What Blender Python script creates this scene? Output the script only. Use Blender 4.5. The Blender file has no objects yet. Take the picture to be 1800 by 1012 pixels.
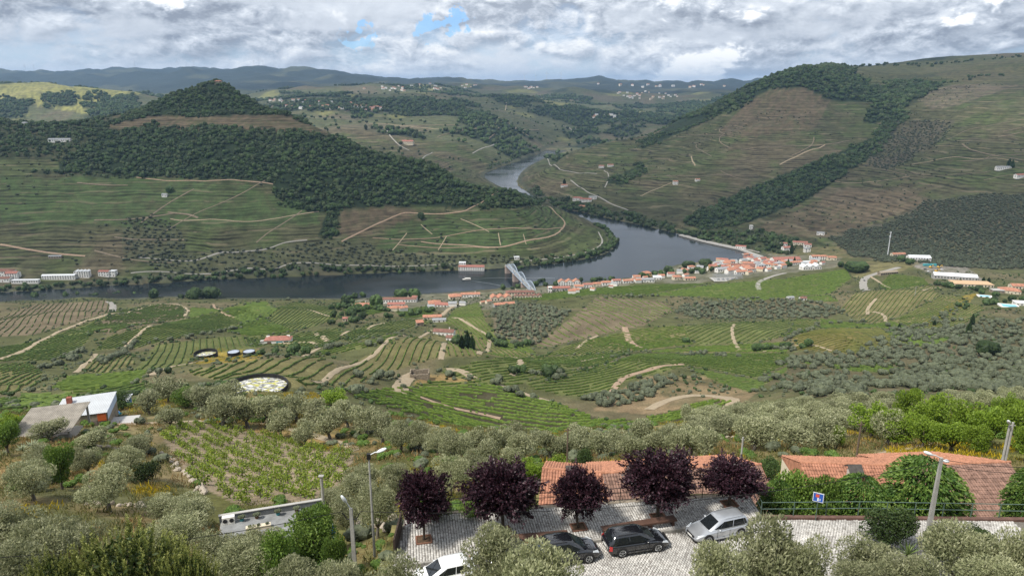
import bpy, bmesh, math, random
import numpy as np
from mathutils import Vector, Matrix, Euler
random.seed(7); RNG = np.random.default_rng(7)
SC = bpy.context.scene
COL = SC.collection
R = math.radians
# ------------------------------------------------------------------ camera, sky, sun, exposure
H = 300.0; PITCH = R(15.75); FPX = 1262.0
cam_d = bpy.data.cameras.new('camera'); cam = bpy.data.objects.new('camera', cam_d); COL.objects.link(cam)
cam.location = (0, 0, H); cam.rotation_euler = (R(90)-PITCH, 0, 0)
cam_d.sensor_width = 36; cam_d.lens = 36*FPX/1800; cam_d.clip_start = .5; cam_d.clip_end = 60000
SC.camera = cam
SC.view_settings.view_transform = 'Standard'; SC.view_settings.look = 'None'
SC.view_settings.exposure = 0.84; SC.view_settings.gamma = 1.0; SC.view_settings.use_curve_mapping = False
SUN_AZ, SUN_EL = R(-124), R(55)      # azimuth measured from +Y towards +X
sun_d = bpy.data.lights.new('sun', 'SUN'); sun = bpy.data.objects.new('sun', sun_d); COL.objects.link(sun)
sun_d.energy = 2.9; sun_d.angle = R(8); sun_d.color = (1, .95, .86)
sv = Vector((math.sin(SUN_AZ)*math.cos(SUN_EL), math.cos(SUN_AZ)*math.cos(SUN_EL), math.sin(SUN_EL)))
sun.rotation_euler = sv.to_track_quat('Z', 'Y').to_euler()
sun.location = (0, -40, 400)
SC.cycles.use_denoising = True
SC.cycles.max_bounces = 6; SC.cycles.diffuse_bounces = 2; SC.cycles.glossy_bounces = 3
SC.cycles.transmission_bounces = 3; SC.cycles.volume_bounces = 0; SC.cycles.transparent_max_bounces = 6
SC.cycles.sample_clamp_indirect = 4.0

def nd(nt, typ, ins=None, **kw):
    n = nt.nodes.new(typ)
    for k, v in kw.items(): setattr(n, k, v)
    for k, v in (ins or {}).items():
        s = n.inputs[k]
        if isinstance(v, bpy.types.NodeSocket): nt.links.new(v, s)
        elif isinstance(v, bpy.types.Node): nt.links.new(v.outputs[0], s)
        else: s.default_value = v
    return n
def mth(nt, op, a, b=0.0, c=None, clamp=False):
    ins = {0: a, 1: b}
    if c is not None: ins[2] = c
    n = nd(nt, 'ShaderNodeMath', ins, operation=op); n.use_clamp = clamp
    return n.outputs[0]
def vmt(nt, op, a, b=(0, 0, 0)):
    n = nd(nt, 'ShaderNodeVectorMath', {0: a}, operation=op)
    if op == 'SCALE':
        if isinstance(b, bpy.types.NodeSocket): nt.links.new(b, n.inputs[3])
        else: n.inputs[3].default_value = b if isinstance(b, (int, float)) else 1.0
    else:
        if isinstance(b, bpy.types.NodeSocket): nt.links.new(b, n.inputs[1])
        else: n.inputs[1].default_value = b
    return n.outputs['Value'] if op in ('DOT_PRODUCT', 'LENGTH') else n.outputs['Vector']
def sstep(nt, v, lo, hi, a=0.0, b=1.0):
    n = nd(nt, 'ShaderNodeMapRange', {0: v, 1: lo, 2: hi, 3: a, 4: b}, interpolation_type='SMOOTHSTEP')
    return n.outputs[0]
def lin(nt, v, lo, hi, a=0.0, b=1.0):
    return nd(nt, 'ShaderNodeMapRange', {0: v, 1: lo, 2: hi, 3: a, 4: b}).outputs[0]
def mixc(nt, f, a, b, blend='MIX'):
    n = nd(nt, 'ShaderNodeMix', {0: f}, data_type='RGBA', blend_type=blend)
    for i, v in ((6, a), (7, b)):
        if isinstance(v, bpy.types.NodeSocket): nt.links.new(v, n.inputs[i])
        else: n.inputs[i].default_value = (*v, 1) if len(v) == 3 else v
    return n.outputs[2]
def noise(nt, vec, scale, detail=4, rough=.55, dist=0.0):
    return nd(nt, 'ShaderNodeTexNoise', {'Vector': vec, 'Scale': scale, 'Detail': detail, 'Roughness': rough, 'Distortion': dist}).outputs[0]

def px_dir(px, py):
    dx = (px-900)/FPX; dy = -(py-506)/FPX
    v = Vector((dx, math.cos(PITCH)+dy*math.sin(PITCH), -math.sin(PITCH)+dy*math.cos(PITCH)))
    return v
def make_world():
    w = bpy.data.worlds.new('World'); SC.world = w; w.use_nodes = True
    nt = w.node_tree; nt.nodes.clear()
    sky = nd(nt, 'ShaderNodeTexSky', sky_type='NISHITA', sun_disc=False)
    sky.sun_elevation = SUN_EL; sky.sun_rotation = SUN_AZ; sky.altitude = 400; sky.air_density = 1.0; sky.dust_density = .6
    skyc = vmt(nt, 'SCALE', sky.outputs[0], .10)
    tc = nd(nt, 'ShaderNodeTexCoord').outputs['Generated']
    dirn = vmt(nt, 'NORMALIZE', tc)
    sep = nd(nt, 'ShaderNodeSeparateXYZ', {0: dirn}); z = sep.outputs[2]
    P = vmt(nt, 'ADD', vmt(nt, 'MULTIPLY', dirn, (1, 1, 1.9)), (2.9, -1.3, 4.1))
    warp = nd(nt, 'ShaderNodeTexNoise', {'Vector': P, 'Scale': 10.0, 'Detail': 2}).outputs['Color']
    P = vmt(nt, 'ADD', P, vmt(nt, 'SCALE', vmt(nt, 'SUBTRACT', warp, (.5, .5, .5)), .040))
    def dens(p):
        a = noise(nt, p, 5.6, 3, .5)
        b1 = mth(nt, 'ABSOLUTE', mth(nt, 'SUBTRACT', noise(nt, p, 12.5, 2, .5), .5))
        b2 = mth(nt, 'ABSOLUTE', mth(nt, 'SUBTRACT', noise(nt, vmt(nt, 'ADD', p, (3.3, 1.1, 7.7)), 38.0, 3, .66), .5))
        return mth(nt, 'SUBTRACT', a, mth(nt, 'ADD', mth(nt, 'MULTIPLY', b1, -.62), mth(nt, 'MULTIPLY', b2, -.34)))
    d0 = dens(P)
    d1 = dens(vmt(nt, 'ADD', P, (-.006, -.003, .015)))
    wn = vmt(nt, 'SCALE', vmt(nt, 'SUBTRACT', nd(nt, 'ShaderNodeTexNoise', {'Vector': dirn, 'Scale': 26.0, 'Detail': 4, 'Roughness': .62}).outputs['Color'], (.5, .5, .5)), .13)
    gap = None
    for gx, gy, r in ((618, 58, .040), (770, 38, .040)):
        g = px_dir(gx, gy).normalized()
        dd = vmt(nt, 'LENGTH', vmt(nt, 'MULTIPLY', vmt(nt, 'SUBTRACT', vmt(nt, 'ADD', dirn, wn), tuple(g)), (1, 1, 2.6)))
        b = sstep(nt, dd, 0, r, 1, 0)
        gap = b if gap is None else mth(nt, 'MAXIMUM', gap, b)
    lit = mth(nt, 'SUBTRACT', d0, d1)
    puff = sstep(nt, d0, .675, .765)                      # billow heads
    e0 = noise(nt, vmt(nt, 'ADD', vmt(nt, 'MULTIPLY', dirn, (1, 1, 3.6)), (1.7, 5.2, .3)), 5.0, 4, .55)      # calm grey decks
    deck = sstep(nt, e0, .47, .63)
    relief = mth(nt, 'ADD', mth(nt, 'MULTIPLY', lit, 3.4), .5, clamp=True)
    calm = mth(nt, 'SUBTRACT', 1.0, mth(nt, 'MULTIPLY', deck, .80))
    v = mth(nt, 'ADD', mth(nt, 'MULTIPLY', mth(nt, 'SUBTRACT', relief, .5), calm), mth(nt, 'MULTIPLY', mth(nt, 'SUBTRACT', puff, .45), mth(nt, 'MULTIPLY', calm, .60)))
    v = mth(nt, 'ADD', mth(nt, 'ADD', v, .56), mth(nt, 'MULTIPLY', deck, -.13), clamp=True)
    g = px_dir(840, 60).normalized()
    ctr = vmt(nt, 'LENGTH', vmt(nt, 'MULTIPLY', vmt(nt, 'SUBTRACT', dirn, tuple(g)), (1, 1, 1.5)))
    v = mth(nt, 'ADD', v, sstep(nt, ctr, .0, .38, .13, 0), clamp=True)
    rp = nd(nt, 'ShaderNodeValToRGB', {0: v}); cr = rp.color_ramp; cr.elements.new(.3); cr.elements.new(.52); cr.elements.new(.72)
    for el, ps, cc in zip(cr.elements, (0, .28, .5, .7, .95), ((.185, .21, .255), (.325, .358, .41), (.465, .498, .545), (.60, .617, .635), (.74, .74, .73))):
        el.position = ps; el.color = (*cc, 1)
    c = rp.outputs[0]
    c = mixc(nt, sstep(nt, z, .06, .0, 0, .38), c, (.47, .52, .585))
    blue = vmt(nt, 'MULTIPLY', skyc, (.50, .72, 1.08))
    hole = mth(nt, 'MULTIPLY', mth(nt, 'MULTIPLY', sstep(nt, mth(nt, 'ADD', mth(nt, 'MULTIPLY', gap, .16), mth(nt, 'MULTIPLY', mth(nt, 'SUBTRACT', .70, d0), 3.0)), .16, .30), sstep(nt, gap, .0, .3)), .85)
    thin = mth(nt, 'MULTIPLY', sstep(nt, d0, .50, .30), .35)
    c = mixc(nt, mth(nt, 'MAXIMUM', hole, thin), c, blue)
    gr = sstep(nt, z, -.02, -.2)
    c = mixc(nt, gr, c, (.16, .17, .15))
    bg = nd(nt, 'ShaderNodeBackground', {0: c, 1: 1.0})
    out = nd(nt, 'ShaderNodeOutputWorld', {0: bg.outputs[0]})
make_world()

# ------------------------------------------------------------------ helpers
def tag(o, label=None, cat=None, group=None, kind=None):
    if label: o['label'] = label
    if cat: o['category'] = cat
    if group: o['group'] = group
    if kind: o['kind'] = kind
    return o
def empty(name, loc=(0, 0, 0), rz=0.0, label=None, cat=None, group=None):
    o = bpy.data.objects.new(name, None); COL.objects.link(o); o.empty_display_size = .2
    o.location = loc; o.rotation_euler = (0, 0, rz)
    return tag(o, label, cat, group)
def link(name, me, parent=None, loc=None):
    o = bpy.data.objects.new(name, me); COL.objects.link(o)
    if parent is not None: o.parent = parent
    if loc is not None: o.location = loc
    return o
KIDS = {}
def copy_tree(o, parent=None):
    c = o.copy(); COL.objects.link(c); c.parent = parent
    for ch in [k for k in o.children]: copy_tree(ch, c)
    return c
class MB:
    def __init__(s): s.v = []; s.f = []; s.m = []; s.mi = 0
    def add(s, vs, fs):
        b = len(s.v); s.v += [tuple(v) for v in vs]; s.f += [tuple(b+i for i in f) for f in fs]; s.m += [s.mi]*len(fs); return s
    def box(s, c, d, rz=0.0, M=None):
        hx, hy, hz = d[0]/2, d[1]/2, d[2]/2
        vs = [Vector((x, y, z)) for z in (-hz, hz) for x, y in ((-hx, -hy), (hx, -hy), (hx, hy), (-hx, hy))]
        mt = Matrix.Translation(c) @ (M if M is not None else Matrix.Rotation(rz, 4, 'Z'))
        return s.add([mt @ v for v in vs], [(0, 3, 2, 1), (4, 5, 6, 7), (0, 1, 5, 4), (1, 2, 6, 5), (2, 3, 7, 6), (3, 0, 4, 7)])
    def beam(s, a, b, w, h=None, up=(0, 0, 1)):
        a = Vector(a); b = Vector(b); h = h or w; d = b-a; L = d.length
        if L < 1e-6: return s
        x = d/L; u = Vector(up)
        if abs(x.dot(u)) > .98: u = Vector((0, 1, 0))
        y = u.cross(x).normalized(); z = x.cross(y)
        M = Matrix((x, y, z)).transposed().to_4x4()
        return s.box((a+b)/2, (L, w, h), M=M)
    def tube(s, pts, r, n=8, cap=True):
        pts = [Vector(p) for p in pts]; rs = r if isinstance(r, (list, tuple)) else [r]*len(pts)
        vs = []; fs = []
        for i, p in enumerate(pts):
            d = (pts[min(i+1, len(pts)-1)]-pts[max(i-1, 0)]).normalized()
            u = Vector((0, 0, 1)) if abs(d.z) < .95 else Vector((1, 0, 0))
            y = u.cross(d).normalized(); z = d.cross(y)
            for k in range(n):
                a = 2*math.pi*k/n; vs.append(p+(y*math.cos(a)+z*math.sin(a))*rs[i])
        for i in range(len(pts)-1):
            for k in range(n):
                fs.append((i*n+k, i*n+(k+1) % n, (i+1)*n+(k+1) % n, (i+1)*n+k))
        if cap: fs += [tuple(range(n))[::-1], tuple((len(pts)-1)*n+k for k in range(n))]
        return s.add(vs, fs)
    def cyl(s, c, r, h, n=16, r2=None):
        r2 = r if r2 is None else r2; c = Vector(c)
        return s.tube([c, c+Vector((0, 0, h))], [r, r2], n)
    def ball(s, c, r, seg=8, ring=5, sc=(1, 1, 1), jit=0.0):
        c = Vector(c); vs = [c+Vector((0, 0, -r*sc[2]))]; fs = []
        for i in range(1, ring):
            t = math.pi*i/ring
            for k in range(seg):
                a = 2*math.pi*k/seg; rr = r*(1+random.uniform(-jit, jit))
                vs.append(c+Vector((rr*math.sin(t)*math.cos(a)*sc[0], rr*math.sin(t)*math.sin(a)*sc[1], -rr*math.cos(t)*sc[2])))
        vs.append(c+Vector((0, 0, r*sc[2])))
        for k in range(seg):
            fs.append((0, 1+(k+1) % seg, 1+k)); b = 1+(ring-2)*seg
            fs.append((len(vs)-1, b+k, b+(k+1) % seg))
        for i in range(ring-2):
            for k in range(seg):
                a = 1+i*seg; fs.append((a+k, a+(k+1) % seg, a+seg+(k+1) % seg, a+seg+k))
        return s.add(vs, fs)
    def prism(s, poly, z0, z1):
        n = len(poly); vs = [(x, y, z0) for x, y in poly]+[(x, y, z1) for x, y in poly]
        fs = [tuple(range(n))[::-1], tuple(range(n, 2*n))]+[(k, (k+1) % n, n+(k+1) % n, n+k) for k in range(n)]
        return s.add(vs, fs)
    def mesh(s, name, mats, smooth=False):
        me = bpy.data.meshes.new(name); me.from_pydata(s.v, [], s.f)
        for m in (mats if isinstance(mats, (list, tuple)) else [mats]): me.materials.append(m)
        me.polygons.foreach_set('material_index', s.m)
        if smooth: me.polygons.foreach_set('use_smooth', [True]*len(s.f))
        me.update(); return me
    def build(s, name, mats, parent=None, smooth=False):
        return link(name, s.mesh(name, mats, smooth), parent)

MATS = {}
def mat(name, col, rough=.8, var=.18, scale=3.0, bump=0.0, metal=0.0, spec=.3, obj=True, coat=0.0, detail=5):
    if name in MATS: return MATS[name]
    m = bpy.data.materials.new(name); m.use_nodes = True; nt = m.node_tree
    b = nt.nodes['Principled BSDF']
    g = nd(nt, 'ShaderNodeNewGeometry').outputs['Position'] if not obj else nd(nt, 'ShaderNodeTexCoord').outputs['Object']
    n = noise(nt, g, scale, detail, .6)
    f = lin(nt, n, .3, .7, 1-var, 1+var)
    c = vmt(nt, 'SCALE', (0, 0, 0)); sc_node = c.node
    sc_node.inputs[0].default_value = col; nt.links.new(f, sc_node.inputs[3])
    nt.links.new(c, b.inputs['Base Color'])
    b.inputs['Roughness'].default_value = rough; b.inputs['Metallic'].default_value = metal
    b.inputs['Specular IOR Level'].default_value = spec; b.inputs['Coat Weight'].default_value = coat
    if bump:
        bn = nd(nt, 'ShaderNodeBump', {'Height': n, 'Strength': bump, 'Distance': .05}); nt.links.new(bn.outputs[0], b.inputs['Normal'])
    MATS[name] = m; return m
def leafmat(name, cols, trans=.35, rough=.6, objvar=.25):
    """foliage: a colour per leaf from the 'rnd' attribute, a shift per tree from Object Info"""
    if name in MATS: return MATS[name]
    m = bpy.data.materials.new(name); m.use_nodes = True; nt = m.node_tree
    b = nt.nodes['Principled BSDF']; out = nt.nodes['Material Output']
    a = nd(nt, 'ShaderNodeAttribute', attribute_name='rnd').outputs['Fac']
    ramp = nd(nt, 'ShaderNodeValToRGB', {0: a}); cr = ramp.color_ramp
    while len(cr.elements) < len(cols): cr.elements.new(.5)
    for i, c in enumerate(cols):
        cr.elements[i].position = i/(len(cols)-1); cr.elements[i].color = (*c, 1)
    oi = nd(nt, 'ShaderNodeObjectInfo').outputs['Random']
    sc_ = nd(nt, 'ShaderNodeVectorMath', {0: ramp.outputs[0], 3: lin(nt, oi, 0, 1, 1-objvar, 1+objvar)}, operation='SCALE').outputs[0]
    nt.links.new(sc_, b.inputs['Base Color']); b.inputs['Roughness'].default_value = rough
    b.inputs['Specular IOR Level'].default_value = .25
    if trans:
        t = nd(nt, 'ShaderNodeBsdfTranslucent', {0: sc_})
        mx = nd(nt, 'ShaderNodeMixShader', {0: trans, 1: b.outputs[0], 2: t.outputs[0]})
        nt.links.new(mx.outputs[0], out.inputs[0])
    MATS[name] = m; return m

# ------------------------------------------------------------------ terrain as a height field
def tan_py(py):
    dy = -(py-506)/FPX
    return (-math.sin(PITCH)+dy*math.cos(PITCH))/(math.cos(PITCH)+dy*math.sin(PITCH))
def pt(px, py, D):
    d = px_dir(px, py); k = D/d.y
    return (d.x*k, D, H+d.z*k)
def plane_pt(px, py, z):
    d = px_dir(px, py); k = (z-H)/d.z
    return Vector((d.x*k, d.y*k, z))
Y0 = 30.0
LOT = 272.4
CP = []      # control points (X, Y, z)
def col(px, pairs):
    for D, py in pairs: CP.append(pt(px, py, D))
for x in (-90, -60, -30, 0, 30, 60, 90):
    for y, z in ((-18, 299), (0, 298), (8, 290), (16, 282), (24, 276.5)):
        CP.append((x*(y+Y0)/30, y, z))
for px, far in {
    -180: [(34, 1060), (50, 955), (60, 895), (75, 835), (95, 785), (120, 752), (155, 735), (250, 700), (330, 670), (430, 640), (550, 605), (700, 570), (820, 548), (930, 533)],
    0: [(34, 1060), (50, 960), (60, 900), (75, 840), (95, 790), (120, 757), (155, 738), (250, 702), (330, 672), (430, 640), (550, 605), (700, 570), (820, 548), (930, 531)],
    150: [(34, 1060), (50, 960), (60, 905), (75, 850), (95, 798), (120, 760), (150, 733), (190, 712), (260, 692), (330, 668), (430, 640), (550, 603), (700, 567), (820, 546), (930, 530)],
    300: [(34, 1060), (50, 968), (60, 925), (75, 872), (95, 818), (120, 768), (150, 722), (180, 700), (260, 682), (330, 660), (430, 632), (550, 600), (700, 567), (820, 546), (930, 530)],
    500: [(34, 1060), (50, 985), (62, 945), (75, 888), (95, 835), (120, 785), (150, 738), (188, 694), (300, 667), (400, 636), (550, 600), (700, 565), (820, 545), (920, 530)],
    700: [(55, 900), (70, 860), (90, 815), (120, 775), (160, 732), (215, 748), (285, 727), (315, 705), (345, 684), (385, 662), (450, 630), (560, 597), (680, 570), (800, 550), (900, 533), (960, 524)],
    900: [(53, 915), (60, 880), (80, 830), (110, 797), (150, 772), (195, 758), (245, 787), (305, 771), (340, 729), (376, 690), (415, 671), (470, 652), (560, 630), (660, 604), (720, 578), (800, 546), (880, 529), (950, 515)],
    1100: [(53, 915), (60, 880), (80, 820), (110, 787), (150, 760), (200, 747), (245, 774), (300, 761), (335, 735), (375, 705), (420, 680), (500, 647), (600, 616), (670, 598), (720, 576), (820, 540), (880, 521), (960, 505), (1020, 495)],
    1300: [(53, 910), (60, 875), (80, 815), (110, 780), (150, 753), (190, 732), (235, 748), (290, 730), (340, 700), (385, 682), (440, 664), (540, 635), (640, 606), (740, 570), (840, 545), (920, 520), (1000, 498), (1080, 478), (1130, 467)],
    1420: [(53, 910), (80, 805), (150, 745), (200, 720), (340, 685), (540, 627), (740, 563), (920, 514), (1040, 481), (1130, 462), (1220, 449), (1280, 438), (1400, 412), (1540, 378), (1740, 335), (1930, 290), (2130, 250), (2330, 208), (2530, 165), (2740, 121), (3100, 128), (3700, 118)],
    1500: [(53, 910), (60, 865), (80, 800), (110, 768), (150, 742), (200, 717), (250, 700), (330, 680), (430, 650), (540, 620), (640, 590), (740, 560), (840, 530), (930, 505), (1020, 480), (1100, 463), (1200, 448), (1290, 432), (1420, 402), (1600, 360), (1800, 317), (2030, 270), (2250, 228), (2460, 190), (2700, 150), (2950, 127), (3600, 112)],
    1600: [(60, 860), (80, 795), (110, 762), (150, 734), (200, 711), (260, 693), (340, 675), (430, 645), (540, 610), (640, 578), (740, 548), (840, 520), (930, 495), (1020, 472), (1110, 455), (1200, 444), (1290, 422), (1420, 385), (1600, 340), (1800, 300), (2030, 257), (2250, 215), (2500, 175), (2800, 145), (3300, 118), (3600, 108)],
    1700: [(53, 905), (60, 858), (80, 792), (110, 757), (150, 727), (200, 707), (260, 690), (340, 670), (430, 640), (530, 602), (620, 567), (720, 540), (820, 515), (900, 497), (1000, 477), (1090, 465), (1190, 442), (1320, 400), (1480, 352), (1680, 302), (1880, 257), (2120, 212), (2420, 167), (2880, 131), (3500, 105)],
    1800: [(53, 905), (60, 850), (80, 790), (110, 755), (150, 720), (200, 702), (260, 688), (340, 666), (430, 632), (530, 595), (620, 562), (720, 536), (820, 515), (900, 500), (1000, 482), (1100, 462), (1280, 406), (1430, 356), (1630, 300), (1830, 250), (2080, 200), (2380, 160), (2830, 126), (3500, 98)],
    1990: [(53, 905), (80, 785), (150, 715), (260, 680), (430, 625), (620, 555), (820, 505), (1000, 475), (1280, 400), (1630, 290), (2080, 190), (2830, 116), (3500, 90)],
}.items(): col(px, far)
# left massif beyond the river
for px, far in {
    -180: [(1060, 500), (1150, 452), (1210, 418), (1320, 366), (1460, 312), (1600, 268), (1780, 232), (1950, 212), (2250, 225)],
    0: [(1085, 492), (1150, 455), (1200, 422), (1310, 370), (1450, 315), (1600, 270), (1780, 235), (1950, 217), (2250, 232)],
    200: [(1110, 485), (1190, 432), (1300, 380), (1440, 322), (1590, 270), (1740, 233), (1850, 217), (1950, 206), (2250, 228)],
    300: [(1200, 430), (1300, 380), (1580, 270), (1760, 228), (1880, 207), (2030, 174), (2350, 220)],
    380: [(1150, 468), (1190, 430), (1300, 377), (1430, 322), (1580, 267), (1740, 227), (1860, 206), (1960, 176), (2040, 150), (2075, 140), (2350, 212)],
    340: [(1150, 468), (1870, 207), (1960, 185), (2055, 156), (2350, 216)],
    410: [(1150, 466), (1865, 206), (1960, 182), (2055, 153), (2350, 212)],
    440: [(1150, 465), (1860, 206), (1940, 190), (2020, 173), (2300, 215)],
    500: [(1190, 436), (1300, 386), (1420, 330), (1570, 272), (1720, 232), (1840, 210), (1920, 198), (2200, 238)],
    600: [(1170, 466), (1210, 442), (1290, 406), (1410, 357), (1550, 303), (1700, 258), (1780, 245), (2050, 280)],
    750: [(1240, 442), (1340, 402), (1460, 352), (1580, 308), (1660, 288), (1900, 325)],
    900: [(1220, 460), (1270, 437), (1350, 398), (1450, 358), (1510, 340), (1700, 362)],
    980: [(1250, 453), (1320, 432), (1400, 410), (1500, 391), (1590, 378), (1700, 368)],
    1045: [(1340, 432), (1420, 415), (1500, 402)],
}.items(): col(px, [(far[0][0]+(D_-far[0][0])*.80, y_) for D_, y_ in far])
# right massif, left flank
for px, far in {
    960: [(1900, 350), (2150, 318), (2350, 296), (2500, 300)],
    1000: [(1830, 360), (1920, 343), (2120, 313), (2350, 288), (2550, 271), (2850, 290), (3300, 275)],
    1100: [(1680, 375), (1760, 357), (1920, 332), (2150, 300), (2400, 270), (2650, 243), (3000, 265), (3400, 262)],
    1200: [(1530, 397), (1620, 378), (1800, 349), (2000, 314), (2250, 274), (2500, 239), (2750, 210), (2850, 206), (3250, 235)],
    1300: [(1380, 428), (1460, 405), (1650, 363), (1850, 322), (2050, 282), (2300, 238), (2500, 204), (2700, 166), (2800, 156), (3250, 185)],
}.items(): col(px, far)
# far country
for px, far in {
    -250: [(3300, 205), (3700, 175), (4200, 147), (5500, 172), (7500, 165), (11000, 127), (16000, 152)],
    0: [(2900, 235), (3300, 212), (3700, 180), (4200, 151), (5500, 172), (7500, 165), (11000, 126), (16000, 152)],
    100: [(2900, 232), (3300, 207), (3700, 170), (4300, 143), (5500, 172), (7500, 165), (11000, 124), (16000, 152)],
    230: [(2900, 225), (3400, 190), (4000, 163), (5500, 176), (7500, 165), (11000, 124), (16000, 152)],
    400: [(3000, 230), (3500, 200), (4300, 178), (5500, 170), (7500, 160), (11000, 121), (16000, 152)],
    550: [(2600, 255), (2800, 234), (3200, 206), (3700, 186), (4300, 168), (5000, 158), (6500, 162), (8000, 152), (11000, 123), (16000, 152)],
    700: [(2300, 315), (2700, 263), (3100, 226), (3600, 196), (4300, 171), (5500, 156), (7500, 152), (11000, 136), (16000, 153)],
    850: [(2720, 287), (3000, 260), (3400, 227), (3900, 202), (4700, 180), (5800, 165), (7500, 153), (11000, 145), (16000, 155)],
    950: [(3420, 264), (3600, 250), (4000, 226), (4600, 201), (5500, 180), (7000, 162), (9000, 151), (11000, 142), (16000, 155)],
    1050: [(3700, 252), (4000, 236), (4500, 215), (5200, 195), (6200, 175), (8000, 157), (11000, 143), (16000, 155)],
    1150: [(3700, 243), (4100, 225), (4600, 207), (5500, 190), (6500, 173), (8500, 153), (11000, 146), (16000, 155)],
    1270: [(4300, 210), (5000, 190), (6500, 172), (8500, 157), (11000, 146), (16000, 154)],
    1500: [(4600, 150), (7000, 165), (11000, 150), (16000, 155)],
    1800: [(4600, 140), (7000, 165), (11000, 150), (16000, 155)],
    2000: [(4600, 135), (7000, 165), (11000, 150), (16000, 155)],
}.items(): col(px, far)
for x in (-1.0, -.5, 0, .5, 1.0): CP.append((x*28000, 28000, 300-28000*.004))
# river banks in the picture, all on the water level z = 0
NEARB = [(-300, 546), (-100, 536), (0, 531), (100, 527), (230, 524), (400, 523), (580, 525), (680, 522), (780, 514), (860, 508), (940, 502), (1000, 498), (1080, 491), (1120, 486), (1165, 474), (1190, 464), (1240, 459), (1290, 458), (1330, 456)]
RIGHTB = [(1342, 450), (1310, 441), (1250, 426), (1200, 413), (1150, 401), (1090, 388), (1040, 377), (990, 367), (955, 353), (925, 336), (904, 318), (925, 293), (960, 277), (990, 266), (1010, 263), (1060, 260)]
FARB = [(1060, 257), (1000, 258), (975, 259), (958, 262), (945, 272), (900, 286), (852, 303), (850, 312), (880, 329), (930, 346), (975, 363), (1005, 376), (1050, 396), (1075, 411), (1083, 425), (1079, 438), (1060, 449), (1000, 461), (940, 467), (890, 470), (860, 473), (700, 478), (480, 486), (380, 491), (200, 501), (100, 508), (0, 514), (-100, 519), (-300, 529)]
RIV = np.array([tuple(plane_pt(a, b, 0)[:2]) for a, b in NEARB+RIGHTB+FARB])
def sm_poly(poly, n=2):
    p = poly
    for _ in range(n):
        q = np.roll(p, -1, 0); p = np.stack([p*.75+q*.25, p*.25+q*.75], 1).reshape(-1, 2)
    return p
RIVS = sm_poly(RIV, 2)
for a, b in RIV: CP.append((a, b, .5))
def inpoly(x, y, poly):
    poly = np.asarray(poly); x = np.asarray(x, float); y = np.asarray(y, float)
    ins = np.zeros(x.shape, bool); n = len(poly); j = n-1
    for i in range(n):
        xi, yi = poly[i]; xj, yj = poly[j]
        if yi != yj:
            c = ((yi > y) != (yj > y)) & (x < (xj-xi)*(y-yi)/(yj-yi)+xi)
            ins ^= c
        j = i
    return ins
def segdist(x, y, poly, closed=True):
    d = np.full(np.shape(x), 1e18); n = len(poly)
    for i in range(n if closed else n-1):
        a = poly[i]; b = poly[(i+1) % n]; ab = b-a; L = float(ab@ab)+1e-9
        t = np.clip(((x-a[0])*ab[0]+(y-a[1])*ab[1])/L, 0, 1)
        d = np.minimum(d, (x-a[0]-t*ab[0])**2+(y-a[1]-t*ab[1])**2)
    return np.sqrt(d)
def vnoise(x, y, seed=0):
    xi = np.floor(x).astype(np.int64); yi = np.floor(y).astype(np.int64); fx = x-xi; fy = y-yi
    def h(a, b):
        n = (a*374761393+b*668265263+seed*1442695041) & 0xffffffff
        n = ((n ^ (n >> 13))*1274126177) & 0xffffffff
        return ((n ^ (n >> 16)) & 0xffff)/65535.0
    u = fx*fx*(3-2*fx); v = fy*fy*(3-2*fy)
    return (h(xi, yi)*(1-u)+h(xi+1, yi)*u)*(1-v)+(h(xi, yi+1)*(1-u)+h(xi+1, yi+1)*u)*v
def fbm(x, y, seed=0, oct=4):
    s = 0; a = .5; t = 0
    for o in range(oct):
        s = s+a*vnoise(x*2**o, y*2**o, seed+o*17); t += a; a *= .55
    return s/t
CPa = np.array(CP)
cu = 2.0*CPa[:, 0]/(CPa[:, 1]+Y0); cv = np.log(CPa[:, 1]+Y0); cs = (CPa[:, 2]-H)/(CPa[:, 1]+Y0)
def K(r2): return .5*r2*np.log(r2+1e-12)
nC = len(cu)
A = np.zeros((nC+3, nC+3))
A[:nC, :nC] = K((cu[:, None]-cu)**2+(cv[:, None]-cv)**2)+np.eye(nC)*4e-5
A[:nC, nC:] = np.stack([np.ones(nC), cu, cv], 1); A[nC:, :nC] = A[:nC, nC:].T
W = np.linalg.solve(A, np.concatenate([cs, [0, 0, 0]]))
def tps(u, v):
    s = W[nC]+W[nC+1]*u+W[nC+2]*v
    for i in range(nC): s = s+W[i]*K((u-cu[i])**2+(v-cv[i])**2)
    return s
NU, NV = 800, 900
UM = 1.15; V0, V1 = math.log(11.0), math.log(26000.0)
gu = np.linspace(-UM, UM, NU); gv = np.linspace(V0, V1, NV)
cU = np.linspace(-UM, UM, 161); cV = np.linspace(V0, V1, 226)
CS = tps(2*cU[None, :], cV[:, None])
def cubic_up(a, n, ax):
    m = a.shape[ax]; t = np.linspace(0, m-1, n); i = np.clip(np.floor(t).astype(int), 0, m-2); f = t-i
    g = lambda k: np.take(a, np.clip(i+k, 0, m-1), ax)
    sh = [1, 1]; sh[ax] = n; f = f.reshape(sh)
    p0, p1, p2, p3 = g(-1), g(0), g(1), g(2)
    return p1+.5*f*(p2-p0+f*(2*p0-5*p1+4*p2-p3+f*(3*(p1-p2)+p3-p0)))
GS = cubic_up(cubic_up(CS, NV, 0), NU, 1)
gY = np.exp(gv)-Y0
GX = gu[None, :]*(gY[:, None]+Y0); GY = np.repeat(gY[:, None], NU, 1)
GZ = H+GS*(GY+Y0)
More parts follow.
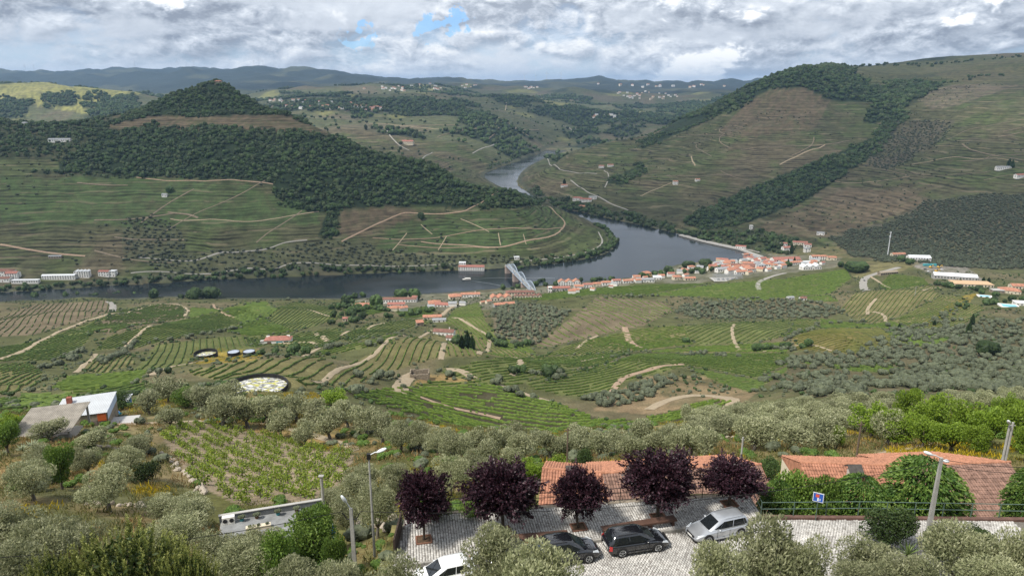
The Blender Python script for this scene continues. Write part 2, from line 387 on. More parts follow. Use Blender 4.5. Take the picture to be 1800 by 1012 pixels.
# relief: gullies far off, small swells near
amp = np.interp(GY, [0, 100, 300, 900, 1200, 2500, 5000, 12000], [0, .25, 3.0, 4.2, 10, 30, 75, 120])
wl = np.interp(GY, [0, 300, 1000, 1500, 3000, 9000], [25, 40, 90, 300, 420, 1100])
n1 = np.zeros_like(GZ)
for lo, hi, w_, sd in ((0, 400, 30., 3), (200, 1100, 115., 5), (900, 3200, 300., 9), (2400, 30000, 800., 13)):
    m = np.clip((GY-lo)/(.22*lo+1), 0, 1)*np.clip((hi-GY)/(.3*hi), 0, 1)
    if lo == 0: m = np.clip((hi-GY)/(.3*hi), 0, 1)
    n = fbm(GX/w_+91.3, GY/w_+17.7, sd, 5); rd = 1-np.abs(2*fbm(GX/w_*1.3+5, GY/w_*1.3, sd+50, 3)-1)
    n1 += m*((n-.5)*1.5+(.72-rd)*.9)
KNOLLS = [(705, 630, 470, 12, 60), (1065, 565, 730, 13, 85), (900, 655, 460, 9, 60), (1270, 590, 690, 9, 75), (1470, 602, 600, 11, 60), (1130, 650, 500, 7, 50), (480, 655, 360, 7, 45), (270, 590, 600, 8, 70), (430, 555, 760, 9, 70), (840, 560, 720, 9, 50), (1380, 505, 1000, 8, 90), (1560, 525, 840, 9, 60), (110, 560, 720, 9, 70), (640, 600, 540, 8, 50)]
for kx, ky, kD, kh, kr in KNOLLS:
    X_, Y_, Z_ = pt(kx, ky, kD); GZ = GZ+kh*np.exp(-((GX-X_)**2+(GY-Y_)**2)/(2*(kr*.62)**2))
RIVER_FIRST = True
near_r = (GY > 820) & (GY < 4600)
sd = np.full(GZ.shape, 1e4); sd[near_r] = segdist(GX[near_r], GY[near_r], RIVS)
ins = np.zeros(GZ.shape, bool); ins[near_r] = inpoly(GX[near_r], GY[near_r], RIVS)
sd = np.where(ins, -sd, sd); SD = sd
GZ = GZ+n1*amp*np.where(GY > 1000, np.clip(.15+sd/260, .15, 1), 1)
GZ = np.where(sd < 0, np.maximum(-6, sd*.25-.4), np.maximum(GZ, np.minimum(.4+sd*.16, 9)))
GZ = np.where((GY > 3500) & (GZ < 3), 3, GZ)
# the flat cobbled square and the ground round the houses
def lotpts(L, z=LOT): return np.array([tuple(plane_pt(a, b, z)[:2]) for a, b in L])
LOTPOLY = np.array([(-12., 27.), (-8.35, 41.0), (15.9, 44.9), (16.6, 41.6), (70, 41.6), (70, 31)])
LOTPOLY[0] = (-7.4, 31.0); LOTPOLY[1] = (-7.4, 41.0)
fl = (GY < 70) & (GY > 20)
d_l = np.full(GZ.shape, 99.); d_l[fl] = np.where(inpoly(GX[fl], GY[fl], LOTPOLY), 0, segdist(GX[fl], GY[fl], LOTPOLY))
k = np.clip(1-d_l/2.2, 0, 1); k = np.where(d_l < .6, 1, k)
GZ = GZ*(1-k)+(LOT-.14)*k
def flatten(X, Y, z, r, soft):
    global GZ
    d = np.hypot(GX-X, GY-Y); k = np.clip((r+soft-d)/soft, 0, 1); k = k*k*(3-2*k); GZ = GZ*(1-k)+z*k
def bil(A_, X, Y):
    X = np.asarray(X, float); Y = np.asarray(Y, float)
    u = (X/(Y+Y0)+UM)/(2*UM)*(NU-1); v = (np.log(np.maximum(Y+Y0, 11.01))-V0)/(V1-V0)*(NV-1)
    i = np.clip(np.floor(u).astype(int), 0, NU-2); j = np.clip(np.floor(v).astype(int), 0, NV-2)
    a = np.clip(u-i, 0, 1); b = np.clip(v-j, 0, 1)
    return (A_[j, i]*(1-a)+A_[j, i+1]*a)*(1-b)+(A_[j+1, i]*(1-a)+A_[j+1, i+1]*a)*b
def hgt(X, Y):
    r = bil(GZ, X, Y); return float(r) if np.ndim(r) == 0 else r
def proj(X, Y, Z):
    z = Z-H; f = Y*math.cos(PITCH)-z*math.sin(PITCH); u = Y*math.sin(PITCH)+z*math.cos(PITCH)
    f = np.maximum(f, 1e-3)
    return 900+FPX*X/f, 506-FPX*u/f
def hit(px, py, D0=12., D1=25000., lift=0.0):
    """first terrain point along the picture ray beyond D0"""
    d = px_dir(px, py); D = np.exp(np.linspace(math.log(D0), math.log(D1), 3000))
    X = d.x/d.y*D; Z = H+d.z/d.y*D; g = bil(GZ, X, D)+lift
    below = Z <= g
    if not below.any():
        i = len(D)-1 if (Z-g)[-1] > 0 else 0
        i = int(np.argmin((Z-g)/D)); return Vector((X[i], D[i], g[i]))
    i = int(np.argmax(below)); i0 = max(i-1, 0)
    a = Z[i0]-g[i0]; b = Z[i]-g[i]; t = a/(a-b) if a > b else 0; t = min(max(t, 0), 1)
    Dm = D[i0]+(D[i]-D[i0])*t; x = d.x/d.y*Dm
    return Vector((x, Dm, hgt(x, Dm)))
def slant(p): return (Vector(p)-Vector((0, 0, H))).length
def mpp(p):      # metres per photo pixel at a point
    return (Vector(p)-Vector((0, 0, H))).dot(px_dir(900, 506).normalized())/FPX
# ------------------------------------------------------------------ land use (stored per terrain vertex, in world space)
FLAT = [(450, 684, 150, 11, 9, .0), (362, 625, 300, 10, 8, 0), (425, 622, 300, 14, 8, 0)]
FLATS = [(hit(a, b, c), r, s) for a, b, c, r, s, z in FLAT]
for (X_, Y_, z_), r_, s_ in FLATS:
    flatten(X_, Y_, z_, r_, s_)
PXG, PYG = proj(GX, GY, GZ)
jx = (fbm(GX/12., GY/12., 31, 3)-.5); jy = (fbm(GX/12.+40, GY/12., 33, 3)-.5)
PXJ = PXG+jx*7; PYJ = PYG+jy*3
CG = np.zeros((NV, NU, 3)); TG = np.zeros((NV, NU))
def setc(m, c, t, w=None):
    w_ = m.astype(float) if w is None else w*m
    CG[:] = CG*(1-w_[..., None])+np.array(c)*w_[..., None]; TG[:] = TG*(1-w_)+t*w_
n_big = fbm(GX/260., GY/260., 61, 4); n_med = fbm(GX/60., GY/60., 63, 4); n_sm = fbm(GX/9., GY/9., 65, 4)
n_huge = fbm(GX/900., GY/900., 67, 4)
ALL = np.ones((NV, NU), bool)
setc(ALL, (.105, .105, .048), 0)
setc(ALL, (.20, .155, .085), 0, np.clip((n_sm-.47)*5, 0, 1)*.6)
setc(GY < 190, (.135, .135, .04), 0, np.clip((n_med-.5)*6+.5, 0, 1)*.7)
setc(GY < 190, (.26, .20, .10), 0, np.clip((n_sm-.52)*7, 0, 1)*.55)
setc(GY < 30, (.12, .13, .05), 0)
mid = (GY > 190) & (GY < 1160)
setc(mid, (.085, .09, .038), .15)
setc(mid, (.15, .12, .075), .1, np.clip((n_med-.54)*7, 0, 1)*.6)
far1 = (GY > 1000) & (SD > 0) & ((PYG < 500) | (GY > 1020)) & (GY < 3300) & ((GY > 1290) | (PXG < 1100))
setc(far1, (.082, .084, .042), 1.0)
setc(far1, (.110, .088, .058), 1.0, np.clip((n_big-.5)*6+.15, 0, 1)*.65)
setc(far1, (.068, .098, .032), 1.0, np.clip((n_med-.48)*6, 0, 1)*.6)
far2 = GY >= 2900
setc(far2 & ((PXG < 1000) | (GY > 3100)), (.088, .098, .05), .6)
setc(far2, (.12, .098, .068), .5, np.clip((n_big-.54)*8, 0, 1)*.7)
setc(far2, (.025, .036, .022), 0, np.clip((fbm(GX/420., GY/420., 71, 5)-.52)*14, 0, 1))
setc(far2, (.19, .19, .075), .4, np.clip((fbm(GX/350., GY/350., 73, 3)-.64)*18, 0, 1)*.8)
setc(GY > 7500, (.032, .042, .036), 0)
setc(GY > 7500, (.075, .08, .05), 0, np.clip((fbm(GX/500., GY/500., 75, 4)-.56)*9, 0, 1)*.8)
LAND = [   # class, polygon in the photo, nearest and farthest distance
 ('sunny', [(-300, 152), (0, 148), (100, 138), (250, 160), (220, 185), (150, 200), (60, 185), (-300, 200)], 3200, 5000),  # pale yellow-green fields, with the hill's sunlight put into their colour
 ('woodsf', [(70, 170), (130, 163), (135, 186), (80, 190)], 3000, 4600), ('woodsf', [(-200, 178), (60, 174), (45, 208), (-200, 208)], 3000, 4600), ('woodsf', [(140, 186), (240, 164), (245, 190), (180, 206)], 3000, 4600),
 ('forest', [(110, 302), (100, 287), (180, 237), (190, 226), (380, 224), (560, 235), (605, 246), (700, 270), (780, 288), (870, 306), (960, 340), (950, 358), (900, 366), (760, 365), (680, 362), (600, 366), (585, 420), (560, 418), (575, 372), (500, 362), (490, 345), (470, 322), (300, 310), (200, 302)], 1050, 2100),
 ('forest', [(180, 218), (290, 172), (340, 148), (380, 138), (425, 150), (470, 178), (560, 212), (545, 219), (510, 203), (250, 205), (190, 222)], 1500, 2500),
 ('woods', [(-300, 214), (100, 208), (200, 205), (185, 236), (110, 284), (0, 278), (-300, 270)], 1300, 2400),
 ('woods', [(40, 300), (160, 296), (320, 310), (200, 312), (60, 306)], 1200, 2000),
 ('brown', [(185, 222), (250, 204), (510, 202), (560, 216), (650, 252), (600, 244), (560, 233), (190, 229)], 1500, 2300),
 ('bright', [(590, 243), (650, 252), (760, 280), (730, 277), (640, 256), (600, 248)], 1500, 2300),
 ('dots', [(215, 386), (300, 386), (330, 425), (330, 452), (215, 458)], 1000, 1700),
 ('dots', [(230, 452), (500, 432), (590, 421), (655, 424), (660, 441), (850, 452), (1000, 452), (900, 466), (700, 474), (300, 482)], 1000, 1500),
 ('brown', [(595, 415), (600, 372), (690, 362), (750, 372), (700, 392), (640, 415)], 1000, 1700),
 ('green', [(655, 438), (700, 393), (840, 370), (962, 362), (1000, 385), (985, 415), (930, 432), (850, 440), (700, 445)], 1000, 1800),
 ('green', [(0, 310), (240, 312), (440, 322), (480, 345), (560, 368), (560, 395), (300, 400), (0, 390)], 1000, 1800),
 ('forest', [(1195, 206), (1300, 146), (1440, 108), (1500, 122), (1530, 150), (1640, 148), (1570, 205), (1532, 220), (1515, 212), (1542, 180), (1460, 178), (1415, 155), (1355, 156), (1300, 188), (1240, 207)], 1900, 3600),
 ('forest', [(1195, 392), (1290, 342), (1440, 282), (1540, 240), (1560, 207), (1600, 195), (1560, 250), (1525, 280), (1490, 300), (1425, 348), (1320, 390), (1240, 402)], 1300, 2600),
 ('woods', [(1545, 152), (1600, 138), (1650, 150), (1620, 175), (1590, 192), (1560, 180)], 1900, 3600), ('paleb', [(1600, 160), (1700, 148), (1790, 150), (1700, 180), (1640, 195)], 2000, 3600), ('brown', [(1640, 130), (1720, 120), (1800, 122), (1800, 140), (1700, 148)], 2300, 3900),
 ('rough', [(1520, 290), (1565, 215), (1680, 210), (1640, 260), (1560, 300)], 1300, 2600),
 ('forest', [(1065, 322), (1128, 286), (1136, 302), (1092, 326)], 1500, 2600),
 ('forest', [(1200, 205), (1252, 205), (1215, 225), (1130, 262), (1120, 258)], 1500, 3000),
 ('scrub', [(1455, 418), (1560, 388), (1640, 352), (1720, 344), (2100, 332), (2100, 500), (1750, 492), (1640, 462), (1500, 452)], 1050, 1900),
 ('woods', [(1180, 408), (1260, 405), (1345, 402), (1400, 425), (1390, 448), (1340, 440), (1250, 424)], 1200, 1900),
 ('woods', [(960, 352), (1010, 366), (1100, 385), (1180, 402), (1190, 394), (1100, 376), (1040, 362), (985, 348)], 1400, 2200),
 ('brown', [(1320, 404), (1400, 370), (1490, 330), (1600, 338), (1640, 350), (1550, 385), (1455, 418), (1400, 415)], 1200, 2100),
 ('brown', [(1300, 190), (1355, 157), (1415, 155), (1460, 178), (1430, 230), (1330, 240), (1260, 240)], 1800, 3300),
 ('plateau', [(1480, 122), (1540, 106), (1650, 108), (2000, 90), (2000, 130), (1700, 150), (1560, 148)], 2500, 4300),
 # mid ground
 ('scrub2', [(1330, 672), (1400, 618), (1500, 622), (1540, 590), (1640, 565), (2000, 560), (2000, 700), (1650, 690), (1440, 700)], 190, 760),
 ('grove', [(868, 590), (866, 545), (900, 530), (1000, 548), (985, 570), (945, 605), (900, 605)], 500, 980),
 ('scrub2', [(1180, 560), (1200, 535), (1330, 522), (1440, 530), (1490, 545), (1450, 560), (1300, 560)], 500, 980),
 ('earthy', [(1040, 720), (1080, 690), (1140, 660), (1260, 660), (1330, 690), (1300, 715), (1150, 730)], 200, 600),
 ('dry', [(0, 790), (120, 780), (180, 800), (160, 850), (60, 860), (0, 850)], 60, 130),
 ('dry', [(700, 690), (745, 660), (820, 655), (840, 670), (760, 690)], 250, 500),
 ('dry', [(430, 760), (560, 800), (700, 790), (640, 760), (520, 740)], 60, 180),
 ('plot', [(285, 765), (330, 740), (450, 760), (560, 790), (625, 800), (600, 850), (560, 880), (420, 888), (340, 850)], 60, 150),
 ('meadow', [(1560, 800), (1570, 755), (1640, 760), (1800, 770), (1800, 810)], 60, 160),
 ('yellow', [(500, 690), (560, 690), (570, 730), (530, 740), (500, 715)], 140, 260),
 ('yellow', [(325, 640), (345, 612), (470, 618), (450, 635)], 300, 640),
 ('yellow', [(220, 850), (290, 845), (300, 875), (240, 880)], 60, 110),
 ('yellow', [(1690, 520), (1720, 515), (1650, 575), (1620, 570)], 500, 1000),
 ('yard', [(1590, 452), (1700, 470), (1740, 500), (1700, 505), (1610, 470)], 700, 1300),
 ('townground', [(1100, 490), (1180, 470), (1250, 458), (1330, 445), (1480, 452), (1470, 470), (1340, 485), (1200, 500)], 900, 1350),
 ('townground', [(600, 545), (640, 520), (860, 512), (960, 503), (1120, 488), (1100, 505), (900, 520), (880, 545), (760, 545)], 780, 1100),
 ('ochre', [(1490, 468), (1560, 450), (1620, 460), (1580, 480), (1500, 490)], 900, 1250),
]
CLS = {'sunny': ((.27, .26, .085), .35, .8), 'forest': ((.022, .034, .016), 0, 1), 'paleb': ((.15, .125, .09), .8, .8), 'woodsf': ((.03, .04, .02), 0, .9), 'woods': ((.034, .045, .022), .1, .9), 'brown': ((.125, .096, .062), .8, .9),
       'bright': ((.12, .17, .04), .2, 1), 'dots': ((.085, .09, .05), .3, .9), 'green': ((.062, .098, .034), .7, .8), 'rough': ((.085, .072, .055), .4, .7),
       'scrub': ((.075, .07, .048), .3, .9), 'plateau': ((.095, .098, .045), .5, .7), 'scrub2': ((.10, .085, .05), 0, .8), 'grove': ((.15, .125, .085), 0, .9),
       'earthy': ((.24, .17, .10), 0, .7), 'dry': ((.25, .17, .07), 0, .8), 'plot': ((.26, .205, .145), 0, .95), 'meadow': ((.20, .20, .05), 0, .8),
       'yellow': ((.27, .20, .045), 0, .75), 'yard': ((.22, .20, .18), 0, .9), 'townground': ((.17, .16, .13), 0, .7), 'ochre': ((.17, .15, .07), 0, .8)}
for c, poly, a, b in LAND:
    m = inpoly(PXJ, PYJ, poly) & (GY > a) & (GY < b)
    col_, t, w = CLS[c]
    wn = np.clip((n_sm-.40)*8, 0, 1)*.55+.45 if w < 1 else np.ones_like(n_sm)
    setc(m, col_, t, w*(wn if w < .95 else 1))
CG *= (.82+.36*n_big)[..., None]*(.85+.3*n_sm)[..., None]
bank = (SD > 0) & (SD < 14)
setc(bank & (GY > 800), (.07, .075, .05), 0)
# ------------------------------------------------------------------ vineyards of the middle ground: polygon, guide line of the rows, spacing, colour kind
FIELDS = [
 ([(-60, 600), (0, 558), (60, 535), (190, 528), (200, 545), (60, 588), (0, 592)], [(112, 533), (78, 556), (60, 584)], 5.5, 'b', 'bare earth'),
 ([(140, 577), (270, 534), (325, 537), (325, 560), (240, 573), (190, 586), (145, 582)], [(150, 580), (230, 565), (320, 545)], 3.2, 'b', 'brown'),
 ([(-60, 640), (0, 612), (60, 600), (130, 580), (168, 582), (150, 602), (130, 626), (90, 633), (20, 634)], [(10, 628), (150, 588)], 2.6, 'g', 'green'),
 ([(168, 615), (190, 592), (260, 573), (270, 576), (215, 612)], [(170, 612), (265, 576)], 2.6, 'g', 'green'),
 ([(215, 614), (268, 574), (395, 546), (425, 565), (400, 580), (330, 590), (232, 613)], [(230, 612), (320, 580), (420, 564)], 2.6, 'g', 'green'),
 ([(385, 547), (420, 533), (470, 529), (490, 545), (470, 560), (430, 570)], [(390, 548), (440, 540), (485, 545)], 2.6, 'g', 'green'),
 ([(470, 545), (520, 531), (585, 540), (600, 560), (520, 582), (440, 572)], [(470, 570), (530, 540)], 2.8, 'g', 'green'),
 ([(230, 657), (275, 606), (380, 593), (430, 591), (465, 602), (440, 614), (350, 622), (330, 642), (280, 648)], [(258, 652), (292, 604)], 3.2, 'g', 'green'),
 ([(95, 677), (120, 662), (260, 651), (250, 668), (230, 677), (130, 692), (90, 682)], [(110, 670), (252, 656)], 3.0, 'g', 'green'),
 ([(-80, 695), (0, 640), (50, 637), (75, 655), (60, 680), (20, 692)], [(-40, 690), (20, 662), (74, 647)], 3.6, 'o', 'olive green'),
 ([(10, 718), (40, 692), (130, 692), (150, 705), (100, 718)], [(30, 705), (130, 697)], 3.0, 'g', 'green'),
 ([(140, 650), (165, 624), (225, 622), (238, 640), (180, 656)], [(150, 652), (185, 622)], 3.2, 'o', 'olive green'),
 ([(330, 652), (440, 633), (560, 626), (590, 640), (602, 668), (540, 684), (400, 672), (340, 660)], [(372, 668), (430, 648), (468, 626)], 6.0, 'o', 'olive green'),
 ([(560, 670), (700, 596), (765, 586), (792, 602), (775, 627), (720, 642), (650, 667), (600, 686)], [(630, 676), (672, 640), (700, 596)], 4.6, 'o', 'olive green'),
 ([(780, 568), (800, 542), (842, 531), (852, 560), (870, 586), (930, 607), (945, 625), (880, 612), (800, 574)], [(792, 552), (850, 585), (935, 618)], 3.0, 'g', 'green'),
 ([(785, 602), (800, 578), (862, 600), (842, 627), (780, 627)], [(790, 585), (838, 628)], 4.2, 'o', 'olive green'),
 ([(850, 622), (868, 602), (905, 612), (950, 627), (880, 628)], [(860, 604), (905, 628)], 4.2, 'o', 'olive green'),
 ([(942, 607), (1000, 562), (1050, 521), (1170, 532), (1185, 546), (1130, 572), (1040, 592), (950, 612)], [(1000, 540), (1060, 562), (1120, 592)], 8.5, 'b', 'bare earth'),
 ([(950, 626), (1000, 606), (1130, 576), (1200, 573), (1220, 605), (1080, 621)], [(960, 624), (1020, 600), (1120, 586)], 4.2, 'o', 'olive green'),
 ([(1200, 573), (1260, 568), (1400, 562), (1380, 590), (1330, 602), (1220, 607)], [(1215, 604), (1300, 570)], 4.0, 'g', 'green'),
 ([(770, 652), (870, 629), (1000, 627), (1110, 616), (1060, 642), (950, 652), (920, 672), (850, 669), (800, 663)], [(780, 655), (900, 637), (1090, 622)], 3.0, 'g', 'green'),
 ([(600, 690), (700, 681), (880, 676), (960, 702), (1060, 738), (1120, 738), (1250, 703), (1292, 706), (1240, 727), (1100, 762), (990, 782), (850, 772), (700, 722)], [(590, 688), (700, 704), (800, 730), (900, 752), (990, 758), (1110, 748), (1290, 704)], 2.7, 'G', 'bright green'),
 ([(925, 682), (1000, 661), (1120, 622), (1385, 621), (1392, 637), (1330, 664), (1210, 642), (1100, 670), (1062, 702), (985, 694)], [(930, 686), (1040, 672), (1150, 640), (1330, 628)], 3.0, 'g', 'green'),
 ([(1210, 646), (1330, 668), (1392, 640), (1380, 655), (1320, 690), (1260, 672)], [(1240, 660), (1340, 662)], 3.4, 'g', 'green'),
 ([(1390, 592), (1440, 578), (1545, 576), (1600, 602), (1500, 622), (1400, 614)], [(1400, 607), (1470, 585), (1550, 590)], 5.0, 'y', 'yellowish'),
 ([(1130, 520), (1250, 500), (1380, 490), (1490, 472), (1497, 490), (1460, 516), (1330, 527), (1240, 522)], [(1240, 500), (1480, 498)], 2.8, 'g', 'green'),
 ([(900, 525), (1000, 511), (1120, 501), (1250, 498), (1130, 520), (1050, 517), (960, 528)], [(960, 522), (1200, 503)], 2.8, 'g', 'green'),
 ([(1475, 545), (1500, 516), (1640, 501), (1650, 520), (1565, 562), (1530, 570)], [(1528, 566), (1560, 535), (1600, 505)], 4.6, 'o', 'olive green'),
 ([(1545, 502), (1565, 480), (1622, 488), (1635, 500), (1560, 510)], [(1550, 503), (1625, 490)], 2.8, 'g', 'green'),
 ([(1610, 582), (1700, 531), (1732, 541), (1685, 577)], [(1620, 578), (1715, 535)], 4.0, 'o', 'olive green'),
 ([(600, 590), (640, 573), (730, 560), (760, 566), (700, 582), (620, 602)], [(605, 592), (740, 566)], 2.8, 'g', 'green'),
 ([(690, 545), (740, 540), (770, 535), (760, 555), (710, 560)], [(700, 552), (765, 545)], 2.8, 'g', 'green'),
 ([(1390, 625), (1420, 640), (1560, 640), (1600, 660), (1480, 650)], [(1400, 636), (1560, 648)], 3.2, 'g', 'green'),
 ([(1560, 585), (1620, 585), (1680, 590), (1640, 612), (1570, 605)], [(1570, 595), (1660, 598)], 3.2, 'o', 'olive green'),
 ([(440, 616), (470, 606), (560, 612), (600, 596), (600, 576), (520, 586), (430, 593)], [(450, 612), (590, 582)], 3.2, 'g', 'green'),
 ([(565, 626), (690, 602), (700, 586), (620, 605), (560, 617)], [(566, 624), (695, 592)], 3.4, 'g', 'green'),
 ([(1222, 609), (1330, 604), (1390, 600), (1385, 619), (1130, 619)], [(1160, 617), (1385, 606)], 3.4, 'o', 'olive green'),
 ([(930, 680), (1000, 659), (1080, 641), (1115, 623), (1060, 645), (950, 655), (925, 672)], [(930, 676), (1100, 630)], 3.2, 'g', 'green'),
 ([(1440, 560), (1530, 571), (1565, 563), (1615, 583), (1545, 576), (1440, 577)], [(1445, 568), (1610, 580)], 3.6, 'g', 'green'),
 ([(1650, 522), (1690, 520), (1700, 530), (1610, 580), (1570, 564)], [(1580, 566), (1690, 523)], 4.0, 'o', 'olive green'),
 ([(-80, 745), (20, 720), (120, 718), (160, 702), (250, 692), (300, 680), (255, 672), (130, 696), (0, 700)], [(-40, 735), (120, 706), (290, 676)], 3.2, 'g', 'green'),
 ([(395, 582), (430, 566), (470, 562), (520, 583), (440, 592)], [(400, 584), (510, 574)], 3.2, 'g', 'green'),
 ([(60, 600), (130, 578), (200, 548), (262, 536), (190, 560), (140, 577)], [(70, 598), (255, 540)], 3.2, 'g', 'green'),
 ([(330, 560), (385, 548), (395, 545), (335, 540)], [(330, 556), (392, 546)], 3.2, 'g', 'green'),
 ([(600, 545), (640, 530), (690, 545), (640, 556)], [(605, 548), (685, 540)], 3.2, 'g', 'green'),
 ([(1240, 524), (1330, 529), (1460, 518), (1475, 530), (1440, 530), (1330, 522)], [(1250, 526), (1465, 522)], 3.2, 'g', 'green'),
 ([(1400, 560), (1440, 562), (1440, 577), (1390, 590), (1330, 602), (1380, 590)], [(1345, 598), (1438, 568)], 3.6, 'o', 'olive green'),
 ([(700, 680), (750, 672), (850, 670), (920, 674), (880, 678)], [(705, 679), (900, 675)], 3.0, 'g', 'green'),
]
FCOL = {'b': (.15, .118, .078), 'g': (.105, .118, .040), 'o': (.145, .132, .058), 'G': (.050, .046, .026), 'y': (.15, .125, .045)}  # soil of the big bright vineyard darkened for the shade between its rows
for poly, guide, sp, kind, _ in FIELDS:
    m = inpoly(PXG+jx*3, PYG+jy*1.5, poly) & (GY > 190) & (GY < 1020)
    setc(m, FCOL[kind], 0.0, .9)
    CG[m] *= (.85+.3*n_sm[m])[:, None]

def terrain_material():
    m = bpy.data.materials.new('ground'); m.use_nodes = True; nt = m.node_tree; b = nt.nodes['Principled BSDF']
    pos = nd(nt, 'ShaderNodeNewGeometry').outputs['Position']
    base = nd(nt, 'ShaderNodeAttribute', attribute_name='land').outputs['Color']
    terr = nd(nt, 'ShaderNodeAttribute', attribute_name='terrace').outputs['Fac']
    n1 = noise(nt, pos, .055, 6, .62); n2 = noise(nt, pos, .9, 4, .65); n3 = noise(nt, pos, .012, 4, .6)
    f = mth(nt, 'MULTIPLY', lin(nt, n1, .3, .7, .66, 1.32), lin(nt, n2, .3, .7, .70, 1.30))
    z = nd(nt, 'ShaderNodeSeparateXYZ', {0: pos}).outputs[2]
    flat = vmt(nt, 'MULTIPLY', pos, (1, 1, 3))
    zw = mth(nt, 'ADD', z, mth(nt, 'MULTIPLY', mth(nt, 'SUBTRACT', noise(nt, flat, .011, 4, .55), .5), 11.0))
    brk = lin(nt, noise(nt, pos, .035, 4, .65), .36, .60, .15, 1.0)
    def stripe(per, lo, hi):
        s = mth(nt, 'SINE', mth(nt, 'MULTIPLY', zw, 2*math.pi/per)); return sstep(nt, s, lo, hi)
    s1 = stripe(4.2, -.5, .7); s2 = stripe(13.0, .80, .98); s3 = stripe(9.1, .70, .97)
    patch = sstep(nt, n3, .38, .62)
    k1 = mth(nt, 'SUBTRACT', 1.0, mth(nt, 'MULTIPLY', mth(nt, 'MULTIPLY', s1, mth(nt, 'MULTIPLY', terr, brk)), mth(nt, 'ADD', .36, mth(nt, 'MULTIPLY', patch, .30))))
    k3 = mth(nt, 'SUBTRACT', 1.0, mth(nt, 'MULTIPLY', mth(nt, 'MULTIPLY', s3, terr), mth(nt, 'ADD', .18, mth(nt, 'MULTIPLY', patch, .40))))
    c = vmt(nt, 'SCALE', (0, 0, 0)); nt.links.new(base, c.node.inputs[0]); nt.links.new(mth(nt, 'MULTIPLY', f, mth(nt, 'MULTIPLY', k1, k3)), c.node.inputs[3])
    br = mth(nt, 'MULTIPLY', mth(nt, 'MULTIPLY', s2, terr), sstep(nt, noise(nt, pos, .02, 3, .6), .46, .60))
    c2 = mixc(nt, mth(nt, 'MULTIPLY', br, .55), c, (.20, .165, .11))
    nt.links.new(c2, b.inputs['Base Color']); b.inputs['Roughness'].default_value = .95; b.inputs['Specular IOR Level'].default_value = .1
    bn = nd(nt, 'ShaderNodeBump', {'Height': n2, 'Strength': .5, 'Distance': .25}); nt.links.new(bn.outputs[0], b.inputs['Normal'])
    return m
def build_terrain():
    me = bpy.data.meshes.new('ground'); N = NU*NV
    co = np.stack([GX, GY, GZ], -1).reshape(-1, 3).astype(np.float32)
    idx = np.arange(N).reshape(NV, NU)
    q = np.stack([idx[:-1, :-1], idx[:-1, 1:], idx[1:, 1:], idx[1:, :-1]], -1).reshape(-1, 4).astype(np.int32)
    me.vertices.add(N); me.vertices.foreach_set('co', co.ravel())
    nq = len(q); me.loops.add(nq*4); me.loops.foreach_set('vertex_index', q.ravel())
    me.polygons.add(nq); me.polygons.foreach_set('loop_start', np.arange(0, nq*4, 4, dtype=np.int32))
    me.polygons.foreach_set('use_smooth', np.ones(nq, bool))
    me.update(calc_edges=True)
    a = me.attributes.new('land', 'FLOAT_COLOR', 'POINT')
    a.data.foreach_set('color', np.concatenate([CG, np.ones((NV, NU, 1))], -1).astype(np.float32).ravel())
    t = me.attributes.new('terrace', 'FLOAT', 'POINT'); t.data.foreach_set('value', TG.astype(np.float32).ravel())
    me.materials.append(terrain_material())
    return tag(link('ground', me), 'hilly valley ground with terraced slopes and valley floor', None, None, 'structure')
build_terrain()

def river():
    m = bpy.data.materials.new('river_water'); m.use_nodes = True; nt = m.node_tree; b = nt.nodes['Principled BSDF']
    b.inputs['Base Color'].default_value = (.014, .019, .021, 1); b.inputs['Roughness'].default_value = .07; b.inputs['IOR'].default_value = 1.33
    pos = nd(nt, 'ShaderNodeNewGeometry').outputs['Position']
    n = noise(nt, vmt(nt, 'MULTIPLY', pos, (1, .45, 1)), .35, 5, .6)
    n2 = noise(nt, vmt(nt, 'MULTIPLY', pos, (.7, 1, 1)), .012, 3, .6)
    nt.links.new(lin(nt, n2, .35, .65, .05, .22), b.inputs['Roughness'])
    bn = nd(nt, 'ShaderNodeBump', {'Height': n, 'Strength': .25, 'Distance': .35}); nt.links.new(bn.outputs[0], b.inputs['Normal'])
    me = bpy.data.meshes.new('river'); big = [(-2600, 800), (2600, 800), (2600, 4800), (-2600, 4800)]
    me.from_pydata([(x, y, 0) for x, y in big], [], [(0, 1, 2, 3)]); me.materials.append(m)
    tag(link('river', me), 'dark calm river winding between the vineyard hills', None, None, 'structure')
river()
def haze():
    m = bpy.data.materials.new('haze'); m.use_nodes = True; nt = m.node_tree; nt.nodes.clear()
    v = nd(nt, 'ShaderNodeVolumePrincipled', {'Color': (.42, .66, 1, 1), 'Density': 4.2e-5, 'Anisotropy': .1})
    o = nd(nt, 'ShaderNodeOutputMaterial'); nt.links.new(v.outputs[0], o.inputs['Volume'])
    mb = MB().box((0, 14500, (float(GZ.max())+60-8)/2-0), (70000, 31000, float(GZ.max())+60+8))
    tag(mb.build('haze', m), 'thin blue air haze over the whole valley', None, None, 'stuff')
HAZE = True
if HAZE: haze()

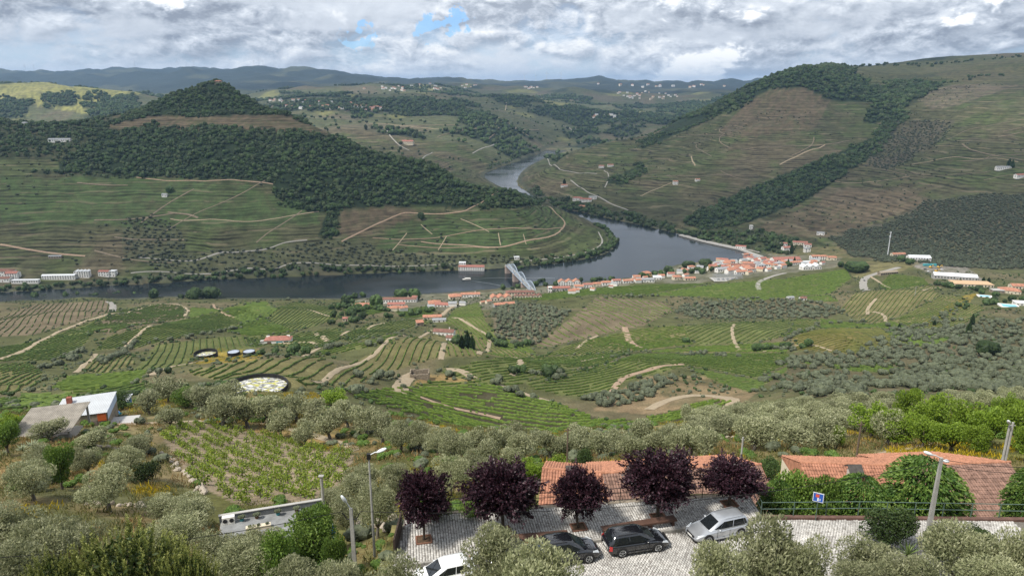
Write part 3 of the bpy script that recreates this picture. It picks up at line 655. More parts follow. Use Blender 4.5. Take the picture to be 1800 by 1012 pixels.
def shade_cloud(x, y, z, L, Wd, seed):  # unseen clouds above the frame, added to shade the valley hills
    """one closed lumpy shell: flat base, billowing top"""
    n, k = 40, 9; V = []; F = []
    for s in (0, 1):
        for i in range(k+1):
            for q in range(n):
                a_ = 2*math.pi*q/n; r = i/k
                ed = 1+.32*(fbm(np.array([math.cos(a_)*1.7+seed]), np.array([math.sin(a_)*1.7]), 3, 3)[0]-.5)*2
                X = math.cos(a_)*r*ed; Y = math.sin(a_)*r*ed
                bump = fbm(np.array([X*3+seed]), np.array([Y*3]), 7, 4)[0]
                h = math.sqrt(max(1-r*r, 0))
                V.append((x+X*L/2, y+Y*Wd/2, z+(h*(.25+bump*.9)*.32*min(L, Wd) if s else -h*.05*min(L, Wd))))
    m0 = n*(k+1)
    for s in (0, 1):
        for i in range(k):
            for q in range(n):
                t = (s*m0+i*n+q, s*m0+i*n+(q+1) % n, s*m0+(i+1)*n+(q+1) % n, s*m0+(i+1)*n+q); F.append(t if s else t[::-1])
    m = MATS.get('shade_cloud_vapour')
    if m is None:
        m = mat('shade_cloud_vapour', (.9, .9, .92), 1, .03, .001, obj=False); nt = m.node_tree; t = nd(nt, 'ShaderNodeBsdfTranslucent', {0: (.92, .92, .93, 1)}); tr = nd(nt, 'ShaderNodeBsdfTransparent')
        mx = nd(nt, 'ShaderNodeMixShader', {0: .6, 1: nt.nodes['Principled BSDF'].outputs[0], 2: t.outputs[0]}); m2 = nd(nt, 'ShaderNodeMixShader', {0: .75, 1: mx.outputs[0], 2: tr.outputs[0]}); nt.links.new(m2.outputs[0], nt.nodes['Material Output'].inputs[0])
    mb = MB(); mb.add(V, F)
    tag(mb.build('shade_cloud', m, None, True), 'unseen cumulus added above the valley to shade the hills', None, None, 'stuff')
for k_, (x, y, L, Wd) in enumerate([(-900, 1700, 2300, 1300), (300, 2300, 1900, 1500), (900, 1500, 1500, 900), (-2300, 2100, 1500, 1500), (1900, 3200, 2200, 1800), (-300, 4200, 3000, 1700), (2400, 1500, 1400, 900), (-1900, 6800, 4200, 2600), (2200, 6500, 4000, 2600)]):
    shade_cloud(x-950, y-650, 1650+150*(k_ % 3)+(y > 4000)*300, L, Wd, 900+k_)
# ------------------------------------------------------------------ foliage materials and plant models
L_OLIVE = leafmat('olive_leaf', [(.095, .112, .050), (.215, .235, .120), (.345, .355, .20), (.48, .48, .31)], .38, .55, .16)
L_OLIVE2 = leafmat('grey_olive_leaf', [(.062, .076, .044), (.125, .142, .085), (.205, .215, .135)], .2, .6, .2)
L_PLUM = leafmat('plum_leaf', [(.012, .006, .009), (.028, .012, .019), (.060, .026, .038), (.12, .062, .08)], .15, .42, .1)
L_GREEN = leafmat('fresh_leaf', [(.09, .15, .015), (.19, .285, .03), (.30, .41, .06)], .45, .5, .14)
L_LEAF = leafmat('green_leaf', [(.04, .085, .016), (.12, .20, .036), (.235, .33, .07)], .35, .5, .2)
L_FIG = leafmat('layered_leaf', [(.022, .06, .013), (.08, .155, .030), (.18, .265, .055), (.30, .38, .10)], .3, .5, .1)
L_PINE = leafmat('pine_needle', [(.022, .038, .010), (.075, .105, .024), (.21, .235, .06), (.34, .34, .12)], .15, .55, .1)
L_DARK = leafmat('dark_leaf', [(.026, .046, .014), (.050, .085, .024), (.092, .132, .038)], .15, .6, .45)
L_SCRUB = leafmat('scrub_leaf', [(.045, .056, .034), (.080, .094, .056), (.125, .138, .085)], .15, .65, .25)
L_VINE = leafmat('vine_leaf', [(.08, .13, .016), (.16, .235, .028), (.27, .345, .05), (.38, .42, .09)], .45, .5, .12)
L_ROW_G = leafmat('row_leaf_bright', [(.070, .125, .016), (.140, .215, .030), (.225, .30, .052)], .3, .55, .1)
L_ROW = leafmat('row_leaf', [(.052, .09, .014), (.10, .155, .024), (.165, .22, .042)], .25, .6, .15)
L_ROW_Y = leafmat('row_leaf_yellow', [(.07, .085, .02), (.13, .14, .03), (.20, .19, .045)], .25, .6, .15)
L_FLOWER = leafmat('broom_flower', [(.20, .17, .03), (.45, .33, .015), (.60, .46, .02)], .3, .6, .1)
L_GRASS = leafmat('grass_blade', [(.09, .11, .03), (.17, .17, .055), (.28, .235, .10)], .35, .6, .2)
L_DRYG = leafmat('dry_grass_blade', [(.20, .13, .05), (.32, .21, .09), (.40, .30, .13)], .35, .6, .15)
BARK = mat('bark', (.085, .068, .052), .9, .35, 8, .4)
BARK_G = mat('grey_bark', (.15, .135, .115), .9, .3, 8, .4)

def leaf_quads(P, Dv, L, Wd, rng):
    """kite-shaped leaves at P along Dv; returns verts, faces"""
    n = len(P)
    rnd = rng.normal(size=(n, 3)); side = np.cross(Dv, rnd); side /= np.linalg.norm(side, axis=1)[:, None]+1e-9
    L = np.broadcast_to(L, (n,))[:, None]; Wd = np.broadcast_to(Wd, (n,))[:, None]
    v = np.stack([P-Dv*L*.5, P+side*Wd*.5-Dv*L*.02, P+Dv*L*.5, P-side*Wd*.5-Dv*L*.02], 1).reshape(-1, 3)
    f = np.arange(4*n).reshape(n, 4)
    return v, f
def np_mesh(name, v, f, rnd, material, smooth=False):
    me = bpy.data.meshes.new(name); n = len(f); k = f.shape[1]
    me.vertices.add(len(v)); me.vertices.foreach_set('co', np.asarray(v, np.float32).ravel())
    me.loops.add(n*k); me.loops.foreach_set('vertex_index', np.asarray(f, np.int32).ravel())
    me.polygons.add(n); me.polygons.foreach_set('loop_start', np.arange(0, n*k, k, dtype=np.int32))
    me.update(calc_edges=True)
    a = me.attributes.new('rnd', 'FLOAT', 'FACE'); a.data.foreach_set('value', np.asarray(rnd, np.float32))
    me.materials.append(material); return me
def unit(n, rng):
    d = rng.normal(size=(n, 3)); return d/np.linalg.norm(d, axis=1)[:, None]
def crown_mesh(name, material, seed, n, lobes=12, L=.05, W=.022, cz=.6, rh=.5, rv=.38, lr=(.17, .27), up=.25, shell=.72, hang=0.0):
    """unit tree crown (width 1, top at z=1): leaves on overlapping lobes"""
    rng = np.random.default_rng(seed)
    C = []; 
    for i in range(lobes):
        d = unit(1, rng)[0]; k = rng.uniform(.35, 1)**.5; r = rng.uniform(*lr)
        C.append((d[0]*(rh-r)*k, d[1]*(rh-r)*k, cz+d[2]*(rv-r*.8)*k, r, rng.uniform(-.14, .14)))
    C.append((0, 0, cz, lr[1]*1.05, 0)); C = np.array(C)
    w = C[:, 3]**2; ch = rng.choice(len(C), n, p=w/w.sum())
    d = unit(n, rng); rad = C[ch, 3]*(shell+(1.06-shell)*rng.random(n)**.6)
    inner = rng.random(n) < .18; rad = np.where(inner, rad*rng.random(n), rad)
    P = C[ch, :3]+d*rad[:, None]*np.array([1, 1, .9])
    Dv = d*.7+unit(n, rng)*.75+np.array([0, 0, up-hang]); Dv /= np.linalg.norm(Dv, axis=1)[:, None]
    v, f = leaf_quads(P, Dv, L*rng.uniform(.7, 1.3, n), W*rng.uniform(.7, 1.3, n), rng)
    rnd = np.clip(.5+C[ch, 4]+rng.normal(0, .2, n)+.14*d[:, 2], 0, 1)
    return np_mesh(name, v, f, rnd, material)
def trunk_mesh(name, material, seed, h=.5, r=.035, limbs=5, spread=.3, fork=.22):
    rnd = random.Random(seed); mb = MB()
    top = Vector((rnd.uniform(-.03, .03), rnd.uniform(-.03, .03), fork))
    mb.tube([(0, 0, -.06), (0, 0, .02), top*.5+Vector((.012, 0, 0)), top], [r*1.5, r*1.2, r, r*.85], 7)
    for i in range(limbs):
        a = 2*math.pi*(i+rnd.random()*.6)/limbs
        e = Vector((math.cos(a)*spread*rnd.uniform(.6, 1), math.sin(a)*spread*rnd.uniform(.6, 1), h+rnd.uniform(-.02, .22)))
        m = top.lerp(e, .5)+Vector((0, 0, -.03))
        mb.tube([top-Vector((0, 0, .02)), m, e], [r*.6, r*.38, r*.14], 5)
    return mb.mesh(name, material, True)
def blob_mesh(name, material, seed, n=70, lobes=3, squash=1.0, L=.26, W=.2, core=True):
    """cheap far crown: a faceted heart with leaf clumps, width 1, base at z=0"""
    random.seed(seed); rng = np.random.default_rng(seed); mb = MB()
    cs = []
    for i in range(lobes):
        a = rng.uniform(0, 6.28); k = .22 if lobes > 1 else 0
        cs.append((math.cos(a)*k, math.sin(a)*k, .42+rng.uniform(-.1, .14), rng.uniform(.26, .36)))
    for c in cs: mb.ball(c[:3], c[3], 7, 5, (1, 1, 1.05*squash), .16)
    vs = np.array(mb.v); V = [vs]; nf = len(mb.f)
    f3 = [x if len(x) == 4 else (x[0], x[1], x[2], x[2]) for x in mb.f]
    ch = rng.integers(0, len(cs), n); C = np.array(cs)[ch]; d = unit(n, rng); d[:, 2] = np.abs(d[:, 2])*.9-.1
    P = C[:, :3]+d*C[:, 3:4]*1.02; Dv = d*.6+unit(n, rng)*.7; Dv /= np.linalg.norm(Dv, axis=1)[:, None]
    v, f = leaf_quads(P, Dv, L*rng.uniform(.6, 1.2, n), W*rng.uniform(.6, 1.2, n), rng)
    me = bpy.data.meshes.new(name)
    faces = [tuple(x) for x in mb.f]+[tuple(int(i)+len(vs) for i in x) for x in f]
    me.from_pydata([tuple(x) for x in vs]+[tuple(x) for x in v], [], faces)
    me.materials.append(material)
    a = me.attributes.new('rnd', 'FLOAT', 'FACE')
    zc = np.array([np.mean([(mb.v[i][2]) for i in x]) for x in mb.f])
    a.data.foreach_set('value', np.concatenate([np.clip(.35+rng.normal(0, .15, nf), 0, 1), np.clip(.55+rng.normal(0, .25, n), 0, 1)]).astype(np.float32))
    me.update(); return me

def scatter(name, P, S, meshes, label, cat, seed=1, sq=(1, 1)):
    """one 'stuff' object: plants instanced on points"""
    n = len(P)
    if n == 0: return None
    rng = np.random.default_rng(seed)
    me = bpy.data.meshes.new(name); me.vertices.add(n); me.vertices.foreach_set('co', np.asarray(P, np.float32).ravel())
    a = me.attributes.new('scl', 'FLOAT_VECTOR', 'POINT'); s3 = np.repeat(np.asarray(S, np.float32)[:, None], 3, 1); s3[:, 2] *= rng.uniform(sq[0], sq[1], n)
    a.data.foreach_set('vector', s3.ravel())
    a = me.attributes.new('rot', 'FLOAT_VECTOR', 'POINT'); r3 = np.zeros((n, 3), np.float32); r3[:, 2] = rng.uniform(0, 6.28, n); a.data.foreach_set('vector', r3.ravel())
    a = me.attributes.new('vi', 'INT', 'POINT'); a.data.foreach_set('value', rng.integers(0, len(meshes), n).astype(np.int32))
    o = link(name, me)
    c = bpy.data.collections.new(name+'_source')
    for i, m in enumerate(meshes):
        q = bpy.data.objects.new('%s_plant_%02d' % (name, i), m); c.objects.link(q)
    ng = bpy.data.node_groups.new(name, 'GeometryNodeTree')
    ng.interface.new_socket('Geometry', in_out='INPUT', socket_type='NodeSocketGeometry'); ng.interface.new_socket('Geometry', in_out='OUTPUT', socket_type='NodeSocketGeometry')
    gi = ng.nodes.new('NodeGroupInput'); go = ng.nodes.new('NodeGroupOutput')
    def at(nm, t): 
        x = ng.nodes.new('GeometryNodeInputNamedAttribute'); x.data_type = t; x.inputs[0].default_value = nm
        return x.outputs[0]
    ci = ng.nodes.new('GeometryNodeCollectionInfo'); ci.inputs[0].default_value = c; ci.inputs[1].default_value = True; ci.inputs[2].default_value = True
    ip = ng.nodes.new('GeometryNodeInstanceOnPoints'); L_ = ng.links.new
    L_(gi.outputs[0], ip.inputs['Points']); L_(ci.outputs[0], ip.inputs['Instance']); ip.inputs['Pick Instance'].default_value = True
    L_(at('vi', 'INT'), ip.inputs['Instance Index']); L_(at('rot', 'FLOAT_VECTOR'), ip.inputs['Rotation']); L_(at('scl', 'FLOAT_VECTOR'), ip.inputs['Scale'])
    L_(ip.outputs[0], go.inputs[0])
    md = o.modifiers.new('plants', 'NODES'); md.node_group = ng
    return tag(o, label, cat, None, 'stuff')
def fill(poly, D0, D1, spacing, jit=.5, seed=1, keep=None):
    """world-space jittered grid inside a picture polygon, between two distances -> (N,3)"""
    rng = np.random.default_rng(seed)
    xs = [p[0] for p in poly]; u0 = (min(xs)-900)/FPX*1.18-.03; u1 = (max(xs)-900)/FPX*1.18+.03
    if u0 > 0: u0 *= .8
    if u1 < 0: u1 *= .8
    x0 = min(u0*D0, u0*D1); x1 = max(u1*D0, u1*D1)
    X, Y = np.meshgrid(np.arange(x0, x1, spacing), np.arange(D0, D1, spacing))
    X = (X+rng.uniform(-jit, jit, X.shape)*spacing).ravel(); Y = (Y+rng.uniform(-jit, jit, Y.shape)*spacing).ravel()
    Z = hgt(X, Y); a, b = proj(X, Y, Z); q = fbm(X/55., Y/55., 21, 3)-.5; q2 = fbm(X/55.+9, Y/55., 23, 3)-.5; e_ = 1.0 if D0 > 900 else .25
    m = inpoly(a+q*34*e_, b+q2*17*e_, poly) & (Y > D0) & (Y < D1) & (bil(SD, X, Y) > 3)
    X, Y, Z = X[m], Y[m], Z[m]
    if keep is not None:
        k = keep(X, Y); X, Y, Z = X[k], Y[k], Z[k]
    return np.stack([X, Y, Z], 1)
def along(pts, spacing, jit=0, seed=1, D0=100., D1=25000.):
    w = [hit(a, b, D0, D1) for a, b in pts]; rng = np.random.default_rng(seed); out = []
    for a, b in zip(w, w[1:]):
        L = (b-a).length; n = max(int(L/spacing), 1)
        for i in range(n):
            p = a.lerp(b, (i+rng.random()*.7)/n); x = p.x+rng.normal()*jit; y = p.y+rng.normal()*jit
            out.append((x, y, hgt(x, y)))
    return np.array(out)

# ------------------------------------------------------------------ woods, groves and scrub (uncountable)
FAR_D = [blob_mesh('far_tree_%d' % i, L_DARK, 100+i, 40, 3) for i in range(5)]
L_MIXG = leafmat('pale_wood_leaf', [(.04, .058, .024), (.075, .10, .04), (.12, .145, .065)], .15, .6, .4)
FAR_D += [blob_mesh('far_tree_%d' % (8+i), L_MIXG, 130+i, 34, 2, 1.25) for i in range(2)]
FAR_S = [blob_mesh('far_scrub_%d' % i, L_SCRUB, 200+i, 36, 2) for i in range(4)]
MID_O = [blob_mesh('mid_olive_%d' % i, L_OLIVE2, 300+i, 260, 4, 1.0, .15, .075) for i in range(4)]
MID_D = [blob_mesh('mid_tree_%d' % i, L_DARK, 400+i, 260, 4, 1.1, .16, .11) for i in range(4)]
def acc(*lists): 
    ls = [l for l in lists if l is not None and len(l)]; return np.concatenate(ls) if ls else np.zeros((0, 3))
wood_pts = []; wood_s = []; scrub_pts = []; scrub_s = []
for c, poly, a, b in LAND:
    if c in ('forest', 'woods', 'woodsf'):
        D = min(b, 2600); far_w = a > 1700
        p = fill(poly, a, b if c == 'woodsf' else D+ (900 if far_w else 0), 12.0 if far_w else (6.8 if c == 'forest' else 9.5), .55, len(wood_pts)+3)
        p = p[(fbm(p[:, 0]/24., p[:, 1]/24., 29, 3) < .66)]
        wood_pts.append(p); wood_s.append((4.5+8.5*RNG.random(len(p))**2.2) if not far_w else (9+10*RNG.random(len(p))**2))
    elif c in ('scrub', 'dots', 'rough'):
        p = fill(poly, a, b, {'scrub': 6.6, 'dots': 9.5, 'rough': 11}[c], .32 if c == 'dots' else .5, len(scrub_pts)+40)
        scrub_pts.append(p); scrub_s.append(RNG.uniform(4.0, 7.5, len(p)))
# sparse bushes on the terraces and woods in the far country
p = fill([(-100, 210), (-100, 500), (1900, 500), (1900, 100), (1500, 100), (900, 320), (600, 240)], 1060, 3000, 25, .5, 77,
         lambda x, y: fbm(x/160., y/160., 81, 3) > .54)
scrub_pts.append(p); scrub_s.append(2.2+4.5*RNG.random(len(p))**2)
fw = fbm; 
p = fill([(-150, 130), (1300, 130), (1300, 330), (-150, 330)], 2900, 6500, 26, .5, 78, lambda x, y: fbm(x/420., y/420., 71, 5) > .545)
wood_pts.append(p); wood_s.append(RNG.uniform(14, 24, len(p)))
p = fill([(420, 150), (1300, 150), (1300, 330), (420, 330)], 2500, 5200, 75, .5, 79, lambda x, y: fbm(x/200., y/200., 83, 3) > .52)
wood_pts.append(p); wood_s.append(RNG.uniform(9, 16, len(p)))
p = along([(1490, 116), (1530, 110), (1600, 113), (1650, 114), (1700, 108), (1760, 104), (1830, 98)], 16, 30, 66, 2400); wood_pts.append(p); wood_s.append(6+12*RNG.random(len(p)))
p = along([(1640, 150), (1700, 140), (1760, 133)], 16, 14, 67, 2300); wood_pts.append(p); wood_s.append(6+9*RNG.random(len(p)))
# trees along the river
for line, D0, sp, jt, lo, hi in (([(0, 512), (100, 506), (200, 500), (380, 489), (480, 485), (700, 477), (800, 474)], 1000, 8, 3.5, 7, 11),
                         ([(0, 508), (100, 503), (200, 497), (380, 486), (700, 474)], 1000, 10, 5, 6, 9),
                         ([(905, 468), (950, 464), (1000, 459), (1055, 447), (1074, 436), (1080, 425), (1072, 412), (1045, 395)], 1100, 6, 4, 8, 12),
                         ([(920, 464), (1000, 454), (1050, 443), (1068, 430), (1068, 418)], 1100, 9, 6, 7, 10),
                         ([(960, 353), (990, 365), (1040, 375), (1090, 386), (1150, 399), (1200, 411), (1260, 424)], 1300, 8, 6, 9, 14),
                         ([(1000, 362), (1060, 375), (1110, 384)], 1400, 8, 12, 9, 15),
                         ([(855, 298), (905, 280), (950, 265)], 2200, 16, 4, 7, 10)):
    p = along(line, sp, jt, sp, D0); wood_pts.append(p); wood_s.append(RNG.uniform(lo, hi, len(p)))
wp = acc(*wood_pts); ws = np.concatenate(wood_s)
scatter('far_woodland', wp-np.array([0, 0, .6]), ws, FAR_D, 'dark green woods covering the slopes and river banks', 'woodland', 5, (.8, 1.15))
sp_ = acc(*scrub_pts); ss_ = np.concatenate(scrub_s)
scatter('hillside_scrub', sp_-np.array([0, 0, .5]), ss_, FAR_S, 'grey green scrub and olive dots on the far hillsides', 'scrub', 6, (.7, 1.0))

# ------------------------------------------------------------------ tracks and roads
EARTH = mat('track_earth', (.31, .25, .17), .95, .16, .5, 0, obj=False)
ROADM = mat('pale_road', (.27, .255, .23), .9, .12, .4, 0, obj=False)
REDTR = mat('red_track', (.30, .215, .15), .95, .2, .3, 0, obj=False)
PATHMASK = np.zeros((1400, 800), bool)
def path(name, pts, width, m, D0=60., label=None, D1=25000.):
    w = [hit(a, b, D0, D1) for a, b in pts]; g = np.array([(p.x, p.y) for p in w])
    for _ in range(2):
        q = [g[0]]
        for a, b in zip(g, g[1:]): q += [a*.75+b*.25, a*.25+b*.75]
        q.append(g[-1]); g = np.array(q)
    Dm = float(g[:, 1].mean()); step = min(max(Dm/150, .8), 10)
    seg = np.linalg.norm(np.diff(g, axis=0), axis=1); s = np.concatenate([[0], np.cumsum(seg)]); n = max(int(s[-1]/step), 3)
    t = np.linspace(0, s[-1], n); G = np.stack([np.interp(t, s, g[:, 0]), np.interp(t, s, g[:, 1])], 1)
    T = np.gradient(G, axis=0); T /= np.linalg.norm(T, axis=1)[:, None]+1e-9; Nn = np.stack([-T[:, 1], T[:, 0]], 1)
    wv = width*.5*(1+.22*(fbm(t/6., t*0, 5, 3)-.5)*2)[:, None]
    vs = []; lift = .10+Dm*.0005
    for k in (-1, -.33, .33, 1):
        P2 = G+Nn*wv*k; vs.append(np.concatenate([P2, (hgt(P2[:, 0], P2[:, 1])+lift-(.0 if abs(k) < .5 else lift*.6))[:, None]], 1))
    V = np.stack(vs, 1).reshape(-1, 3); F = []
    for i in range(n-1):
        for k in range(3): F.append((i*4+k, i*4+k+1, i*4+5+k, i*4+4+k))
    me = bpy.data.meshes.new(name); me.from_pydata([tuple(v) for v in V], [], F); me.materials.append(m)
    me.polygons.foreach_set('use_smooth', [True]*len(F)); me.update()
    if D0 < 1000:
        for P2 in (G-Nn*wv*.7, G, G+Nn*wv*.7):
            ii = np.clip(((P2[:, 0]+1000)/1.5).astype(int), 0, 1399); jj = np.clip((P2[:, 1]/1.5).astype(int), 0, 799); PATHMASK[ii, jj] = True
    return tag(link(name, me), label, None, None, 'structure')
for pts, w, m, D0 in [
 ([(0, 632), (60, 605), (130, 570), (190, 555), (265, 536)], 5, EARTH, 250), ([(190, 530), (200, 535), (197, 547)], 9, ROADM, 500),
 ([(265, 536), (310, 533), (335, 545), (325, 556)], 4, EARTH, 500), ([(375, 535), (385, 550), (420, 560)], 4, REDTR, 500), ([(520, 542), (560, 549), (588, 558)], 4, EARTH, 500),
 ([(215, 612), (265, 572)], 3.5, EARTH, 300), ([(132, 655), (168, 622)], 4, EARTH, 250), ([(265, 660), (325, 640), (400, 628), (470, 630), (560, 612)], 4.5, EARTH, 250),
 ([(550, 675), (620, 640), (680, 605), (740, 590), (760, 580)], 3.5, EARTH, 300), ([(775, 632), (795, 605), (800, 590)], 4, EARTH, 300),
 ([(600, 590), (650, 573), (675, 568)], 4, EARTH, 300), ([(775, 555), (785, 545), (800, 537), (815, 530)], 6, EARTH, 500),
 ([(795, 558), (830, 575), (862, 590), (860, 603), (842, 623)], 4.5, EARTH, 400), ([(700, 690), (712, 665), (735, 655)], 9, EARTH, 250), ([(785, 650), (812, 650), (832, 665)], 7, EARTH, 250),
 ([(870, 675), (905, 685), (930, 695), (965, 705)], 5, EARTH, 200), ([(730, 695), (790, 715), (850, 728), (880, 735)], 3.5, REDTR, 200), ([(1020, 635), (1060, 627)], 6, EARTH, 300),
 ([(905, 628), (920, 635), (900, 660)], 5, EARTH, 300), ([(1140, 720), (1180, 700), (1240, 692), (1290, 700), (1285, 715), (1240, 728)], 7, EARTH, 200),
 ([(1070, 700), (1080, 680), (1100, 660), (1140, 650), (1200, 640)], 5, REDTR, 250), ([(1300, 615), (1285, 585), (1290, 570)], 4, EARTH, 400), ([(1015, 612), (1030, 598), (1050, 590)], 4, EARTH, 300),
 ([(1098, 575), (1110, 605), (1130, 612)], 7, REDTR, 400), ([(1525, 553), (1525, 540), (1540, 525)], 4.5, EARTH, 400), ([(1535, 548), (1555, 552), (1557, 566)], 4, EARTH, 400),
 ([(1523, 511), (1516, 500), (1520, 488), (1540, 481), (1580, 470)], 11, ROADM, 600), ([(1530, 486), (1545, 495), (1568, 507)], 4, EARTH, 600), ([(1620, 511), (1640, 505), (1655, 507)], 5, EARTH, 500),
 ([(1335, 510), (1330, 498), (1345, 490), (1380, 480)], 8, ROADM, 800), ([(560, 805), (640, 790), (560, 765), (480, 745), (390, 738), (250, 747), (150, 745)], 2.6, EARTH, 60),
 ([(700, 745), (750, 745), (780, 752)], 3, EARTH, 100), ([(460, 600), (500, 605), (540, 600), (560, 605)], 4, EARTH, 300), ([(555, 585), (575, 600)], 5, EARTH, 400), ([(1500, 808), (1560, 795), (1620, 782), (1660, 775)], 1.6, EARTH, 60),
 ([(1340, 618), (1420, 600), (1480, 622)], 2.5, EARTH, 300),
 # far
 ([(0, 430), (60, 440), (150, 450)], 9, REDTR, 1000), ([(240, 452), (300, 458), (420, 446), (540, 422)], 6, ROADM, 1000), ([(230, 480), (450, 472), (650, 466), (800, 464)], 6, ROADM, 1000),
 ([(600, 425), (700, 372), (740, 375), (860, 370), (950, 362)], 7, REDTR, 1100), ([(950, 357), (970, 370), (990, 385), (995, 395), (975, 420), (900, 432), (860, 437), (800, 430), (740, 425)], 7, REDTR, 1100),
 ([(740, 395), (760, 412)], 4, EARTH, 1100), ([(810, 385), (860, 408)], 4, EARTH, 1100), ([(690, 440), (715, 410)], 4, EARTH, 1100), ([(770, 440), (785, 415)], 4, EARTH, 1100), ([(655, 418), (800, 412), (940, 410), (990, 400)], 4, REDTR, 1100), ([(880, 432), (876, 410)], 4, EARTH, 1100), ([(700, 430), (780, 436), (860, 436)], 4, REDTR, 1100), ([(925, 430), (920, 412)], 3, EARTH, 1100),
 ([(895, 461), (940, 458), (1000, 451), (1040, 442), (1062, 428), (1052, 408)], 7, ROADM, 1100), ([(300, 385), (400, 392), (500, 382), (560, 372)], 5, EARTH, 1100), ([(240, 312), (330, 318), (480, 324)], 6, REDTR, 1100), ([(560, 238), (572, 246), (590, 243)], 6, EARTH, 1400),
 ([(1200, 412), (1240, 424), (1300, 436), (1335, 450)], 9, ROADM, 1300), ([(1003, 317), (1020, 330), (1050, 345), (1080, 362), (1105, 370)], 8, ROADM, 1500), ([(962, 278), (975, 296), (1000, 302), (1050, 306)], 8, ROADM, 1900), ([(1062, 300), (1072, 310), (1063, 330)], 7, ROADM, 1700),
 ([(1125, 345), (1150, 333), (1180, 322)], 6, EARTH, 1600), ([(1215, 275), (1222, 292)], 8, EARTH, 1600), ([(1370, 290), (1400, 275), (1435, 262), (1450, 255)], 9, EARTH, 1600), ([(1450, 315), (1600, 310)], 5, EARTH, 1400), ([(1600, 290), (1700, 275), (1790, 285)], 5, EARTH, 1400),
 ([(680, 230), (690, 246), (720, 265)], 13, ROADM, 2500), ([(830, 270), (860, 258), (875, 250)], 10, ROADM, 2500), ([(870, 205), (905, 225), (930, 240)], 9, EARTH, 2700), ([(990, 220), (1010, 235), (1020, 240)], 13, ROADM, 3000), ([(640, 215), (700, 222), (780, 228)], 8, EARTH, 2500), ([(890, 180), (888, 195)], 12, EARTH, 3500), ([(740, 282), (760, 268)], 10, ROADM, 2500),
 ]:
    far = D0 >= 1000
    w = w*(.45 if far else .85)
    path('track' if m is not ROADM else 'road', pts, w, m, D0, 'pale %s winding across the %s' % ('road' if m is ROADM else 'dirt track', 'far hillside' if far else 'valley vineyards'))

for (x_, y_, z_), r_ in [(q[0], q[1]+1.5) for q in FLATS]+[(hit(px_, py_, 250), 9) for px_, py_ in ((490, 602), (781, 588), (793, 598), (762, 560), (771, 565), (738, 664), (607, 564), (1389, 526), (1411, 527))]:
    I_, J_ = np.meshgrid(np.arange(1400)*1.5-1000, np.arange(800)*1.5, indexing='ij'); PATHMASK |= np.hypot(I_-x_, J_-y_) < r_
# thin terrace tracks that follow the slopes
def ribbon(pts2, width, m, name, label):
    g = np.array(pts2); Dm = float(g[:, 1].mean()); T = np.gradient(g, axis=0); T /= np.linalg.norm(T, axis=1)[:, None]+1e-9; Nn = np.stack([-T[:, 1], T[:, 0]], 1); lift = .15+Dm*.0005
    V = []
    for k in (-.5, .5): q = g+Nn*width*k; V.append(np.concatenate([q, (hgt(q[:, 0], q[:, 1])+lift)[:, None]], 1))
    V = np.stack(V, 1).reshape(-1, 3); me = bpy.data.meshes.new(name); me.from_pydata([tuple(v) for v in V], [], [(2*i, 2*i+1, 2*i+3, 2*i+2) for i in range(len(g)-1)]); me.materials.append(m)
    tag(link(name, me), label, None, None, 'structure')
FARTR = mat('slope_track', (.18, .145, .10), .95, .25, .2, 0, obj=False); rg = np.random.default_rng(33)
for poly, n, D0, D1, side in (([(0, 315), (470, 330), (560, 370), (560, 440), (0, 450)], 8, 1060, 1700, 'left'), ([(1000, 270), (1200, 215), (1300, 200), (1420, 200), (1400, 280), (1250, 350), (1050, 320)], 9, 1500, 2900, 'right'), ([(1500, 300), (1800, 170), (1800, 330), (1450, 330), (1380, 390)], 9, 1200, 2700, 'right'), ([(450, 180), (700, 190), (900, 180), (950, 250), (760, 270), (650, 230)], 12, 2400, 4500, 'middle'), ([(1050, 180), (1250, 180), (1180, 210), (1050, 240)], 6, 3300, 5500, 'middle')):
    k = 0
    while k < n:
        px_, py_ = rg.uniform(min(q[0] for q in poly), max(q[0] for q in poly)), rg.uniform(min(q[1] for q in poly), max(q[1] for q in poly))
        if not inpoly(np.array([px_]), np.array([py_]), poly)[0]: continue
        p0 = hit(px_, py_, D0, D1); x, y = p0.x, p0.y; pts_ = []; st_ = p0.y/160; hd = None; tilt = rg.uniform(-.35, .35) if rg.random() < .75 else 1.2
        for i in range(int(rg.integers(10, 34))):
            gx = (hgt(x+6, y)-hgt(x-6, y)); gy = (hgt(x, y+6)-hgt(x, y-6)); gl = math.hypot(gx, gy)+1e-6; t = Vector((-gy/gl, gx/gl)); t = t if t.x > 0 else -t; g_ = Vector((gx/gl, gy/gl)); v = (t+g_*tilt).normalized(); hd = v if hd is None else (hd*.6+v*.4).normalized(); pts_.append((x, y)); x += hd.x*st_; y += hd.y*st_
        ribbon(pts_, rg.uniform(2.0, 3.6)*(1 if D0 < 2400 else 1.8), FARTR, 'track', 'thin pale terrace track on the %s hillside' % side); k += 1
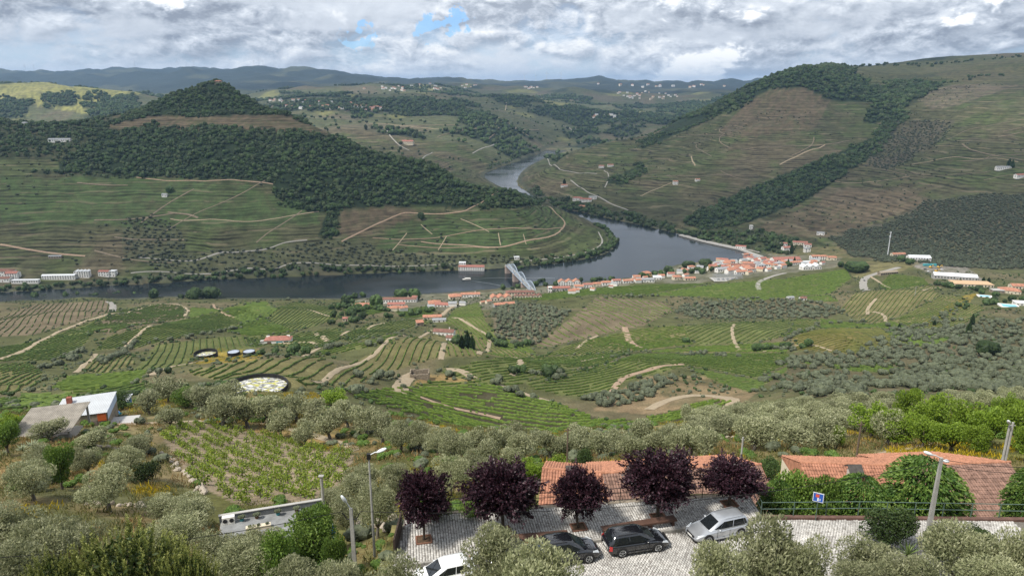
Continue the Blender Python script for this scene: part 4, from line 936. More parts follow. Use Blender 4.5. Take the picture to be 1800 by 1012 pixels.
# ------------------------------------------------------------------ vine rows of the middle ground
def vine_rows(poly, guide, sp, kind, seed):
    rng = np.random.default_rng(seed)
    g = [hit(a, b, 228 if kind == 'G' else 190, 1150) for a, b in guide]; g = np.array([(p.x, p.y) for p in g])
    t0 = g[0]-g[1]; t0 /= np.linalg.norm(t0); t1 = g[-1]-g[-2]; t1 /= np.linalg.norm(t1)
    g = np.concatenate([[g[0]+t0*90], g, [g[-1]+t1*90]])
    Dm = float(g[:, 1].mean()); ds = .95 if kind == 'G' else (1.5 if Dm < 500 else 2.4)
    # smooth resample
    for _ in range(2):
        q = [g[0]]
        for a, b in zip(g, g[1:]): q += [a*.75+b*.25, a*.25+b*.75]
        q.append(g[-1]); g = np.array(q)
    seg = np.linalg.norm(np.diff(g, axis=0), axis=1); s = np.concatenate([[0], np.cumsum(seg)])
    t = np.arange(0, s[-1], ds); G = np.stack([np.interp(t, s, g[:, 0]), np.interp(t, s, g[:, 1])], 1)
    T = np.gradient(G, axis=0); T /= np.linalg.norm(T, axis=1)[:, None]+1e-9; Nn = np.stack([-T[:, 1], T[:, 0]], 1)
    K_ = int(190/sp); V = []; F = []; Rn = []; base = 0
    h0 = {'G': 1.15, 'g': .85}.get(kind, .9); w0 = {'G': .55, 'g': .38}.get(kind, .38); sp *= {'G': 2.0, 'g': 1.5}.get(kind, 1.08)
    for k in range(-K_, K_+1):
        off = k*sp
        P2 = G+Nn*off; y = P2[:, 1]
        ok = (y > (228 if kind == 'G' else 150))
        P2 = np.where(ok[:, None], P2, [0, 400]); Z = hgt(P2[:, 0], P2[:, 1]); a, b = proj(P2[:, 0], P2[:, 1], Z)
        ok &= inpoly(a, b, poly) & (P2[:, 1] < 1150)
        if ok.sum() < 2: continue
        n = len(G); j = rng.normal(0, 1, (n, 4)); wid = w0*(1+.2*j[:, 0]); hh = h0*(1+.18*j[:, 1]); sd_ = Nn*(j[:, 2:3]*.09)
        ok &= ~PATHMASK[np.clip(((P2[:, 0]+1000)/1.5).astype(int), 0, 1399), np.clip((P2[:, 1]/1.5).astype(int), 0, 799)]
        gap = fbm(P2[:, 0]/7., P2[:, 1]/7., 91, 2) > (.76 if kind != 'b' else .68)
        c = np.concatenate([P2+sd_, Z[:, None]], 1); n3 = np.concatenate([Nn, np.zeros((n, 1))], 1); up = np.array([0, 0, 1])
        ring = np.stack([c-n3*wid[:, None]*1.0+up*.1, c-n3*wid[:, None]*.6+up*(hh*.8)[:, None], c+n3*wid[:, None]*.5+up*hh[:, None], c+n3*wid[:, None]*1.0+up*.1], 1)
        idx = np.where(ok[:-1] & ok[1:] & ~gap[:-1])[0]
        if len(idx) == 0: continue
        V.append(ring.reshape(-1, 3)); q = base+idx*4
        for e in range(3):
            F.append(np.stack([q+e, q+e+1, q+5+e, q+4+e], 1)); Rn.append(np.clip(.42+.2*rng.normal(size=len(idx))+(.08 if e == 1 else 0), 0, 1))
        base += n*4
    if not V: return None
    V = np.concatenate(V); F = np.concatenate(F); Rn = np.concatenate(Rn)
    used = np.unique(F); mp = np.full(len(V), -1); mp[used] = np.arange(len(used))
    V = V[used]; F = mp[F]
    if kind == 'G':   # leafy tops for the nearest big vineyard
        i = rng.integers(0, len(V), 3000); d = unit(3000, rng); v, f = leaf_quads(V[i]+d*.10, d, .34, .22, rng)
        F = np.concatenate([F, f+len(V)]); V = np.concatenate([V, v]); Rn = np.concatenate([Rn, np.clip(.55+.25*rng.normal(size=3000), 0, 1)])
    return np_mesh('vine_rows', V, F, Rn, {'G': L_ROW_G, 'g': L_ROW, 'o': L_ROW, 'b': L_ROW, 'y': L_ROW_Y}[kind])
ROWDESC = ['on bare terraces at the far left by the river', 'on the brown rounded field left of the white road bend', 'in the flat green block at the left edge', 'in the narrow green block right of the long diagonal track',
 'in the broad green block above the tanks', 'in the round green field below the river track', 'in the green field below the white sheds', 'in straight lines left of the three tanks', 'in the light green block below the round tanks track',
 'in curved rows at the left edge', 'in the green block behind the stone shed', 'in the small block beside the grey hedge', 'in wide terraces below the three tanks', 'curving over the striped hill under the farm ruins',
 'on the green spur below the riverside hotel', 'on the slope below the dark cypresses', 'fanning out below the white track', 'on bare brown terraces right of the olive grove', 'on the striped slope with pale terrace scars', 'on the long green slope in the valley middle',
 'on the green mound behind the stone ruin', 'in the big bright green bowl nearest the olive trees', 'sweeping round the green amphitheatre', 'on the short terraces beside the bowl', 'in yellowish arcs on the brown mound', 'in the big green block beside the town road', 'in the green strip below the town',
 'in terraces under the curved tarmac road', 'in the green block under the builders yard', 'in rows below the villa with the pool', 'in the strip left of the farm ruins', 'in the small green block below the red roofed barns', 'in the flat strip beside the scrub', 'in the small block right of the yellow mound']
ROWDESC += ['round the white house with teal doors', 'in the strip under the farm ruins track', 'on the upper slope of the valley middle', 'between the mound and the amphitheatre', 'in the strip above the yellowish mound', 'in terraces left of the villa vineyard', 'in the lowest green block at the left edge', 'in the block above the white house', 'in the strip beside the long diagonal track', 'beside the short river track', 'beside the orange riverside villa', 'in the strip above the twin cottages', 'below the dark olive scrub', 'in the narrow strip under the stone ruin']
for i, (poly, guide, sp, kind, desc) in enumerate(FIELDS):
    me = vine_rows(poly, guide, sp, kind, 500+i)
    if me: tag(link('vine_rows', me), 'rows of vines '+ROWDESC[i], 'vineyard', 'vineyards on the valley floor', 'stuff')

# ------------------------------------------------------------------ buildings
WHITE = mat('whitewash', (.74, .72, .68), .85, .08, .4); CREAM = mat('cream_wall', (.62, .55, .42), .85, .1, .4); STONE = mat('schist_stone', (.27, .225, .17), .95, .4, 1.6, .5)
OCHRE = mat('ochre_wall', (.55, .36, .15), .85, .1, .4); GREYW = mat('grey_wall', (.38, .37, .35), .85, .12, .5)
TERRA = mat('terracotta', (.37, .175, .115), .88, .35, .5); REDROOF = mat('red_roof', (.30, .13, .10), .85, .25, .5); BROWNR = mat('old_brown_roof', (.185, .095, .072), .9, .3, .5)
METALR = mat('white_metal_roof', (.66, .68, .70), .45, .07, .3, spec=.5); GREYR = mat('grey_roof', (.27, .28, .29), .8, .15, .4); SANDR = mat('sand_roof', (.52, .36, .22), .9, .1, .3)
GLASSD = mat('window_glass', (.030, .036, .042), .12, .1, .6, spec=.6); TEAL = mat('teal_door', (.05, .24, .28), .6, .1, .5); DOORB = mat('brown_door', (.12, .07, .045), .7, .15, 1)
BLACK = mat('black_liner', (.018, .018, .02), .6, .2, 1); CONC = mat('concrete', (.36, .345, .32), .9, .18, 1.2, .15)
STEELB = mat('blue_grey_steel', (.33, .39, .46), .5, .08, .5, spec=.5); GRANITE = mat('pink_granite', (.36, .28, .24), .9, .2, .8)
POOLW = mat('pool_water', (.16, .50, .66), .08, .05, .3, spec=.6)
def roof_mesh(mb, w, d, h, kind, rise, bays=3, o=.35):
    W2, D2 = w/2+o, d/2+o; t = .18
    if kind == 'gable':
        vs = [(-W2, -D2, h), (W2, -D2, h), (W2, 0, h+rise), (-W2, 0, h+rise), (W2, D2, h), (-W2, D2, h)]
        vs += [(x, y, z+t) for x, y, z in vs]
        mb.add(vs, [(0, 3, 2, 1), (3, 5, 4, 2), (6, 7, 8, 9), (9, 8, 10, 11), (0, 1, 7, 6), (5, 11, 10, 4), (1, 2, 8, 7), (2, 4, 10, 8), (0, 6, 9, 3), (3, 9, 11, 5)])
    elif kind == 'hip':
        r = max(W2-D2, .3); vs = [(-W2, -D2, h), (W2, -D2, h), (W2, D2, h), (-W2, D2, h), (-r, 0, h+rise), (r, 0, h+rise)]
        lo = [(x, y, z-t) for x, y, z in vs[:4]]
        mb.add(vs+lo, [(0, 1, 5, 4), (1, 2, 5), (2, 3, 4, 5), (3, 0, 4), (6, 9, 8, 7), (0, 6, 7, 1), (1, 7, 8, 2), (2, 8, 9, 3), (3, 9, 6, 0)])
    elif kind == 'flat':
        mb.box((0, 0, h+.15), (w+2*o, d+2*o, .3))
    elif kind == 'shed':
        vs = [(-W2, -D2, h), (W2, -D2, h), (W2, D2, h+rise), (-W2, D2, h+rise)]; vs += [(x, y, z+t) for x, y, z in vs]
        mb.add(vs, [(0, 3, 2, 1), (4, 5, 6, 7), (0, 1, 5, 4), (1, 2, 6, 5), (2, 3, 7, 6), (3, 0, 4, 7)])
    elif kind == 'saw':
        b = w/bays
        for i in range(bays):
            x0 = -w/2+i*b; x1 = x0+b; xm = (x0+x1)/2
            vs = [(x0-.1, -D2, h), (xm, -D2, h+rise), (x1+.1, -D2, h), (x0-.1, D2, h), (xm, D2, h+rise), (x1+.1, D2, h)]; vs += [(x, y, z+t) for x, y, z in vs]
            mb.add(vs, [(0, 1, 4, 3), (1, 2, 5, 4), (6, 9, 10, 7), (7, 10, 11, 8), (0, 6, 7, 1), (1, 7, 8, 2), (3, 4, 10, 9), (4, 5, 11, 10), (0, 3, 9, 6), (2, 8, 11, 5)])
def wall_mesh(mb, w, d, h, kind, rise, bays=3, foot=2.5):
    mb.box((0, 0, (h-foot)/2), (w, d, h+foot))
    if kind == 'gable':
        for x in (-w/2, w/2):
            e = .02; s = 1 if x > 0 else -1
            mb.add([(x, -d/2, h), (x, d/2, h), (x, 0, h+rise), (x-s*.3, -d/2, h), (x-s*.3, d/2, h), (x-s*.3, 0, h+rise)], [(0, 1, 2), (3, 5, 4), (0, 2, 5, 3), (1, 4, 5, 2)])
    if kind == 'saw':
        b = w/bays
        for i in range(bays):
            x0 = -w/2+i*b; mb.add([(x0, -d/2, h), (x0+b, -d/2, h), (x0+b/2, -d/2, h+rise), (x0, -d/2+.3, h), (x0+b, -d/2+.3, h), (x0+b/2, -d/2+.3, h+rise)], [(0, 1, 2), (3, 5, 4), (0, 2, 5, 3), (1, 4, 5, 2)])
    if kind == 'shed':
        mb.add([(-w/2, d/2, h), (w/2, d/2, h), (w/2, d/2, h+rise), (-w/2, d/2, h+rise), (-w/2, -d/2, h), (w/2, -d/2, h)], [(0, 1, 2, 3), (0, 3, 4), (1, 5, 2), (3, 2, 5, 4)])
WIN = {}
def win_mesh(w, h, m=None):
    k = (round(w, 1), round(h, 1), m.name if m else '')
    if k not in WIN: WIN[k] = MB().box((0, 0, 0), (w, .12, h)).mesh('window', m or GLASSD)
    return WIN[k]
def house(px, py, w, d, h, yaw, kind, wm, rm, label, name='house', cat='house', group=None, wins=None, rise=None, bays=3, D0=300, chim=0, door=True, dy=0.0, pos=None, ww=(1.0, 1.4), floors=None):
    p = pos or hit(px, py, D0); rz = R(yaw)
    e = empty(name, (p.x, p.y+dy, p.z), rz, label, cat, group)
    rise = (min(w, d)*.21 if kind in ('gable', 'hip') else (w/bays*.32 if kind == 'saw' else 1.2)) if rise is None else rise
    if p.y > 850: ww = (1.5, 1.9)
    a = MB(); wall_mesh(a, w, d, h, kind, rise, bays); a.build('wall', wm, e)
    b = MB(); roof_mesh(b, w, d, h, kind, rise, bays); ro = b.build('roof', rm, e)
    floors = floors or max(1, int(h/2.9)); n = wins if wins is not None else max(2, int(w/3.6))
    for f in range(floors):
        zc = (f+.55)*h/floors
        for i in range(n):
            x = -w/2+(i+.5)*w/n
            if door and f == 0 and i == n//2:
                o = link('door', win_mesh(1.3, 2.3, DOORB), e); o.location = (x, -d/2-.03, 1.15); continue
            o = link('window', win_mesh(ww[0], min(ww[1], h/floors*.6)), e); o.location = (x, -d/2-.03, zc)
        for s in (-1, 1):
            o = link('window', win_mesh(ww[0], min(ww[1], h/floors*.6)), e); o.location = (s*(w/2+.03), 0, zc); o.rotation_euler = (0, 0, R(90))
    for i in range(chim):
        c = MB(); c.box((0, 0, .9), (.8, .8, 2.4)); c.box((0, 0, 2.2), (1.0, 1.0, .2)); o = c.build('chimney', wm, ro); o.location = (w*(.25-.4*i), d*.12, h+rise*.5)
    return e
HS = [
 (637, 543, 17, 11, 6, 8, 'hip', WHITE, TERRA, 'white riverside villa with a bright orange hip roof, leftmost in the waterside village', 1),
 (703, 531, 44, 9, 5, 2, 'gable', WHITE, BROWNR, 'long white riverside building with brown roof and a row of windows', 0),
 (697, 538, 22, 9, 3.5, 4, 'gable', WHITE, REDROOF, 'low red roofed building in front of the long white one', 0),
 (729, 529, 7, 8, 6.5, 0, 'hip', WHITE, REDROOF, 'small square white house at the right end of the long white building', 0),
 (764, 536, 16, 14, 4, 12, 'hip', WHITE, TERRA, 'orange pyramid roofed house behind the steep vine spur', 0),
 (779, 538, 20, 10, 3, -10, 'gable', WHITE, REDROOF, 'red roofed barn beside the orange pyramid roof', 0),
 (800, 525, 17, 14, 5, 15, 'hip', CREAM, TERRA, 'orange hip roofed wine lodge beside the river, left of the long one', 0),
 (827, 522, 27, 9, 5, 4, 'gable', WHITE, TERRA, 'long orange roofed lodge with two white gable fronts by the river', 1),
 (880, 527, 27, 13, 4.5, 10, 'saw', CREAM, TERRA, 'wine sheds under three orange and brown gables by the bridge road', 0),
 (886, 538, 26, 8, 3.5, 16, 'gable', GREYW, TERRA, 'long low orange roofed shed beside the olive grove', 0),
 (760, 560, 20, 8, 3, 6, 'gable', CREAM, TERRA, 'orange roofed farm building on the vine ridge above the brown farmhouse', 0),
 (772, 565, 14, 6, 2.6, 6, 'gable', WHITE, GREYR, 'low white annex just below the orange roofed farm building', 0),
 (781, 588, 20, 9, 4, -10, 'gable', WHITE, BROWNR, 'old brown roofed farmhouse at the top of the striped vine hill', 1),
 (793, 598, 8, 7, 3.6, -10, 'gable', WHITE, BROWNR, 'small brown roofed outbuilding below the old farmhouse', 0),
 (738, 572, 7, 6, 4, 20, 'shed', STONE, TERRA, 'stone hut with a slanted orange roof on the vine ridge', 0),
 (607, 564, 5, 5, 3.5, 10, 'hip', CREAM, REDROOF, 'tiny pink roofed hut among the trees at the vineyard edge', 0),
 (829, 474, 43, 11, 6, -2, 'gable', WHITE, REDROOF, 'long white winery with red roof across the river, left of the bridge', 0),
 (813, 470, 11, 9, 9, -2, 'flat', WHITE, METALR, 'tall white flat topped block behind the left end of the riverside winery', 0),
 (908, 455, 9, 7, 4, 10, 'flat', WHITE, METALR, 'small white toll house at the far end of the bridge', 0),
 (914, 521, 38, 9, 7, 3, 'hip', CREAM, BROWNR, 'big cream hotel with many windows at the near end of the bridge', 2),
 (928, 523, 36, 8, 3, 3, 'saw', CREAM, BROWNR, 'row of low dark red gabled sheds in front of the big cream hotel', 0),
 (982, 511, 32, 9, 5, 4, 'gable', GREYW, REDROOF, 'long grey station building with red roof right of the bridge', 0),
 (967, 514, 5, 5, 8, 4, 'flat', WHITE, WHITE, 'slim white tower at the left end of the long grey building', 0),
 (1000, 501, 34, 10, 6, 5, 'saw', WHITE, TERRA, 'white river front with three pointed orange gables', 0),
 (1017, 508, 13, 9, 5, 4, 'gable', WHITE, TERRA, 'white house with orange roof right of the three gables', 0),
 (1034, 505, 15, 8, 5, 7, 'gable', WHITE, REDROOF, 'white house with a red roof, first in the row along the quay', 0),
 (1050, 503, 14, 8, 4.5, 7, 'gable', CREAM, TERRA, 'cream house with an orange roof, second in the quay row', 0),
 (1067, 501, 16, 8, 5, 6, 'hip', WHITE, TERRA, 'white hip roofed house, third in the quay row', 0),
 (1083, 499, 12, 8, 6, 8, 'gable', WHITE, REDROOF, 'tall white house at the right end of the quay row', 0),
 (1103, 497, 15, 8, 4, 9, 'gable', WHITE, TERRA, 'low orange roofed house between quay row and dark trees', 0),
 (1136, 487, 13, 10, 8, 10, 'hip', OCHRE, TERRA, 'ochre house with orange hip roof beside the dark river trees', 0),
 (1137, 496, 20, 9, 5, 5, 'flat', WHITE, GREYR, 'white flat roofed house below the ochre one', 0),
 (1155, 491, 12, 8, 4, 0, 'shed', WHITE, METALR, 'small white sheet roofed house beside the ochre house', 0),
 (1190, 491, 13, 9, 5, 14, 'hip', CREAM, TERRA, 'cream house with orange pyramid roof at the vineyard edge', 0),
 (1212, 492, 16, 8, 3.5, 5, 'gable', CREAM, TERRA, 'low orange roofed house at the vineyard edge right of the pyramid roof', 0),
 (1215, 473, 11, 8, 5, 8, 'hip', WHITE, TERRA, 'house with a vivid orange roof among the riverside trees', 0),
 (1251, 475, 10, 8, 8, 0, 'gable', OCHRE, REDROOF, 'tall ochre yellow house at the left edge of the town', 0),
 (1269, 477, 20, 10, 5, 14, 'gable', WHITE, GREYR, 'white hall with grey roof at the left of the town', 0),
 (1281, 466, 18, 9, 7, 6, 'gable', WHITE, TERRA, 'white town house with orange roof facing the river trees', 0),
 (1305, 472, 38, 16, 5, -6, 'gable', CREAM, BROWNR, 'large old warehouse with a wide brown roof in the town', 0),
 (1302, 482, 18, 9, 5, 12, 'gable', WHITE, TERRA, 'orange roofed house right above the grey substation', 0),
 (1318, 478, 15, 9, 6, 20, 'hip', WHITE, TERRA, 'white house with orange hip roof right of the substation', 0),
 (1337, 475, 13, 10, 9, 8, 'flat', WHITE, GREYR, 'white four storey block of flats in the town', 0),
 (1347, 472, 11, 9, 8, -12, 'gable', WHITE, TERRA, 'gabled white house beside the block of flats', 0),
 (1358, 468, 12, 9, 7, 6, 'gable', WHITE, REDROOF, 'white house with red roof left of the big winery', 0),
 (1369, 468, 16, 9, 6, 20, 'hip', CREAM, GREYR, 'cream house with grey roof in front of the big winery', 0),
 (1380, 461, 46, 16, 6, 6, 'gable', WHITE, REDROOF, 'big white winery with a broad red roof at the centre of the town', 0),
 (1398, 465, 22, 9, 4.5, 14, 'gable', WHITE, TERRA, 'white house below the right end of the big winery', 0),
 (1432, 456, 15, 9, 6, 8, 'gable', WHITE, TERRA, 'orange roofed house, left one of the row at the town end', 0),
 (1447, 456, 15, 9, 6, 2, 'hip', WHITE, TERRA, 'hip roofed house, middle one of the row at the town end', 0),
 (1461, 457, 14, 9, 5, -6, 'gable', CREAM, TERRA, 'cream house, right one of the row at the town end', 0),
 (1424, 473, 30, 12, 5, 10, 'saw', WHITE, METALR, 'white sawtooth factory shed beside the big vine block', 0),
 (1416, 464, 18, 8, 4, 6, 'flat', WHITE, METALR, 'white flat warehouse above the sawtooth shed', 0),
 (1384, 441, 20, 10, 7, 10, 'gable', WHITE, REDROOF, 'white manor with red roof above the town by the cypress', 0),
 (1377, 432, 12, 8, 5, 0, 'gable', WHITE, REDROOF, 'small white house behind the manor above the town', 0),
 (1406, 430, 26, 9, 5, -14, 'gable', CREAM, REDROOF, 'long red roofed house on the slope above the manor', 0),
 (1419, 434, 13, 8, 5, -8, 'gable', WHITE, REDROOF, 'white house at the right end of the slope group', 0),
 (1418, 443, 10, 8, 7, 0, 'flat', WHITE, GREYR, 'white tower like house right of the manor', 0),
 (1302, 437, 19, 8, 5, -18, 'gable', WHITE, REDROOF, 'red roofed boathouse on the river road', 0),
 (1442, 413, 14, 7, 5, -20, 'gable', WHITE, GREYR, 'lone white house on the edge of the dark scrub hill', 0),
 (1320, 403, 6, 6, 8, 0, 'flat', WHITE, WHITE, 'white water tower at the foot of the brown terraces', 0),
 (1614, 458, 32, 14, 6, -6, 'gable', WHITE, METALR, 'white warehouse with pale metal roof under the scrub hill', 0),
 (1578, 451, 22, 9, 5, 4, 'gable', CREAM, TERRA, 'orange roofed house beside the pale metal warehouse', 0),
 (1560, 482, 30, 7, 3.5, 16, 'gable', STONE, STONE, 'long ruined stone house above the curved tarmac road', 0),
 (1677, 490, 52, 14, 5, -16, 'gable', GREYW, METALR, 'long low warehouse with a white metal roof by the builders yard', 0),
 (1706, 502, 46, 18, 4, -8, 'flat', CREAM, SANDR, 'sand coloured flat roofed hall right of the builders yard', 0),
 (1773, 515, 22, 13, 4.5, -24, 'hip', CREAM, TERRA, 'villa with large orange hip roof above the swimming pool', 0),
 (1792, 507, 22, 11, 4, -10, 'gable', CREAM, TERRA, 'second orange roofed villa at the right edge', 0),
 (1752, 514, 13, 9, 3.5, -6, 'flat', STONE, GREYW, 'flat roofed stone wing beside the orange villa', 0),
 (1796, 536, 15, 10, 3.2, -14, 'flat', WHITE, WHITE, 'modern white flat roofed house with terrace pool at the right edge', 0),
 (1389, 526, 8, 6, 3, 8, 'gable', WHITE, GREYR, 'left one of two small white cottages in the vine valley', 0),
 (1411, 527, 8, 6, 3, 4, 'gable', WHITE, BROWNR, 'right one of two small white cottages in the vine valley', 0),
 (1763, 298, 32, 9, 6, -4, 'gable', WHITE, GREYR, 'long white house beside cypresses high on the right hillside', 0),
 (1792, 312, 22, 10, 6, 10, 'gable', WHITE, REDROOF, 'white red roofed house below the long one on the right hillside', 0),
 (1015, 352, 24, 12, 7, -10, 'hip', WHITE, REDROOF, 'left wing of the white quinta on the far bank', 0),
 (1030, 354, 30, 12, 6, -14, 'gable', WHITE, REDROOF, 'main white and red winery of the far bank quinta', 0),
 (1042, 350, 20, 10, 6, -10, 'gable', WHITE, GREYR, 'grey roofed hall at the right end of the far bank quinta', 0),
 (1023, 366, 18, 10, 6, -12, 'hip', OCHRE, TERRA, 'orange house by the water below the far bank quinta', 0),
 (992, 328, 19, 9, 5, 6, 'hip', WHITE, TERRA, 'lone orange roofed house with cypress above the far bank quinta', 0),
 (1057, 295, 16, 9, 6, -4, 'gable', WHITE, REDROOF, 'left house of the small hamlet high on the right bank', 0),
 (1073, 293, 18, 9, 6, 4, 'gable', WHITE, REDROOF, 'right house of the small hamlet high on the right bank', 0),
 (1187, 324, 13, 9, 8, 0, 'gable', WHITE, TERRA, 'tall white house with orange roof alone among brown terraces', 0),
 (1226, 318, 12, 8, 5, 6, 'gable', WHITE, TERRA, 'small orange roofed house right of the lone tall one', 0),
 (717, 254, 44, 22, 12, -5, 'gable', CREAM, REDROOF, 'large pinkish quinta with red roof in the far side valley', 0),
 (106, 249, 46, 10, 5, 2, 'gable', WHITE, GREYR, 'long white building among the woods on the left hill', 0),
 (45, 222, 9, 12, 8, 0, 'gable', WHITE, GREYR, 'white chapel on the left skyline of the near hill', 0),
 (290, 345, 9, 7, 4, 0, 'gable', WHITE, GREYR, 'tiny white hut beside two trees in the big vineyard', 0),
 (384, 148, 18, 11, 7, 10, 'hip', STONE, TERRA, 'stone chapel on top of the wooded cone hill', 0),
 (8, 484, 30, 14, 8, 2, 'hip', WHITE, BROWNR, 'large white manor with brown roof at the far left bank', 0),
 (24, 489, 18, 12, 9, 4, 'gable', WHITE, REDROOF, 'white gabled wing beside the left bank manor', 0),
 (6, 494, 24, 10, 5, 2, 'gable', WHITE, BROWNR, 'lower white wing in front of the left bank manor', 0),
 (46, 497, 40, 7, 5, 3, 'flat', WHITE, METALR, 'low white terrace of rooms at the left river bank', 0),
 (105, 490, 50, 8, 6, 3, 'gable', WHITE, METALR, 'long white lodge with a line of dark arches on the left bank', 0),
 (146, 486, 22, 9, 9, 3, 'saw', WHITE, METALR, 'white block with four steep gables at the end of the long lodge', 0),
 (185, 484, 17, 9, 7, -2, 'gable', WHITE, REDROOF, 'white house standing alone right of the four gabled block', 0),
 (200, 484, 9, 9, 8, -2, 'flat', WHITE, METALR, 'square white annex at the right end of the left bank houses', 0),
 (98, 453, 20, 6, 3, 4, 'gable', STONE, GREYR, 'old grey terrace shed above the left bank lodge', 0),
]
for px, py, w, d, h, yaw, kind, wm, rm, lab, ch in HS:
    D0 = 300
    if py < 515 and px < 1100 and not (890 < px and py > 495): D0 = 1000
    if 540 > py > 505 and px < 1000: D0 = 700
    if py < 380: D0 = 1150
    house(px, py, w, d, h, yaw, kind, wm, rm, lab, 'house', 'building' if w > 25 else 'house', None, D0=D0, chim=ch, bays={'saw': 3 if w > 26 and w != 36 else 4}.get(kind, 3) if lab[:7] != 'row of ' else 6)
# the white cottage with teal doors in the vineyard
def cottage():
    p = hit(490, 602, 300); e = empty('vineyard_house', p, R(6), 'white vineyard house with red tile roof and big teal doors', 'house')
    a = MB(); wall_mesh(a, 20, 9, 3.6, 'hip', 2); a.build('wall', WHITE, e)
    b = MB(); roof_mesh(b, 20, 9, 3.6, 'hip', 2.1); ro = b.build('roof', REDROOF, e)
    for x, w, m, n in ((1.5, 4.6, TEAL, 'door'), (-6.2, 3.0, DOORB, 'door'), (6.6, 3.4, GLASSD, 'window')):
        o = link(n, win_mesh(w, 2.5, m), e); o.location = (x, -4.55, 1.3)
    for x in (-8, 7.5):
        c = MB().box((0, 0, .5), (2.6, 1.0, 1.2)); o = c.build('chimney', WHITE, ro); o.location = (x, 1.5, 4.4)
    c = MB().box((0, 0, 1.2), (3.4, 3, 2.4)); c.box((0, 0, 2.5), (3.8, 3.4, .2)); o = c.build('porch', GREYW, e); o.location = (-11.7, -1, 0)
cottage()
# roofless stone ruin in the bowl
def ruin():
    p = hit(738, 664, 250); e = empty('stone_ruin', p, R(4), 'roofless grey schist hut standing on the pale track bend', 'ruin')
    for n, c, s in (('wall', (0, -3, 1.7), (11, .6, 4.2)), ('wall', (0, 3, 2.1), (11, .6, 5.0)), ('wall', (-5.2, 0, 2.1), (.6, 5.4, 5.0)), ('wall', (5.2, 0, 2.0), (.6, 5.4, 4.8))):
        a = MB(); horiz = s[0] > s[1]; L = max(s[0], s[1]); k = int(L/.55)
        for r in range(int(s[2]/.4)):
            for i in range(k):
                if r == int(s[2]/.4)-1 and random.random() < .4: continue
                u = -L/2+(i+.5)*L/k+(r % 2)*.12; v = (u, random.uniform(-.06, .06)) if horiz else (random.uniform(-.06, .06), u)
                z = c[2]-s[2]/2+r*.4+.2
                a.box((c[0]+v[0], c[1]+v[1], z), (L/k*.94 if horiz else s[0]+random.uniform(0, .1), s[1]+random.uniform(0, .1) if horiz else L/k*.94, .37))
        a.build(n, STONE, e)
    o = link('door', win_mesh(1.2, 1.9, BLACK), e); o.location = (-2.4, -3.33, .95)
ruin()
# ------------------------------------------------------------------ far villages: small white houses, shared meshes
VH = []
for i, (wm, rm) in enumerate(((WHITE, TERRA), (WHITE, REDROOF), (CREAM, TERRA), (WHITE, GREYR))):
    a = MB(); wall_mesh(a, 13, 9, 6, 'gable', 2.4, foot=4); a.mi = 1; roof_mesh(a, 13, 9, 6, 'gable', 2.4); VH.append(a.mesh('village_house', [wm, rm]))
def village(poly, n, D0, D1, label, group, s=1.0):
    rng = np.random.default_rng(n); k = 0; t = 0
    while k < n and t < 4000:
        t += 1; xs = [q[0] for q in poly]; ys = [q[1] for q in poly]
        a, b = rng.uniform(min(xs), max(xs)), rng.uniform(min(ys), max(ys))
        if not inpoly(np.array([a]), np.array([b]), poly)[0]: continue
        p = hit(a, b, D0, D1)
        if not D0 < p.y < D1-5: continue
        o = link('village_house', VH[int(rng.integers(0, 4))], None, p); o.rotation_euler = (0, 0, rng.uniform(-.6, .6)); q = s*rng.uniform(.75, 1.35); o.scale = (q, q, q)
        tag(o, label, 'house', group); k += 1
village([(465, 172), (520, 176), (600, 180), (680, 190), (675, 197), (560, 192), (500, 192)], 70, 2800, 5200, 'small white house in the hillside village right of the cone hill', 'houses of the hillside village right of the cone hill', 1.15)
village([(620, 158), (680, 152), (760, 148), (840, 150), (840, 156), (700, 162)], 34, 4000, 8500, 'tiny white house in the ridge village left of the valley', 'houses of the ridge village left of the valley', 1.3)
village([(1075, 163), (1130, 160), (1190, 166), (1200, 172), (1150, 176), (1085, 172)], 34, 4500, 8500, 'tiny white house in the village on the plateau above the valley', 'houses of the plateau village', 1.3)
village([(1000, 149), (1100, 147), (1280, 150), (1280, 155), (1100, 154)], 14, 7000, 12500, 'speck of a white house below the far blue ridge', 'houses below the far blue ridge', 2.0)
village([(920, 153), (950, 152), (950, 157), (920, 157)], 8, 5000, 9500, 'tiny white house on the middle ridge of the far valley', 'houses on the middle ridge', 1.4)
village([(1038, 202), (1090, 201), (1090, 207), (1038, 208)], 11, 3800, 6500, 'pinkish house of the hamlet strung along the far slope', 'houses of the hamlet along the far slope', 1.2)
village([(1255, 455), (1330, 450), (1400, 468), (1330, 484), (1250, 480)], 70, 950, 1400, 'small town house packed between the larger roofs', 'small houses of the riverside town', .72)
village([(600, 182), (640, 184), (700, 205), (660, 205)], 8, 2500, 4500, 'scattered white farmhouse below the hillside village', 'farmhouses below the hillside village', 1.0)
